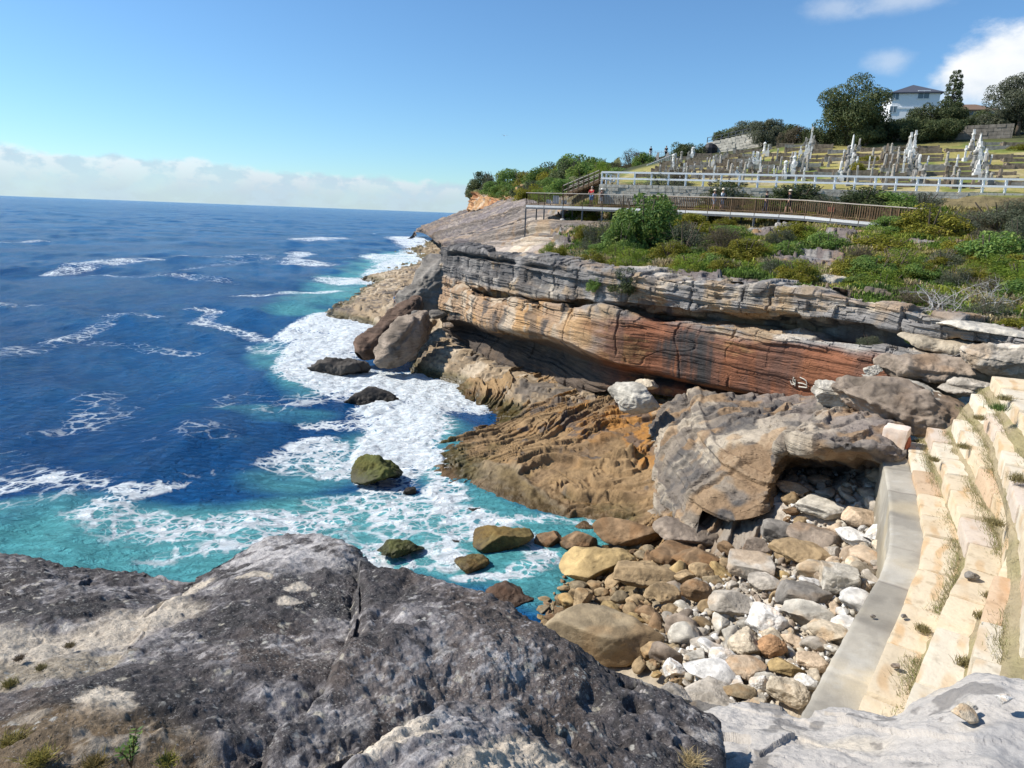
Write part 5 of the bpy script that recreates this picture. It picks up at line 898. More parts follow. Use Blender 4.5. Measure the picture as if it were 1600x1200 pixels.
def stairs():
    a = W(884, 306, 70.5); b = W(940, 283, 68.5); t = empty('timber_staircase', a, 0, 'timber staircase with sloping handrails climbing from the boardwalk to the white fence', 'stairs'); x = b-a; hx = np.array([x[0], x[1], 0]); hx /= np.linalg.norm(hx); y = np.array([-hx[1], hx[0], 0]); m = MB(); n = 16
    for i in range(n): m.box(a+x*(i+.5)/n, (.36, 1.6, .05), (hx, y, (0, 0, 1)))
    m.build('tread', TIMB, t)
    for o_ in (-.85, .85):
        m = MB(); m.bar(a+y*o_+np.array([0, 0, .0]), b+y*o_, .06, .25); m.build('stringer', TIMB, t); m = MB(); m.bar(a+y*o_+np.array([0, 0, 1.0]), b+y*o_+np.array([0, 0, 1.0]), .08, .07); m.bar(a+y*o_+np.array([0, 0, .5]), b+y*o_+np.array([0, 0, .5]), .05); m.build('handrail', RAILW, t)
        for i in range(8): m = MB(); p = a+x*i/7+y*o_; m.bar(p-np.array([0, 0, .2]), p+np.array([0, 0, 1.05]), .09); m.build('rail_post', TIMB, t)
stairs()
# ================================================================== WHITE FENCE AND STONE WALLS
FA, FB = np.array(W(940, 287.5, 64.0)), np.array(W(1600, 303, 53.2)); FE = (FB-FA); FL = np.linalg.norm(FE); FE = FE/FL; FN = np.array([-FE[1], FE[0], 0]); FN /= np.linalg.norm(FN)
def white_fence():
    t = empty('white_fence', FA, 0, 'long white two rail fence along the bottom edge of the cemetery', 'fence'); n = 27; Lx = FL+8; pts = [FA+FE*Lx*i/n for i in range(n+1)]; back = [FA+FN*2.0*i for i in range(1, 4)]
    for p in pts+back: m = MB(); m.bar(p-np.array([0, 0, .3]), p+np.array([0, 0, 1.14]), .15); m.build('post', WHITEP, t)
    for z in (1.08, .52):
        m = MB(); m.bar(FA+np.array([0, 0, z])-FN*.06, FA+FE*Lx+np.array([0, 0, z])-FN*.09, .06, .16); m.bar(FA+np.array([0, 0, z]), back[-1]+np.array([0, 0, z]), .05, .12); m.build('rail', WHITEP, t)
white_fence()
def stone_wall(name, a, b, h, label, seed, mat=None, course=.3, th=.5, top=True, below=.6):
    """courses of rough blocks between two points at the wall's foot"""
    rr = random.Random(seed); a = np.asarray(a, float); b = np.asarray(b, float); x = b-a; L = np.linalg.norm(x); x = x/L; hx = np.array([x[0], x[1], 0]); hx /= np.linalg.norm(hx); y = np.array([-hx[1], hx[0], 0]); m = MB(); z = -below; k = 0
    while z < h-.05:
        d = -rr.uniform(0, .5)
        while d < L:
            l = rr.uniform(.45, .95); c0, c1 = max(d, 0), min(d+l-.03, L)
            if c1-c0 > .08: m.box(a+x*((c0+c1)/2)+np.array([0, 0, z+course/2])+y*rr.uniform(-.035, .035), (c1-c0, th, course-.025), (hx, y, (0, 0, 1)))
            d += l
        z += course
    m.box((a+b)/2+np.array([0, 0, (h-below)/2]), (L, th-.16, h+below-.04), (x, y, np.cross(x, y)))
    o = m.build(name, mat or STONEW, origin=a); tag(o, label, 'wall'); 
    return o
stone_wall('retaining_wall', FA-FN*.75-np.array([0, 0, 1.25]), FB-FN*.75+FE*8-np.array([0, 0, 1.2]), 1.12, 'low retaining wall of rough grey blocks under the white fence', 5, course=.3)
UP = STONEW
wa, wb = W(1102, 251, 104), W(1192, 233, 99)
stone_wall('boundary_wall', wa, wb, 2.3, 'pale stone boundary wall with a railing climbing the skyline left of the trees', 7, plain('pale_wall_stone', (.52, .48, .40), .95, .3, 1.5, .5), .4)
t = empty('iron_railing', wa, 0, 'dark railing along the top of the skyline boundary wall', 'railing')
for i in range(9): m = MB(); p = wa+(wb-wa)*i/8+np.array([0, 0, 2.3]); m.bar(p, p+np.array([0, 0, 1.1]), .10); m.build('post', STEEL, t)
for z in (2.85, 3.35): m = MB(); m.bar(wa+np.array([0, 0, z]), wb+np.array([0, 0, z]), .07, .07); m.build('rail', STEEL, t)
stone_wall('boundary_wall', W(1192, 246, 98), W(1302, 239, 88), 1.5, 'low pale stone wall at the back of the cemetery, left of the big dark tree', 8, plain('pale_back_wall_stone', (.50, .46, .38), .95, .3, 1.5, .5), .35)
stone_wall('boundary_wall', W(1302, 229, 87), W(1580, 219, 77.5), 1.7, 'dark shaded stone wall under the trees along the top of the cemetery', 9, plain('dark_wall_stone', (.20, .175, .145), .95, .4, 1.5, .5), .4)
# ================================================================== GRAVES
def grave(loc, ang, kind, rr, label):
    t = empty('grave', loc, ang, label, 'grave', 'kerbed graves of the cemetery'); w, l, h = rr.uniform(1.9, 2.45), rr.uniform(.8, 1.05), rr.uniform(.12, .36); t.location = loc; m = MB(); km = rr.choice((KERB, KERB, KERBG, KERB))
    def bld(m, nm, mat, par=t, sm=False):
        V = np.concatenate(m.V); me = bpy.data.meshes.new(nm); me.from_pydata(V.tolist(), [], m.F); me.update(); me.materials.append(mat); return obj(nm, me, par)
    for (c, d) in (((0, -l/2, h/2-.3), (w, .14, h+.6)), ((0, l/2, h/2-.3), (w, .14, h+.6)), ((-w/2+.07, 0, h/2-.305), (.139, l-.145, h+.59)), ((w/2-.07, 0, h/2-.305), (.139, l-.145, h+.59))): m.box(c, d)
    for sx in (-1, 1):
        for sy in (-1, 1): m.box((sx*(w/2-.05), sy*(l/2-.02), h/2-.2), (.22, .22, h+.52))
    bld(m, 'kerb', km); m = MB(); m.box((0, 0, h-.16), (w-.3, l-.16, .2)); bld(m, 'infill', rr.choice((EARTH, GRASSY, SLABG, SLABG, GRASSY, MARB)))
    if kind: 
        sx = -w/2-.25 if kind[0] == 'L' else w/2+.25; hm = rr.uniform(.3, .85); k = kind[1:]; mt = MARB if rr.random() < .35 else KERBG
        m = MB(); m.box((sx, 0, .05), (.5, .6, .5)); m.box((sx, 0, .42), (.38, .48, .24)); bs = bld(m, 'plinth', mt)
        m = MB()
        if k == 'cross': m.box((sx, 0, .54+hm*.5), (.16, .17, hm)); m.box((sx, 0, .54+hm*.72), (.15, .72, .16)); bld(m, 'cross', mt)
        elif k == 'obelisk': m.lathe((sx, 0, .54), [(.27, 0), (.25, .3), (.2, .32), (.12, hm+.3), (.0, hm+.48)], 4); bld(m, 'obelisk', mt)
        elif k == 'slab':
            m.box((sx, 0, .54+hm*.35), (.14, .62, hm*.7)); V = [(sx+dx, .31*math.cos(a), .54+hm*.7+.31*math.sin(a)) for dx in (-.07, .07) for a in np.linspace(0, math.pi, 9)]; m.add(V, [tuple(range(9)), tuple(range(17, 8, -1))]+[(i, i+9, i+10, i+1) for i in range(8)]); bld(m, 'headstone', mt)
        else: m.lathe((sx, 0, .54), [(.24, 0), (.24, .12), (.17, .18), (.15, hm*.9), (.2, hm*.95), (.16, hm+.02)], 10); m.lathe((sx, 0, .54+hm), [(.07, 0), (.19, .12), (.22, .26), (.10, .4), (.02, .44)], 10); bld(m, 'column', mt)
    return t
def graves():
    rr = random.Random(21); ang = math.atan2(FE[1], FE[0])
    cols = [('far left', W(1032, 268, 74), W(1082, 252, 100), 8), ('second from left', W(1078, 272, 70.5), W(1140, 250, 95), 8), ('third from left', W(1150, 270, 69), W(1204, 243, 91), 8), ('middle', W(1226, 276, 66), W(1264, 235, 87), 9), ('tall white obelisk', W(1319, 277, 63), W(1336, 234, 79), 8), ('white crosses', W(1431, 281, 58.5), W(1424, 235, 77), 9), ('crowded white monuments', W(1537, 279, 56.5), W(1520, 233, 75), 9), ('right edge', W(1640, 275, 55), W(1612, 232, 72), 8)]
    for nm, a, b, n in cols:
        for i in range(n):
            p = a+(b-a)*i/(n-1)
            for side in (-1, 1):
                if rr.random() < (.16 if i else .0): continue
                c = p+FE*side*1.62+FE*rr.uniform(-.25, .25)+FN*rr.uniform(-.3, .3); c = np.array([c[0], c[1], ground_z(c[0], c[1])+.02]); kd = None
                if rr.random() < .8: kd = ('R' if side < 0 else 'L')+rr.choice(('cross', 'slab', 'slab', 'column', 'slab', 'cross', 'cross'))
                grave(c, ang, kd, rr, f"{'left' if side < 0 else 'right'} grave{' with monument' if kd else ''}, {ORD[i]} row up from fence, {nm} column")
        if nm in ('tall white obelisk', 'white crosses', 'crowded white monuments', 'middle', 'third from left'):
            for q, hh in {'tall white obelisk': ((.75, 2.7),), 'white crosses': ((.95, 2.2), (.62, 1.9), (.85, 2.3)), 'crowded white monuments': ((.9, 2.1), (.75, 2.0), (.6, 1.8), (.18, 1.6)), 'middle': ((.9, 2.5), (.35, 1.7)), 'third from left': ((.35, 1.7),)}[nm]:
                c = a+(b-a)*q+FE*rr.uniform(-.35, .35); c = np.array([c[0], c[1], ground_z(c[0], c[1])]); t = empty('monument', c, ang, f'pale marble monument about {ORD[int(hh*2)]} in height, {int(q*100)} percent up the {nm} column of graves', 'monument', 'tall marble monuments among the graves')
                t['label'] = {('tall white obelisk', .75): 'tall slender white obelisk monument beside the yellow flowering bush', ('white crosses', .95): 'white cross monument at the top of the central cluster of crosses', ('white crosses', .62): 'white column monument lowest in the central cluster of crosses', ('white crosses', .85): 'slim white cross monument right of the topmost cross in the central cluster', ('crowded white monuments', .9): 'white pointed monument highest in the crowded right hand cluster', ('crowded white monuments', .75): 'white cross monument second highest in the crowded right hand cluster', ('crowded white monuments', .6): 'white column monument third down the crowded right hand cluster', ('crowded white monuments', .18): 'small white monument lowest in the right hand cluster near the fence', ('middle', .9): 'tall white obelisk in front of the low pale back wall', ('middle', .35): 'grey column monument on the middle column of graves', ('third from left', .35): 'small white pyramid topped monument left of centre among dark graves'}[(nm, q)]
                V = MB(); V.box((0, 0, .1), (.66, .66, .6)); V.box((0, 0, .55), (.46, .46, .3)); V.box((0, 0, .9), (.32, .32, .4))
                def bl(m, n_): me = bpy.data.meshes.new(n_); me.from_pydata(np.concatenate(m.V).tolist(), [], m.F); me.update(); me.materials.append(MARB); return obj(n_, me, t)
                bl(V, 'base'); m = MB()
                if rr.random() < .75 and q != .75: m.box((0, 0, 1.1+(hh-1.1)/2), (.2, .22, hh-1.1)); m.box((0, 0, hh-.45), (.19, .85, .2)); bl(m, 'cross')
                else: m.lathe((0, 0, 1.1), [(.15, 0), (.09, hh-1.3), (.0, hh-1.1)], 4); bl(m, 'shaft')
graves()
def headstones():
    rr = random.Random(31); protos = []
    for kd in range(4):
        m = MB(); m.box((0, 0, .05), (.5, .3, .4)); st = MB()
        if kd == 0: st.box((0, 0, .6), (.42, .12, .72)); V = [(.21*math.cos(a), dy, .96+.21*math.sin(a)) for dy in (-.06, .06) for a in np.linspace(0, math.pi, 7)]; st.add(V, [tuple(range(7)), tuple(range(13, 6, -1))]+[(i, i+7, i+8, i+1) for i in range(6)])
        elif kd == 1: st.box((0, 0, .75), (.14, .13, 1.0)); st.box((0, 0, .95), (.52, .12, .14))
        elif kd == 2: st.box((0, 0, .5), (.5, .16, .5)); st.box((0, 0, .8), (.36, .14, .1))
        else: st.lathe((0, 0, .25), [(.16, 0), (.13, .1), (.10, .75), (.13, .8), (.0, .95)], 8)
        ms = []
        for b, nm in ((m, 'plinth'), (st, 'stone')): me = bpy.data.meshes.new(nm); me.from_pydata(np.concatenate(b.V).tolist(), [], b.F); me.materials.append(rrmat[kd]); ms.append(me)
        protos.append(ms)
    names = ['small round topped grey headstone, one of many alike among the graves', 'small pale stone cross, one of many alike among the graves', 'low dark block headstone, one of many alike among the graves', 'small grey tapering pillar headstone, one of many alike among the graves']
    ang = math.atan2(FE[1], FE[0]); n = 0
    while n < 120:
        px = rr.uniform(1040, 1610); a = FA+FE*((px-940)/660*FL)+FN*rr.uniform(1.5, 24); q = (a-EYE); X = 800+F*(q@_r)/(q@_f)
        if X < 1010: continue
        k = rr.choice((0, 0, 1, 2, 2, 3)); z = ground_z(a[0], a[1]); o = empty('headstone', (a[0], a[1], z), ang+math.pi/2+rr.uniform(-.15, .15), names[k], 'headstone', ['round topped grey headstones', 'small pale crosses', 'low dark headstones', 'tapering pillar headstones'][k]); s = rr.uniform(.75, 1.25)
        for nm, me in zip(('plinth', 'stone'), protos[k]): c = obj(nm, me, o); c.scale = (s, s, s*rr.uniform(.8, 1.2)); c.rotation_euler = (rr.uniform(-.06, .06), rr.uniform(-.06, .06), 0)
        n += 1
rrmat = [KERBG, MARB, KERB, SLABG]
headstones()
# ================================================================== FOLIAGE
def leaf_cloud(name, clumps, nleaf, size, mat, seed, flat=.0, asp=.5, up=.25):
    """leaves in clumps: clumps (centre, radii); small folded-quad leaves facing outward and up"""
    r = np.random.default_rng(seed); w = np.array([np.prod(c[1])**(2/3.) for c in clumps]); w /= w.sum(); k = r.choice(len(clumps), nleaf, p=w); C = np.array([c[0] for c in clumps])[k]; Rd = np.array([c[1] for c in clumps])[k]
    d = r.normal(size=(nleaf, 3)); d /= np.linalg.norm(d, axis=1, keepdims=True); rad = .55+.5*r.random(nleaf)**.6; p = C+d*Rd*rad[:, None]; n = d*.8+r.normal(size=(nleaf, 3))*.55+np.array([0, 0, up]); n /= np.linalg.norm(n, axis=1, keepdims=True)
    a = np.cross(n, r.normal(size=(nleaf, 3))); a /= np.linalg.norm(a, axis=1, keepdims=True); b = np.cross(n, a); s = size*r.uniform(.6, 1.35, nleaf)[:, None]; V = np.stack([p-a*s, p-b*s*asp, p+a*s, p+b*s*asp], 1); V[:, 1] += n*s*.15; V[:, 3] += n*s*.15
    return mesh_np(name, V.reshape(-1, 3), np.arange(nleaf*4).reshape(-1, 4), mat, None, False)
def clumps_dome(seed, n, rx=.5, rz=1.0, cr=(.12, .26), low=.0):
    r = np.random.default_rng(seed); out = []
    for _ in range(n):
        d = r.normal(size=3); d[2] = abs(d[2])*.9+low; d /= np.linalg.norm(d); q = r.uniform(.55, .86); c = np.array([d[0]*rx*q, d[1]*rx*q, d[2]*rz*q*.86+.04]); s = r.uniform(*cr); out.append((c, np.array([s, s, s*.75*max(rz, .6)])))
    return out
LM = {'green': leaf_mat('leaf_green', (.075, .15, .035), (.19, .28, .06), (.28, .33, .08)), 'dark': leaf_mat('leaf_dark', (.04, .062, .024), (.10, .13, .052), (.16, .17, .07)), 'greygreen': leaf_mat('leaf_grey_green', (.08, .095, .055), (.15, .165, .10), (.21, .215, .15)), 'yellow': leaf_mat('leaf_yellow_green', (.12, .13, .018), (.26, .25, .03), (.33, .27, .04)), 'dry': leaf_mat('leaf_dry', (.11, .09, .055), (.19, .155, .10), (.10, .10, .05)), 'lime': leaf_mat('leaf_lime', (.11, .18, .024), (.25, .33, .045), (.33, .33, .055)), 'brown': leaf_mat('leaf_brown', (.085, .055, .03), (.15, .10, .055))}
BARK = plain('bark', (.13, .10, .075), .95, .35, 9, .6); BARKG = plain('dead_wood', (.40, .38, .35), .9, .25, 9, .4)
SHP = {}
def shrub_proto(kind, v):
    if (kind, v) not in SHP:
        nl = {'dark': 9000, 'green': 9000}.get(kind, 7000); SHP[kind, v] = (leaf_cloud('foliage', clumps_dome(50+v*7+len(kind), 34+4*v, cr=(.10, .22)), nl, .025 if kind != 'dry' else .021, LM[kind], 70+v+len(kind), asp=.45 if kind in ('green', 'dark', 'yellow') else .25),)
        r = random.Random(v+5); m = MB()
        for i in range(7): a = r.uniform(0, 6.28); q = r.uniform(.15, .38); m.tube([(0, 0, -.1), (math.cos(a)*q*.4, math.sin(a)*q*.4, .3), (math.cos(a)*q, math.sin(a)*q, .72)], [.022, .015, .006], 5)
        me = bpy.data.meshes.new('stem'); me.from_pydata(np.concatenate(m.V).tolist(), [], m.F); me.materials.append(BARK); SHP[kind, v] += (me,)
    return SHP[kind, v]
def shrub(px, pyb, w, h, t, kind, label, v=None, dr=.8, group=None, name='shrub', sinkz=.1, ground=True):
    w *= 1.22; h *= 1.2; c = W(px, pyb, t); wm = w*t/F; hm = h*t/F; v = v if v is not None else int(px) % 3
    d = c-EYE; d = np.array([d[0], d[1], 0])/np.linalg.norm(d[:2]); c = c+d*wm*dr*.3; z = c[2]
    o = empty(name, (c[0], c[1], z-sinkz*hm), random.uniform(0, 6.28), label, 'shrub', group); f, s = shrub_proto(kind, v); sc = (wm, wm*dr, hm*1.12)
    for nm, me in (('foliage', f), ('stem', s)): ch = obj(nm, me, o); ch.scale = sc
    return o
S = shrub
S(1003, 402, 112, 104, 47.5, 'green', 'large glossy green bush covering the boardwalk railing'); S(968, 400, 50, 60, 47, 'green', 'smaller green bush attached to the left of the large glossy one'); S(1066, 404, 76, 66, 45.5, 'greygreen', 'grey green shrub just right of the large glossy bush'); S(932, 392, 50, 50, 50, 'greygreen', 'grey green shrub left of the large glossy bush')
S(974, 455, 52, 38, 37.6, 'dark', 'dark green shrub hanging over the cliff rim'); S(930, 452, 28, 22, 38.4, 'green', 'small green tuft hanging on the cliff face left of the dark rim shrub'); S(858, 396, 28, 20, 46, 'lime', 'small lime green shrub at the left end of the scrub slope'); S(872, 404, 30, 20, 44, 'yellow', 'yellow green low shrub beside the lime one on the cliff top')
S(1450, 376, 96, 60, 43, 'yellow', 'domed yellow green bush at the right end of the boardwalk'); S(1418, 372, 60, 40, 44.5, 'yellow', 'yellow green bush spilling over the lower end of the boardwalk railing'); S(1512, 368, 70, 46, 45, 'dry', 'dry brownish shrub right of the domed yellow green bush'); S(1540, 430, 100, 72, 36, 'green', 'broad dark green creeping bush at the right above the dead branches'); S(1590, 410, 80, 76, 38, 'greygreen', 'grey green bush at the right edge of the slope'); S(1560, 360, 110, 50, 44.5, 'greygreen', 'wide olive shrub below the right end of the stone wall'); S(1600, 352, 80, 50, 45, 'dry', 'dry grey bush at the far right below the white fence')
S(1040, 312, 90, 44, 62.5, 'greygreen', 'grey leaved shrub in front of the white fence, left of the walking couple'); S(1060, 292, 46, 30, 64.5, 'dry', 'twiggy dry shrub rising above the white fence'); S(1135, 316, 84, 34, 59.5, 'dark', 'dark shrub behind the walking couple'); S(1245, 322, 100, 38, 56, 'dark', 'wide dark shrub behind the hatted walker'); S(1190, 326, 60, 22, 57, 'lime', 'low bright green shrub between dark shrubs behind the boardwalk'); S(1300, 330, 80, 30, 53, 'greygreen', 'pale grey green shrub under the retaining wall'); S(1345, 328, 80, 36, 52, 'dark', 'dark green shrub under the middle of the retaining wall'); S(1395, 332, 90, 38, 50.5, 'green', 'leafy green shrub right of the dark one under the retaining wall'); S(1440, 328, 60, 30, 51, 'greygreen', 'olive shrub where the block wall shows beneath the fence'); S(1490, 372, 80, 44, 43.5, 'greygreen', 'olive shrub hiding the right end of the boardwalk handrail'); S(1000, 300, 60, 16, 65, 'dry', 'low dry brush at the left end of the white fence')
for i, a in enumerate(((1225, 412, 60, 40, 42, 'green', 'round green shrub on the scrub slope below the boardwalk posts'), (1290, 400, 70, 40, 42.5, 'green', 'dense green shrub left of the small pale rock in the scrub'), (1110, 430, 50, 36, 40.5, 'green', 'bushy green shrub above the cliff rim, right of the grey green one'), (1165, 440, 66, 34, 38, 'lime', 'lime green shrub on the rim above the orange wall'), (1250, 440, 70, 34, 36, 'lime', 'light green low shrub above the long pale ledge rock'), (1380, 400, 90, 34, 41, 'yellow', 'yellowish grassy shrub right of the small pale rock'), (1345, 432, 80, 34, 37.2, 'green', 'green shrub between the pale flaky rock and the boardwalk'), (1375, 462, 70, 40, 34, 'lime', 'bright lime mound left of the dead branches'), (1420, 440, 70, 30, 35.5, 'dry', 'straw coloured brush above the dead branches'), (1430, 490, 90, 44, 30.5, 'dry', 'brown dry brush left of the dead branches'), (1540, 470, 80, 40, 31.5, 'dry', 'brown dry brush behind the dead branches'), (1590, 475, 70, 40, 30, 'green', 'green shrub with pale flowers at the right edge'), (1590, 520, 60, 24, 27, 'yellow', 'small yellow green shrub right of the dead branches'), (1360, 545, 34, 24, 29.5, 'greygreen', 'small grey green tuft on the ledge above the slab stack'), (1432, 532, 34, 26, 28.2, 'green', 'small green tuft under the dry brush on the ledge'), (1280, 474, 44, 26, 32.8, 'lime', 'lime tuft overhanging the rim at the pale flaky rock'), (1080, 448, 50, 22, 37.2, 'yellow', 'yellow grass mound on the rim right of the hanging dark shrub'), (1130, 408, 60, 24, 44, 'yellow', 'yellow green mound below the left boardwalk posts'))):
    S(*a[:6], a[6], v=i % 3)
def heath():
    r = random.Random(17); lab = {'lime': 'low lime green heath clump, one of many alike on the slope above the cliff', 'green': 'low mid green heath clump, one of many alike on the slope above the cliff', 'yellow': 'low yellowish heath clump, one of many alike on the slope above the cliff', 'dry': 'low straw brown heath clump, one of many alike on the slope above the cliff', 'greygreen': 'low grey green heath clump, one of many alike on the slope above the cliff'}
    n = 0
    while n < 130:
        i, j = r.randrange(40, HILL.shape[0]-60), r.randrange(14, 172)
        if HROCK[i, j] > .3: continue
        p = HILL[i, j]; kd = r.choice(('lime', 'green', 'green', 'lime', 'yellow', 'yellow', 'dry', 'greygreen')); w = r.uniform(1.1, 3.3); h = w*r.uniform(.34, .58); f, s_ = shrub_proto(kd, n % 3); o = empty('heath_clump', (p[0], p[1], p[2]-.12), r.uniform(0, 6.28), lab[kd], 'shrub', kd+' heath clumps on the slope'); sc = (w, w*r.uniform(.7, 1.1), h*1.2)
        for nm, me in (('foliage', f), ('stem', s_)): ch = obj(nm, me, o); ch.scale = sc
        n += 1
heath()
# headland scrub: each bush of the far skyline
hd = [(750, 301, 40, 36, 188, 'dark'), (772, 300, 46, 36, 178, 'greygreen'), (796, 300, 50, 38, 165, 'green'), (820, 304, 54, 40, 150, 'yellow'), (785, 305, 40, 22, 160, 'green'), (845, 302, 56, 42, 140, 'green'), (838, 306, 50, 26, 118, 'dark'), (868, 300, 54, 46, 135, 'yellow'), (890, 298, 64, 52, 125, 'dark'), (915, 296, 60, 50, 118, 'green'), (865, 306, 56, 30, 108, 'green'), (895, 306, 50, 30, 100, 'dark'), (925, 300, 46, 34, 100, 'dry'), (940, 284, 44, 30, 110, 'lime'), (962, 284, 50, 24, 105, 'green'), (812, 308, 40, 20, 125, 'dark'), (955, 272, 40, 18, 125, 'dark'), (988, 268, 50, 34, 112, 'dry'), (1008, 268, 40, 34, 108, 'green'), (905, 312, 44, 18, 88, 'greygreen'), (850, 312, 46, 18, 98, 'lime'), (800, 310, 44, 24, 140, 'green'), (830, 312, 50, 26, 104, 'yellow'), (880, 312, 56, 34, 92, 'green'), (915, 308, 56, 36, 92, 'dark'), (940, 302, 50, 34, 92, 'green'), (860, 298, 60, 46, 150, 'dark'), (930, 284, 60, 44, 122, 'green'), (900, 288, 70, 50, 130, 'green'), (770, 304, 36, 22, 165, 'green')]
for i, (px, py, w_, h_, t_, kd) in enumerate(hd):
    nm = {'dark': 'dark', 'green': 'green', 'yellow': 'yellow green', 'greygreen': 'grey green', 'dry': 'bare grey', 'lime': 'light green'}[kd]
    S(px, py, w_, h_, t_, kd, f'{nm} headland bush, {ORD[sorted(range(len(hd)), key=lambda q: hd[q][0]).index(i)]} from the left on the far point', v=i % 3, group='bushes on the headland')
# ---------------------------------------------------------------- trees
def tree(px, pyb, w, h, t, kind, label, seed, crown=.12, nl=15000, leaf=.018, conifer=False, lean=0):
    c = W(px, pyb, t); wm = w*t/F; hm = h*t/F; r = random.Random(seed); rn = np.random.default_rng(seed); o = empty('pine_tree' if conifer else 'tree', c, 0, label, 'tree'); m = MB(); cl = []
    m.tube([(0, 0, -.6), (lean*.1*wm, 0, hm*.3), (lean*.25*wm, .03*wm, hm*.62), (lean*.3*wm, 0, hm*.9)], [hm*.035, hm*.028, hm*.018, hm*.006], 8)
    if conifer:
        for k in range(13):
            z = hm*(.12+.86*k/12); rad = wm*.5*(1-.72*(k/12))*r.uniform(.75, 1.05)
            for j in range(7):
                a = r.uniform(0, 6.28); q = rad*r.uniform(.55, 1); cl.append((np.array([math.cos(a)*q+lean*.3*wm*k/12, math.sin(a)*q, z]), np.array([rad*.34, rad*.34, hm*.035])))
                if j % 2 == 0: m.tube([(lean*.3*wm*k/12, 0, z-.02*hm), (math.cos(a)*q, math.sin(a)*q, z)], [.05, .02], 5)
    else:
        for k in range(9):
            a = r.uniform(0, 6.28); q = r.uniform(.15, .4)*wm; z = hm*r.uniform(.5, .85); m.tube([(0, 0, hm*r.uniform(.12, .4)), (math.cos(a)*q*.5, math.sin(a)*q*.4, z*.75), (math.cos(a)*q, math.sin(a)*q*.8, z)], [hm*.018, hm*.012, hm*.004], 6)
        for k in range(46):
            d = rn.normal(size=3); d /= np.linalg.norm(d); q = rn.uniform(.35, .92); z = hm*(.10+crown)+(d[2]*q*.5+.5)*hm*(.84-crown); s = wm*rn.uniform(.08, .16); cl.append((np.array([d[0]*q*wm*.46+lean*.25*wm, d[1]*q*wm*.42, z]), np.array([s, s, s*.8])))
    m2 = np.concatenate(m.V); me = bpy.data.meshes.new('trunk'); me.from_pydata(m2.tolist(), [], m.F); me.polygons.foreach_set('use_smooth', np.ones(len(me.polygons), bool)); me.materials.append(BARK); obj('trunk', me, o)
    obj('crown', leaf_cloud('crown', cl, nl, leaf*max(wm, hm), LM[kind], seed, asp=.4), o); return o
tree(1322, 242, 128, 112, 84, 'dark', 'biggest dark spreading tree, left of the white house', 1, .02, 22000, .015)
tree(1458, 214, 88, 52, 86, 'dark', 'dark rounded tree in front of the white house', 2, .0, 16000)
tree(1405, 222, 60, 36, 88, 'dark', 'small dark tree filling the gap between the big tree and the house', 3, .0, 9000, .022); tree(1378, 236, 70, 50, 84, 'dark', 'dark shrubby tree at the right foot of the biggest tree', 4, .0, 9000, .022)
tree(1481, 200, 44, 82, 100, 'dark', 'tall narrow pine standing just right of the white house', 5, 0, 9000, .016, True, -.1)
tree(1588, 216, 108, 104, 80, 'greygreen', 'large olive tree at the right edge of the picture', 6, .0, 20000, .015); tree(1535, 220, 60, 50, 84, 'dark', 'dark bushy tree left of the olive tree under the brown roof', 7, .0, 9000, .02); tree(1508, 214, 40, 30, 88, 'dark', 'low dark tree below the brown roofed house', 17, .0, 6000, .03)
tree(1190, 240, 60, 58, 96, 'greygreen', 'grey green tree leaning over the skyline boundary wall', 8, .0, 12000, .02, False, .2); tree(1240, 244, 58, 50, 92, 'dry', 'half bare reddish tree between the grey green tree and the biggest tree', 9, .0, 5000, .022); tree(1268, 240, 50, 42, 90, 'dark', 'dark bush at the left foot of the biggest tree', 18, .0, 8000, .024)
tree(1075, 256, 62, 34, 103, 'dark', 'flat topped dark tree on the skyline right of the two people', 10, .0, 8000, .022); tree(1140, 230, 60, 28, 112, 'dark', 'low dark tree behind the boundary wall railing', 11, .0, 5000, .03); tree(1165, 229, 64, 36, 110, 'greygreen', 'small tree on the skyline left of the leaning grey green tree', 12, .0, 6000, .028); tree(1225, 228, 56, 36, 104, 'dark', 'tiny dark skyline tree behind the half bare one', 19, .0, 4000, .03)
S(1340, 268, 26, 16, 66, 'yellow', 'bush with yellow flowers beside the tall slender obelisk'); S(1410, 240, 22, 16, 76, 'dry', 'clump of golden grass behind the central crosses', name='grass_clump'); S(1592, 238, 40, 14, 70, 'yellow', 'yellow flowering bush at the right edge of the cemetery'); S(1270, 262, 40, 12, 76, 'yellow', 'yellow green weeds on a middle grave'); S(1160, 258, 60, 10, 92, 'yellow', 'long low yellow shrub below the boundary wall'); S(1355, 252, 30, 10, 73, 'yellow', 'low yellow weeds uphill of the obelisk')
tree(1350, 236, 60, 44, 82, 'dark', 'dense dark bush at the top of the obelisk column below the big tree', 31, .0, 9000, .022); tree(1440, 226, 80, 40, 80.5, 'dark', 'dark shrub in front of the shaded wall above the central crosses', 32, .0, 9000, .022); tree(1480, 222, 60, 34, 79.5, 'dark', 'dark shrub in front of the shaded wall left of the right hand cluster', 33, .0, 8000, .024)
tree(1290, 240, 66, 40, 87, 'dark', 'dark bushy tree between the half bare tree and the biggest tree', 34, .0, 8000, .024); tree(1425, 226, 60, 34, 84, 'dark', 'low dark tree below the white house at the top of the graves', 35, .0, 8000, .026); tree(1550, 224, 70, 44, 82, 'greygreen', 'olive shrubby tree left of the large olive tree at the right edge', 36, .0, 9000, .022)
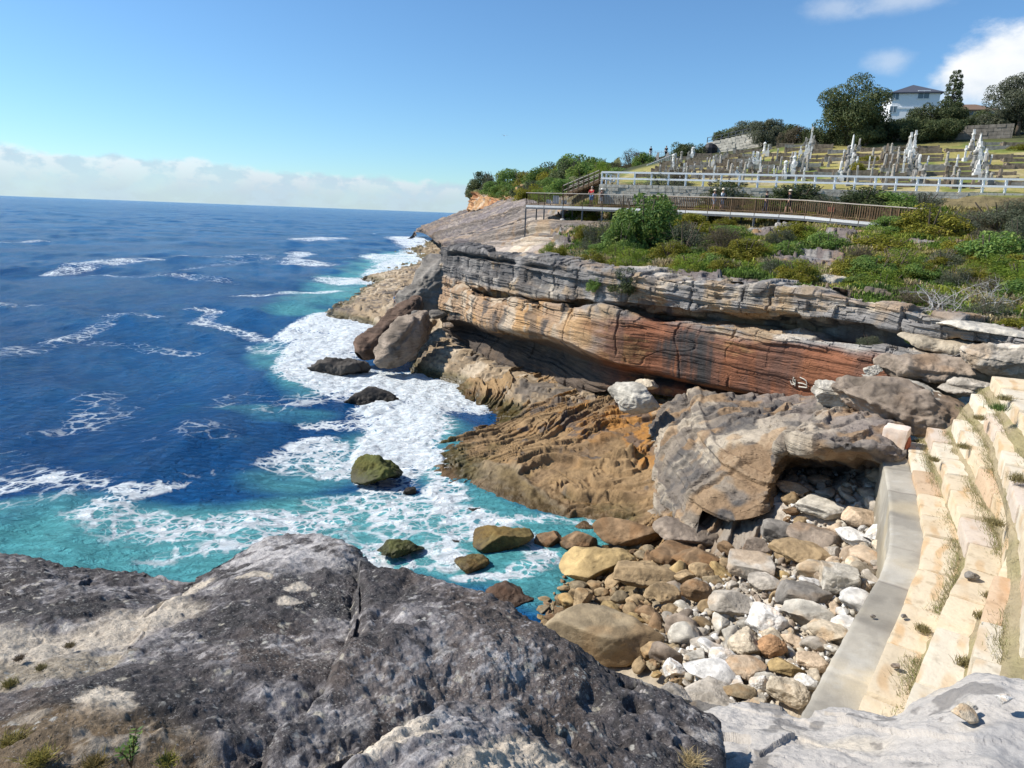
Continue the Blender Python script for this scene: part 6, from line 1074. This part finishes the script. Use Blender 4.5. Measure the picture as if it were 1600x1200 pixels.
# dead branches
def dead():
    r = random.Random(4); c = W(1502, 492, 29.0); o = empty('dead_shrub', c, 0, 'heap of bleached bare branches on the right hand slope', 'dead shrub'); m = MB()
    def grow(p, d, L, rad, lv):
        pts = [p]; q = p.copy(); dd = d.copy()
        for i in range(4): dd = dd+np.array([r.gauss(0, .35), r.gauss(0, .35), r.gauss(0, .28)]); dd /= np.linalg.norm(dd); q = q+dd*L/4; pts.append(q.copy())
        m.tube(pts, np.linspace(rad, rad*.45, 5), 5)
        if lv < 3:
            for k in range(3): grow(pts[r.randint(1, 4)], dd+np.array([r.gauss(0, .8), r.gauss(0, .8), r.gauss(.1, .5)]), L*.68, rad*.55, lv+1)
    for k in range(13): p = np.array([r.uniform(-1.5, 1.5), r.uniform(-.5, .7), r.uniform(-.2, .3)]); d = np.array([r.uniform(-1, 1), r.uniform(-.6, .3), r.uniform(.15, .8)]); grow(p, d/np.linalg.norm(d), r.uniform(.8, 1.3), .026, 0)
    me = bpy.data.meshes.new('branches'); me.from_pydata(np.concatenate(m.V).tolist(), [], m.F); me.materials.append(BARKG); obj('branches', me, o)
dead()
# ground cover on the slope, and grass strips of the terrace
def cover():
    r = np.random.default_rng(12); nu, nv = HILL.shape[:2]; n = 75000; i = r.integers(0, nu, n); j = r.integers(3, 184, n); p = HILL[i, j]; ok = (HROCK[i, j] < .35) & (i > nu*.045); d = np.linalg.norm(p-EYE, axis=1); p = p[ok]
    m = fbm(p, .35, 3, 5); m2 = fbm(p, .9, 3, 9); pal = np.array([(.13, .20, .036), (.25, .28, .045), (.34, .29, .12), (.09, .14, .035), (.38, .31, .18)]); k = np.where(m > .32, 2, np.where(m > .02, 1, np.where(m < -.4, 3, 0))); k = np.where((m2 > .5), 4, k)
    col = pal[k]*r.uniform(.7, 1.3, (len(p), 1)); V = []; C = []
    for q in range(4):
        a = r.normal(size=(len(p), 3))*np.array([1, 1, .45]); a /= np.linalg.norm(a, axis=1, keepdims=True); u = np.array([0, 0, 1.])+r.normal(size=(len(p), 3))*.45; u /= np.linalg.norm(u, axis=1, keepdims=True); h = r.uniform(.12, .36, (len(p), 1))*(1+.5*m2[:, None]); w = r.uniform(.03, .075, (len(p), 1)); b = p+r.normal(size=(len(p), 3))*np.array([.14, .14, .03])
        V.append(np.stack([b-a*w, b+a*w, b+a*w*.5+u*h, b-a*w*.5+u*h*1.05], 1)); C.append(np.repeat((col*r.uniform(.8, 1.2, (len(p), 1)))[:, None], 4, 1))
    V = np.concatenate(V).reshape(-1, 3); C = np.concatenate(C).reshape(-1, 3)
    N = newmat('ground_cover_leaf'); at = N.add('ShaderNodeAttribute', attribute_name='Col').outputs['Color']; N.put(N.b.inputs['Base Color'], at); N.b.inputs['Roughness'].default_value = .7; N.b.inputs['Specular IOR Level'].default_value = .2; tr = N.add('ShaderNodeBsdfTranslucent'); N.put(tr.inputs[0], at); mx = N.add('ShaderNodeMixShader'); mx.inputs[0].default_value = .3; N.l.new(N.b.outputs[0], mx.inputs[1]); N.l.new(tr.outputs[0], mx.inputs[2]); N.l.new(mx.outputs[0], N.n['Material Output'].inputs[0])
    tag(obj('ground_cover', mesh_np('ground_cover', V, np.arange(len(V)).reshape(-1, 4), N.mat, C, False)), 'low green and yellow heath and grass covering the slope above the cliff', 'ground cover', None, 'stuff'); return N.mat
GCM = cover()
def strips():
    r = np.random.default_rng(3); V = []; C = []
    for k, (z, A) in enumerate(LINES):
        if k == 0: continue
        tg = np.gradient(A, axis=0); tg /= np.linalg.norm(tg, axis=1, keepdims=True); nr = np.stack([tg[:, 1], -tg[:, 0]], 1); dens = sst(fbm(np.column_stack([A, 0*A[:, 0]]), .5, 3, k*5), -.35, .35)
        n = 6500; i = r.integers(0, len(A), n); i = i[r.random(n) < dens[i]]; b = A[i]-nr[i]*np.abs(r.normal(0, .13, (len(i), 1)))+r.normal(0, .03, (len(i), 2)); zz = np.full(len(i), LINES[k-1][0]-.02)
        b = np.column_stack([b, zz]); u = np.column_stack([-nr[i]*r.uniform(.0, .9, (len(i), 1))+r.normal(0, .35, (len(i), 2)), np.ones(len(i))]); u /= np.linalg.norm(u, axis=1, keepdims=True); h = r.uniform(.02, .11, (len(i), 1))*(.5+dens[i][:, None]); a = np.column_stack([r.normal(size=(len(i), 2)), np.zeros(len(i))]); a /= np.linalg.norm(a, axis=1, keepdims=True)
        V.append(np.stack([b-a*.006, b+a*.006, b+a*.002+u*h, b-a*.002+u*h*1.02], 1)); c = np.array([.34, .30, .17])*r.uniform(.6, 1.25, (len(i), 1)); c[r.random(len(i)) < .3] *= np.array([.8, .95, .65]); C.append(np.repeat(c[:, None], 4, 1))
    V = np.concatenate(V).reshape(-1, 3); C = np.concatenate(C).reshape(-1, 3); tag(obj('terrace_grass', mesh_np('terrace_grass', V, np.arange(len(V)).reshape(-1, 4), GCM, C, False)), 'thin dry grass growing in the joints between the rows of terrace blocks', 'grass', None, 'stuff')
strips()
def tuft(loc, h, n, colr, label, name='grass_tuft', cat='grass tuft', wid=.006, spread=.5, seed=0):
    r = np.random.default_rng(seed); b = r.normal(0, h*.4, (n, 3))*np.array([1, 1, 0]); u = np.column_stack([r.normal(0, spread, (n, 2)), np.ones(n)]); u /= np.linalg.norm(u, axis=1, keepdims=True); hh = h*r.uniform(.5, 1.1, (n, 1)); a = np.column_stack([r.normal(size=(n, 2)), np.zeros(n)]); a /= np.linalg.norm(a, axis=1, keepdims=True)
    mid = b+u*hh*.55; dr = np.column_stack([u[:, :2]*1.2, np.full(n, .55)]); tip = mid+dr*hh*.5; V = np.concatenate([np.stack([b-a*wid, b+a*wid, mid+a*wid*.8, mid-a*wid*.8], 1), np.stack([mid-a*wid*.8, mid+a*wid*.8, tip+a*wid*.2, tip-a*wid*.2], 1)]); c = np.array(colr)*r.uniform(.6, 1.3, (n, 1)); C = np.repeat(np.concatenate([c, c])[:, None], 4, 1).reshape(-1, 3)
    o = obj(name, mesh_np(name, V.reshape(-1, 3), np.arange(len(V)*4).reshape(-1, 4), GCM, C, False)); o.location = [float(v) for v in loc]; return tag(o, label, cat)
for i, (px, py, z, h_, lab) in enumerate(((1442, 985, 5.2, .22, 'round dry tuft on the first row of blocks near the foreground'), (1548, 935, 5.66, .24, 'dry tuft right of the dark flat stone on the terrace'), (1532, 965, 5.66, .2, 'dry tuft below the dark flat stone on the terrace'), (1510, 1040, 5.66, .24, 'dry tuft at the near end of the third row'), (1555, 820, 6.15, .3, 'bushy tuft between the third and fourth rows'), (1560, 640, 7.3, .4, 'green tuft behind the tall white block at the top'), (1505, 700, 6.1, .3, 'dry tuft beside the pink block'), (1592, 752, 6.8, .4, 'brown tuft at the right edge in front of the fourth row'), (1460, 720, 5.65, .25, 'long dry tuft in the second row gap'), (1570, 625, 7.3, .35, 'dry golden tuft beside the highest block'), (1530, 655, 6.7, .3, 'golden tuft at the far end of the third row'), (1595, 1010, 6.1, .3, 'dark dry tuft at the right edge of the terrace'))):
    tuft(WZ(px, py, z), h_*.62, 260, (.26, .22, .10) if i != 5 else (.10, .16, .04), lab, seed=i)
def weeds():
    def on_fg(px, py):
        d = _f+_r*(px-800)/F+_u*(600-py)/F; d = d/np.linalg.norm(d); v = FGQ-EYE; w = v-(v@d)[..., None]*d; return FGQ[np.unravel_index((w**2).sum(-1).argmin(), w.shape[:2])]
    p = on_fg(205, 1192); o = empty('weed', p, .4, 'small upright leafy weed at the bottom left of the foreground', 'weed'); m = MB(); r = random.Random(6); V = []
    for k in range(5):
        a = r.uniform(0, 6.28); hgt = r.uniform(.07, .15); tip = np.array([math.cos(a)*.035, math.sin(a)*.035, hgt]); m.tube([(0, 0, -.02), tip*.5+np.array([0, 0, .01]), tip], [.003, .0025, .001], 5)
        for j in range(11):
            b = tip*(.25+.75*j/10); aa = r.uniform(0, 6.28); dd = np.array([math.cos(aa), math.sin(aa), r.uniform(.2, .9)])*.028; s = np.cross(dd, [0, 0, 1.]); s = s/np.linalg.norm(s)*.007; V.append([b, b+dd*.5+s, b+dd, b+dd*.5-s])
    me = bpy.data.meshes.new('stem'); me.from_pydata(np.concatenate(m.V).tolist(), [], m.F); me.materials.append(LM['brown']); obj('stem', me, o); obj('leaves', mesh_np('leaves', np.array(V).reshape(-1, 3), np.arange(len(V)*4).reshape(-1, 4), LM['green'], None, False), o)
    for i, (px, py, h_, c_, lab) in enumerate(((60, 1190, .10, (.26, .22, .05), 'yellow green weed clump in the bottom left corner'), (20, 1160, .09, (.24, .20, .06), 'dry weed clump at the left edge near the bottom'), (150, 1195, .08, (.20, .15, .05), 'reddish dry weed clump beside the leafy weed'), (262, 1192, .07, (.22, .20, .04), 'yellowish weed right of the leafy weed'), (110, 1010, .05, (.20, .16, .09), 'tiny brown moss cushion in the sandy hollow on the left'), (65, 1045, .05, (.19, .16, .07), 'olive moss cushion below the brown one in the sandy hollow'), (15, 1070, .06, (.21, .18, .06), 'dry moss cushion at the left edge of the sandy hollow'), (30, 1030, .05, (.17, .13, .09), 'brown moss cushion beside the sandy hollow rim'), (70, 1110, .05, (.22, .19, .05), 'flat yellow weed patch above the bottom left corner'), (1080, 1192, .12, (.45, .35, .18), 'straw coloured dry weed in the gap between the foreground rocks'))):
        p = on_fg(px, py); tuft(p, h_*.55, 260, c_, lab, 'weed_clump', 'weed', .002, 1.1, 40+i)
weeds()
# ================================================================== HOUSES
def house():
    c = W(1425, 190, 120); t = empty('white_house', c, 0, 'white two storey house with a dark hipped roof on the hilltop', 'house'); ang = R(-16); x = np.array([math.cos(ang), math.sin(ang), 0]); y = np.array([-x[1], x[0], 0]); zz = np.array([0, 0, 1.]); h = 5.0; top = (W(1425, 146, 120)-c)[2]; hw, hd = 3.75, 4.2
    WP = plain('house_white', (.82, .82, .81), .7, .05); RT = plain('slate_tiles', (.075, .08, .10), .6, .2, 12, .3); GL = plain('window_glass', (.16, .20, .22), .15, .1); m = MB(); m.box(c+zz*(top/2-2)+y*hd, (hw*2, hd*2, top+4), (x, y, zz)); m.build('wall', WP, t)
    m = MB(); e = .45; pk = 1.85; b = [c+y*hd+x*sx*(hw+e)+y*sy*(hd+e)+zz*top for sx, sy in ((-1, -1), (1, -1), (1, 1), (-1, 1))]; r1 = c+y*(hd-.6)+zz*(top+pk); r2 = c+y*(hd+.6)+zz*(top+pk); m.add(b+[r1, r2]+[q-zz*.18 for q in b], [(0, 1, 4), (1, 2, 5, 4), (2, 3, 5), (3, 0, 4, 5), (0, 6, 7, 1), (1, 7, 8, 2), (2, 8, 9, 3), (3, 9, 6, 0), (6, 9, 8, 7)]); m.build('roof', RT, t)
    m = MB(); m.box(c-y*.03+zz*(top-2.55), (hw*2+.1, .12, .3), (x, y, zz)); m.build('string_course', WP, t); m = MB(); m.box(c-y*.5+zz*(top-2.2)+x*.2, (3.2, 1.0, .12), (x, y, zz)); 
    for px, py, w_, h_ in ((1399, 150, 1.15, 1.2), (1440, 150, 1.75, 1.25), (1397, 170, 1.0, 1.0)):
        q = W(px, py, 119.8); q = c+x*((q-c)@x)+zz*((q-c)[2]); m = MB(); m.box(q-y*.02, (w_+.2, .14, h_+.2), (x, y, zz)); f_ = m.build('window', WP, t); m = MB(); m.box(q-y*.08, (w_, .05, h_), (x, y, zz)); m.build('pane', GL, f_, origin=np.array(t.location)); m = MB(); m.box(q-y*.12, (.05, .04, h_), (x, y, zz)); m.build('mullion', WP, f_, origin=np.array(t.location))
    m = MB(); q = c+x*(hw+.02)+y*2.6+zz*(top-1.4); m.box(q, (.1, 1.4, 1.6), (x, y, zz)); m.build('window', GL, t)
    c = W(1522, 182, 122); t = empty('brown_roofed_house', c, 0, 'low house with a brown tiled roof between the pine and the olive tree', 'house'); top = (W(1522, 172, 122)-c)[2]; hw, hd = 3.4, 3.5; BR = plain('brown_tiles', (.17, .11, .075), .8, .25, 12, .3); GW = plain('house_grey', (.30, .28, .26), .8, .1); m = MB(); m.box(c+zz*(top/2-1.5)+y*hd, (hw*2, hd*2, top+3), (x, y, zz)); m.build('wall', GW, t)
    m = MB(); b = [c+y*hd+x*sx*(hw+.5)+y*sy*(hd+.5)+zz*top for sx, sy in ((-1, -1), (1, -1), (1, 1), (-1, 1))]; r1 = c+y*hd-x*.9+zz*(top+1.45); r2 = c+y*hd+x*.9+zz*(top+1.45); m.add(b+[r1, r2]+[q-zz*.15 for q in b], [(0, 1, 5, 4), (1, 2, 5), (2, 3, 4, 5), (3, 0, 4), (0, 6, 7, 1), (1, 7, 8, 2), (2, 8, 9, 3), (3, 9, 6, 0), (6, 9, 8, 7)]); m.build('roof', BR, t)
    for dx in (-1.6, .2, 1.8): m = MB(); m.box(c+x*dx-y*.03+zz*(top-.75), (1.2, .1, .7), (x, y, zz)); m.build('window', GL, t)
    m = MB(); m.bar(c-y*1.5+x*-3.6+zz*(top-1.3), c-y*1.5+x*4+zz*(top-1.3), .06, .1); [m.bar(c-y*1.5+x*(-3.6+.95*i)+zz*(top-3), c-y*1.5+x*(-3.6+.95*i)+zz*(top-1.3), .07) for i in range(9)]; m.build('veranda_rail', STEEL, t)
house()
def lookout():
    c = W(1034, 247, 112); t = empty('lookout_platform', c, 0, 'skyline lookout platform with thin rails where two people stand', 'platform'); x = FE; y = FN; zz = np.array([0, 0, 1.]); m = MB(); m.box(c-zz*.15, (4.2, 2.4, .3), (x, y, zz)); m.box(c-zz*1.2, (3.6, 2.0, 1.8), (x, y, zz)); m.build('deck', plain('dark_timber', (.06, .055, .05), .9, .3), t)
    for o_ in (-1.15, 1.15):
        m = MB(); [m.bar(c+x*(-2+i)+y*o_, c+x*(-2+i)+y*o_+zz*1.0, .05) for i in range(5)]; m.bar(c-x*2+y*o_+zz*1.0, c+x*2+y*o_+zz*1.0, .05); m.bar(c-x*2+y*o_+zz*.5, c+x*2+y*o_+zz*.5, .03); m.build('railing', FASC, t)
    for px in (1027, 1042): b = W(px-3, 257, 108); p = W(px+2, 238, 108); m = MB(); m.add([b-x*.5-y*.2, b+x*.5-y*.2, b+x*.5+y*.2, b-x*.5+y*.2, p-x*.12-y*.1, p+x*.12-y*.1, p+x*.12+y*.1, p-x*.12+y*.1], [(0, 3, 2, 1), (4, 5, 6, 7), (0, 1, 5, 4), (1, 2, 6, 5), (2, 3, 7, 6), (3, 0, 4, 7)]); tag(m.build('stone_buttress', KERBG, origin=b), f"grey tapering stone buttress below the lookout, {'left' if px < 1035 else 'right'} one of two", 'buttress')
    a, b = W(1010, 270, 98), W(1056, 251, 100); t = empty('ramp_railing', a, 0, 'pale sloping balustrade climbing toward the lookout', 'railing'); m = MB(); [m.bar(a+(b-a)*i/16-zz*.4, a+(b-a)*i/16+zz*1.0, .08) for i in range(17)]; m.build('baluster_row', plain('pale_rail', (.55, .58, .60), .6, .1), t); m = MB(); m.bar(a+zz*1.05, b+zz*1.05, .12, .1); m.build('top_rail', FASC, t)
lookout()
tag(MB().lathe(W(1109, 239, 103), [(1.1, -.6), (1.1, .7), (.8, 1.2), (.3, 1.4), (0, 1.45)], 12).build('dark_tank', plain('dark_tank_paint', (.02, .02, .022), .6, .1), origin=W(1109, 239, 103)), 'dark rounded structure at the left end of the skyline boundary wall', 'tank')
# ================================================================== PEOPLE
SKIN = plain('skin', (.50, .30, .21), .6, .08)
def cloth(n, c): return plain('cloth_'+n, c, .85, .1, 20, .05)
def skinmesh(name, verts, edges, mat, parent, root=0, sub=1):
    me = bpy.data.meshes.new(name); me.from_pydata([v[:3] for v in verts], edges, []); me.materials.append(mat); o = obj(name, me, parent); md = o.modifiers.new('skin', 'SKIN'); md.use_smooth_shade = True
    for i, v in enumerate(verts): me.skin_vertices[0].data[i].radius = (v[3], v[3]); me.skin_vertices[0].data[i].use_root = (i == root)
    sb = o.modifiers.new('sub', 'SUBSURF'); sb.levels = sb.render_levels = sub; return o
def person(loc, face, label, shirt, legs, hair=(.05, .035, .025), hat=None, stride=.25, arms='down', sit=False, hgt=1.72, skirt=False, sleeves=True, shorts=True):
    """front is -Y of the figure; face turns it"""
    o = empty('person', loc, face, label, 'person'); s = hgt/1.72; hip = .93 if not sit else .30
    def leg(sd, st):
        if sit: return [(.10*sd, 0, hip, .10), (.13*sd, -.36, .42, .078), (.12*sd, -.40, .06, .048), (.12*sd, -.55, .03, .04)]
        return [(.10*sd, 0, hip-.04, .105), (.105*sd, -st*.55-.03, .50, .068), (.10*sd, -st+.06, .09, .043), (.10*sd, -st-.10, .035, .04)]
    L, Rg = leg(-1, stride), leg(1, -stride)
    def arm(sd):
        sh = (.19*sd, 0, hip+.49, .058)
        if arms == 'rail': return [sh, (.22*sd, -.16, hip+.27, .043), (.14*sd, -.42, hip+.20, .034), (.12*sd, -.50, hip+.20, .03)]
        if arms == 'head' and sd < 0: return [sh, (.34*sd/abs(sd)*1.0 if False else -.36, -.10, hip+.46, .043), (-.17, -.14, hip+.66, .033), (-.10, -.14, hip+.72, .03)]
        return [sh, (.24*sd, .03+.10*stride*sd, hip+.22, .043), (.25*sd, -.08+.2*stride*sd, hip-.02, .033), (.24*sd, -.12+.2*stride*sd, hip-.10, .03)]
    A1, A2 = arm(-1), arm(1); T = [(0, 0, hip, .13), (0, .0, hip+.22, .125), (0, .0, hip+.45, .135), (0, 0, hip+.55, .055), (0, -.01, hip+.62, .07), (0, -.02, hip+.70, .098), (0, -.01, hip+.78, .075)]
    V = T+L+Rg+A1+A2; E = [(0, 1), (1, 2), (2, 3), (3, 4), (4, 5), (5, 6), (0, 7), (7, 8), (8, 9), (9, 10), (0, 11), (11, 12), (12, 13), (13, 14), (2, 15), (15, 16), (16, 17), (17, 18), (2, 19), (19, 20), (20, 21), (21, 22)]
    sc = lambda vs: [tuple(q*s for q in v) for v in vs]
    skinmesh('body', sc(V), E, SKIN, o, 0, 2)
    sh = [(0, 0, hip+.02, .155), (0, 0, hip+.22, .15), (0, 0, hip+.46, .158), (A1[0][0], A1[0][1], A1[0][2], .078)]+([tuple(A1[1][:3])+(.062,)] if sleeves else [(A1[0][0]*1.1, A1[0][1], A1[0][2]-.05, .07)])+[(A2[0][0], A2[0][1], A2[0][2], .078)]+([tuple(A2[1][:3])+(.062,)] if sleeves else [(A2[0][0]*1.1, A2[0][1], A2[0][2]-.05, .07)])
    skinmesh('shirt', sc(sh), [(0, 1), (1, 2), (2, 3), (3, 4), (2, 5), (5, 6)], shirt, o, 0, 2)
    kn = 1 if shorts else 2; pn = [(0, 0, hip+.04, .15)]+[tuple(v[:3])+(v[3]+.03,) for v in L[:kn+1]]+[tuple(v[:3])+(v[3]+.03,) for v in Rg[:kn+1]]; n = kn+1
    skinmesh('shorts' if shorts else 'trousers', sc(pn), [(0, 1)]+[(i, i+1) for i in range(1, n)]+[(0, n+1)]+[(i, i+1) for i in range(n+1, 2*n)], legs, o, 0, 2)
    hm = MB(); hz = hip+.76
    prof = [(.10, -.05), (.112, 0), (.10, .06), (.05, .10), (0, .105)]; hm.lathe((0, .015*s, hz*s), [(a*s, b*s) for a, b in prof], 10); me = bpy.data.meshes.new('hair'); me.from_pydata(np.concatenate(hm.V).tolist(), [], hm.F); me.polygons.foreach_set('use_smooth', np.ones(len(me.polygons), bool)); me.materials.append(plain('hair_colour', hair, .7, .1)); obj('hair', me, o)
    if hat is not None:
        m = MB(); m.lathe((0, 0, (hz+.03)*s), [(.20*s, 0), (.205*s, .012*s), (.122*s, .025*s), (.115*s, .10*s), (.07*s, .13*s), (0, .135*s)], 12); me = bpy.data.meshes.new('hat'); me.from_pydata(np.concatenate(m.V).tolist(), [], m.F); me.polygons.foreach_set('use_smooth', np.ones(len(me.polygons), bool)); me.materials.append(hat); obj('hat', me, o)
    for sd, lg in ((-1, L), (1, Rg)):
        m = MB(); m.box((lg[3][0]*s, lg[3][1]*s+.03, .045*s), (.10*s, .27*s, .09*s)); me = bpy.data.meshes.new('shoe'); me.from_pydata(np.concatenate(m.V).tolist(), [], m.F); me.materials.append(plain('shoe_leather', (.06, .055, .055), .7, .1)); obj('shoe', me, o)
    m = MB(); m.box((0, -.118*s, (hip+.69)*s), (.03*s, .03*s, .045*s)); me = bpy.data.meshes.new('nose'); me.from_pydata(np.concatenate(m.V).tolist(), [], m.F); me.materials.append(SKIN); 
    return o
def bwp(px, off): d = bw_px(px); x, y = bw_fr(d); return bw_at(d)+y*off, math.atan2(x[1], x[0])
blk, navy, wht, red, blue, gry, brn = cloth('black', (.02, .02, .022)), cloth('navy', (.025, .03, .055)), cloth('white', (.72, .72, .72)), cloth('red', (.42, .03, .035)), cloth('blue', (.10, .22, .42)), cloth('grey', (.34, .36, .42)), cloth('brown', (.15, .06, .05))
straw = cloth('straw', (.62, .55, .42))
p, a = bwp(1224, .9); person(p, a-math.pi/2+.2, 'walker with pale hat and dark top striding right on the boardwalk, hand at the hat', blk, blk, hat=straw, stride=.30, arms='head', hgt=1.76)
p, a = bwp(1186, 1.2); person(p, a+math.pi/2, 'person in black clothes walking alone on the boardwalk between the couple and the hatted walker', blk, navy, stride=.22, hgt=1.66, shorts=False)
p, a = bwp(1108, .8); person(p, a+math.pi/2, 'left walker of the couple, grey top and pale sun hat, on the boardwalk', gry, gry, hat=straw, stride=.18, hgt=1.66)
p2, a = bwp(1116, 1.3); person(p2, a+math.pi/2, 'right walker of the couple, white shirt, straw hat and dark backpack', wht, gry, hat=straw, stride=.18, hgt=1.76)
x, y = bw_fr(bw_px(1116)); m = MB(); m.lathe((0, 0, 0), [(.10, 0), (.16, .06), (.17, .3), (.12, .45), (.02, .5)], 10); bp = m.build('backpack', blk, origin=(0, 0, 0)); bp.location = p2+x*.24+np.array([0, 0, .92]); bp.scale = (.8, 1, 1); tag(bp, 'dark backpack on the back of the right walker of the couple', 'backpack')
p, a = bwp(920, .45); person(p, a, 'person in a red shirt and pale shorts leaning on the boardwalk railing', red, blue, hair=(.3, .25, .2), stride=.03, arms='rail', hgt=1.74)
p, a = bwp(933, 1.0); person(p, a+math.pi/2, 'person in a brown top standing right of the red shirted person', brn, wht, hat=cloth('pale_hat', (.7, .68, .62)), stride=.05, hgt=1.55)
person(W(1016, 246, 112), .3, 'person in dark shirt and pale trousers standing left on the skyline lookout', blk, wht, stride=.04, shorts=False, hgt=1.7)
person(W(1040, 246, 112), -.2, 'person all in black standing right on the skyline lookout', blk, blk, stride=.03, shorts=False, hgt=1.78)
person(W(619, 476, 68), .5, 'person in a blue shirt sitting on the low rock outcrop beside the dark ridge', blue, navy, stride=0, sit=True)
person(W(645, 458, 70), -.6, 'person in a white shirt sitting on the outcrop behind the dark ridge', wht, blk, stride=0, sit=True)
# gull
o = empty('gull', W(788, 212, 120), .4, 'small dark gull gliding in the sky left of the headland', 'bird'); m = MB(); m.lathe((0, 0, 0), [(.0, -.2), (.05, -.1), (.07, .02), (.05, .14), (0, .22)], 8); V = np.concatenate(m.V)[:, [0, 2, 1]]; me = bpy.data.meshes.new('body'); me.from_pydata(V.tolist(), [], m.F); me.materials.append(gry); obj('body', me, o)
for s_ in (-1, 1): me = bpy.data.meshes.new('wing'); me.from_pydata([(s_*.04, .08, .02), (s_*.04, -.08, .02), (s_*.3, -.04, .12), (s_*.3, .1, .12), (s_*.62, -.08, .06), (s_*.58, -.0, .06), (s_*.04, .0, .05), (s_*.3, .03, .14)], [], [(0, 1, 2, 3), (3, 2, 4, 5), (6, 7, 3, 0), (6, 1, 2, 7), (7, 2, 4, 5), (7, 5, 3)]); me.materials.append(gry); obj('wing', me, o)
# paint marks on the red wall
def marks():
    N = newmat('pale_paint'); N.b.inputs['Base Color'].default_value = (.62, .58, .48, 1); t = 30.95
    def hit(px, py):
        d = _f+_r*(px-800)/F+_u*(600-py)/F; dn = d/np.linalg.norm(d); v = CLIFFQ-EYE; w = v-(v@dn)[..., None]*dn; i = np.unravel_index((w**2).sum(-1).argmin(), w.shape[:2]); return CLIFFQ[i]-dn*.06
    o = empty('paint_mark', hit(1248, 598), 0, 'pale painted scrawl of two marks on the red cliff wall', 'graffiti'); m = MB()
    for pts, r_ in (([(1240, 589), (1239, 596), (1242, 600)], .03), ([(1235, 595), (1237, 600), (1242, 601)], .025), ([(1242, 593), (1243, 598), (1242, 603)], .03), ([(1250, 590), (1256, 592), (1260, 595)], .025), ([(1260, 595), (1260.5, 599), (1261, 606)], .022), ([(1247, 598), (1254, 599), (1260, 602)], .028), ([(1248, 604), (1254, 605), (1260, 606)], .03)):
        q = [hit(*p) for p in pts]; m.tube(q, r_, 5)
    m.build('paint', N.mat, o)
marks()
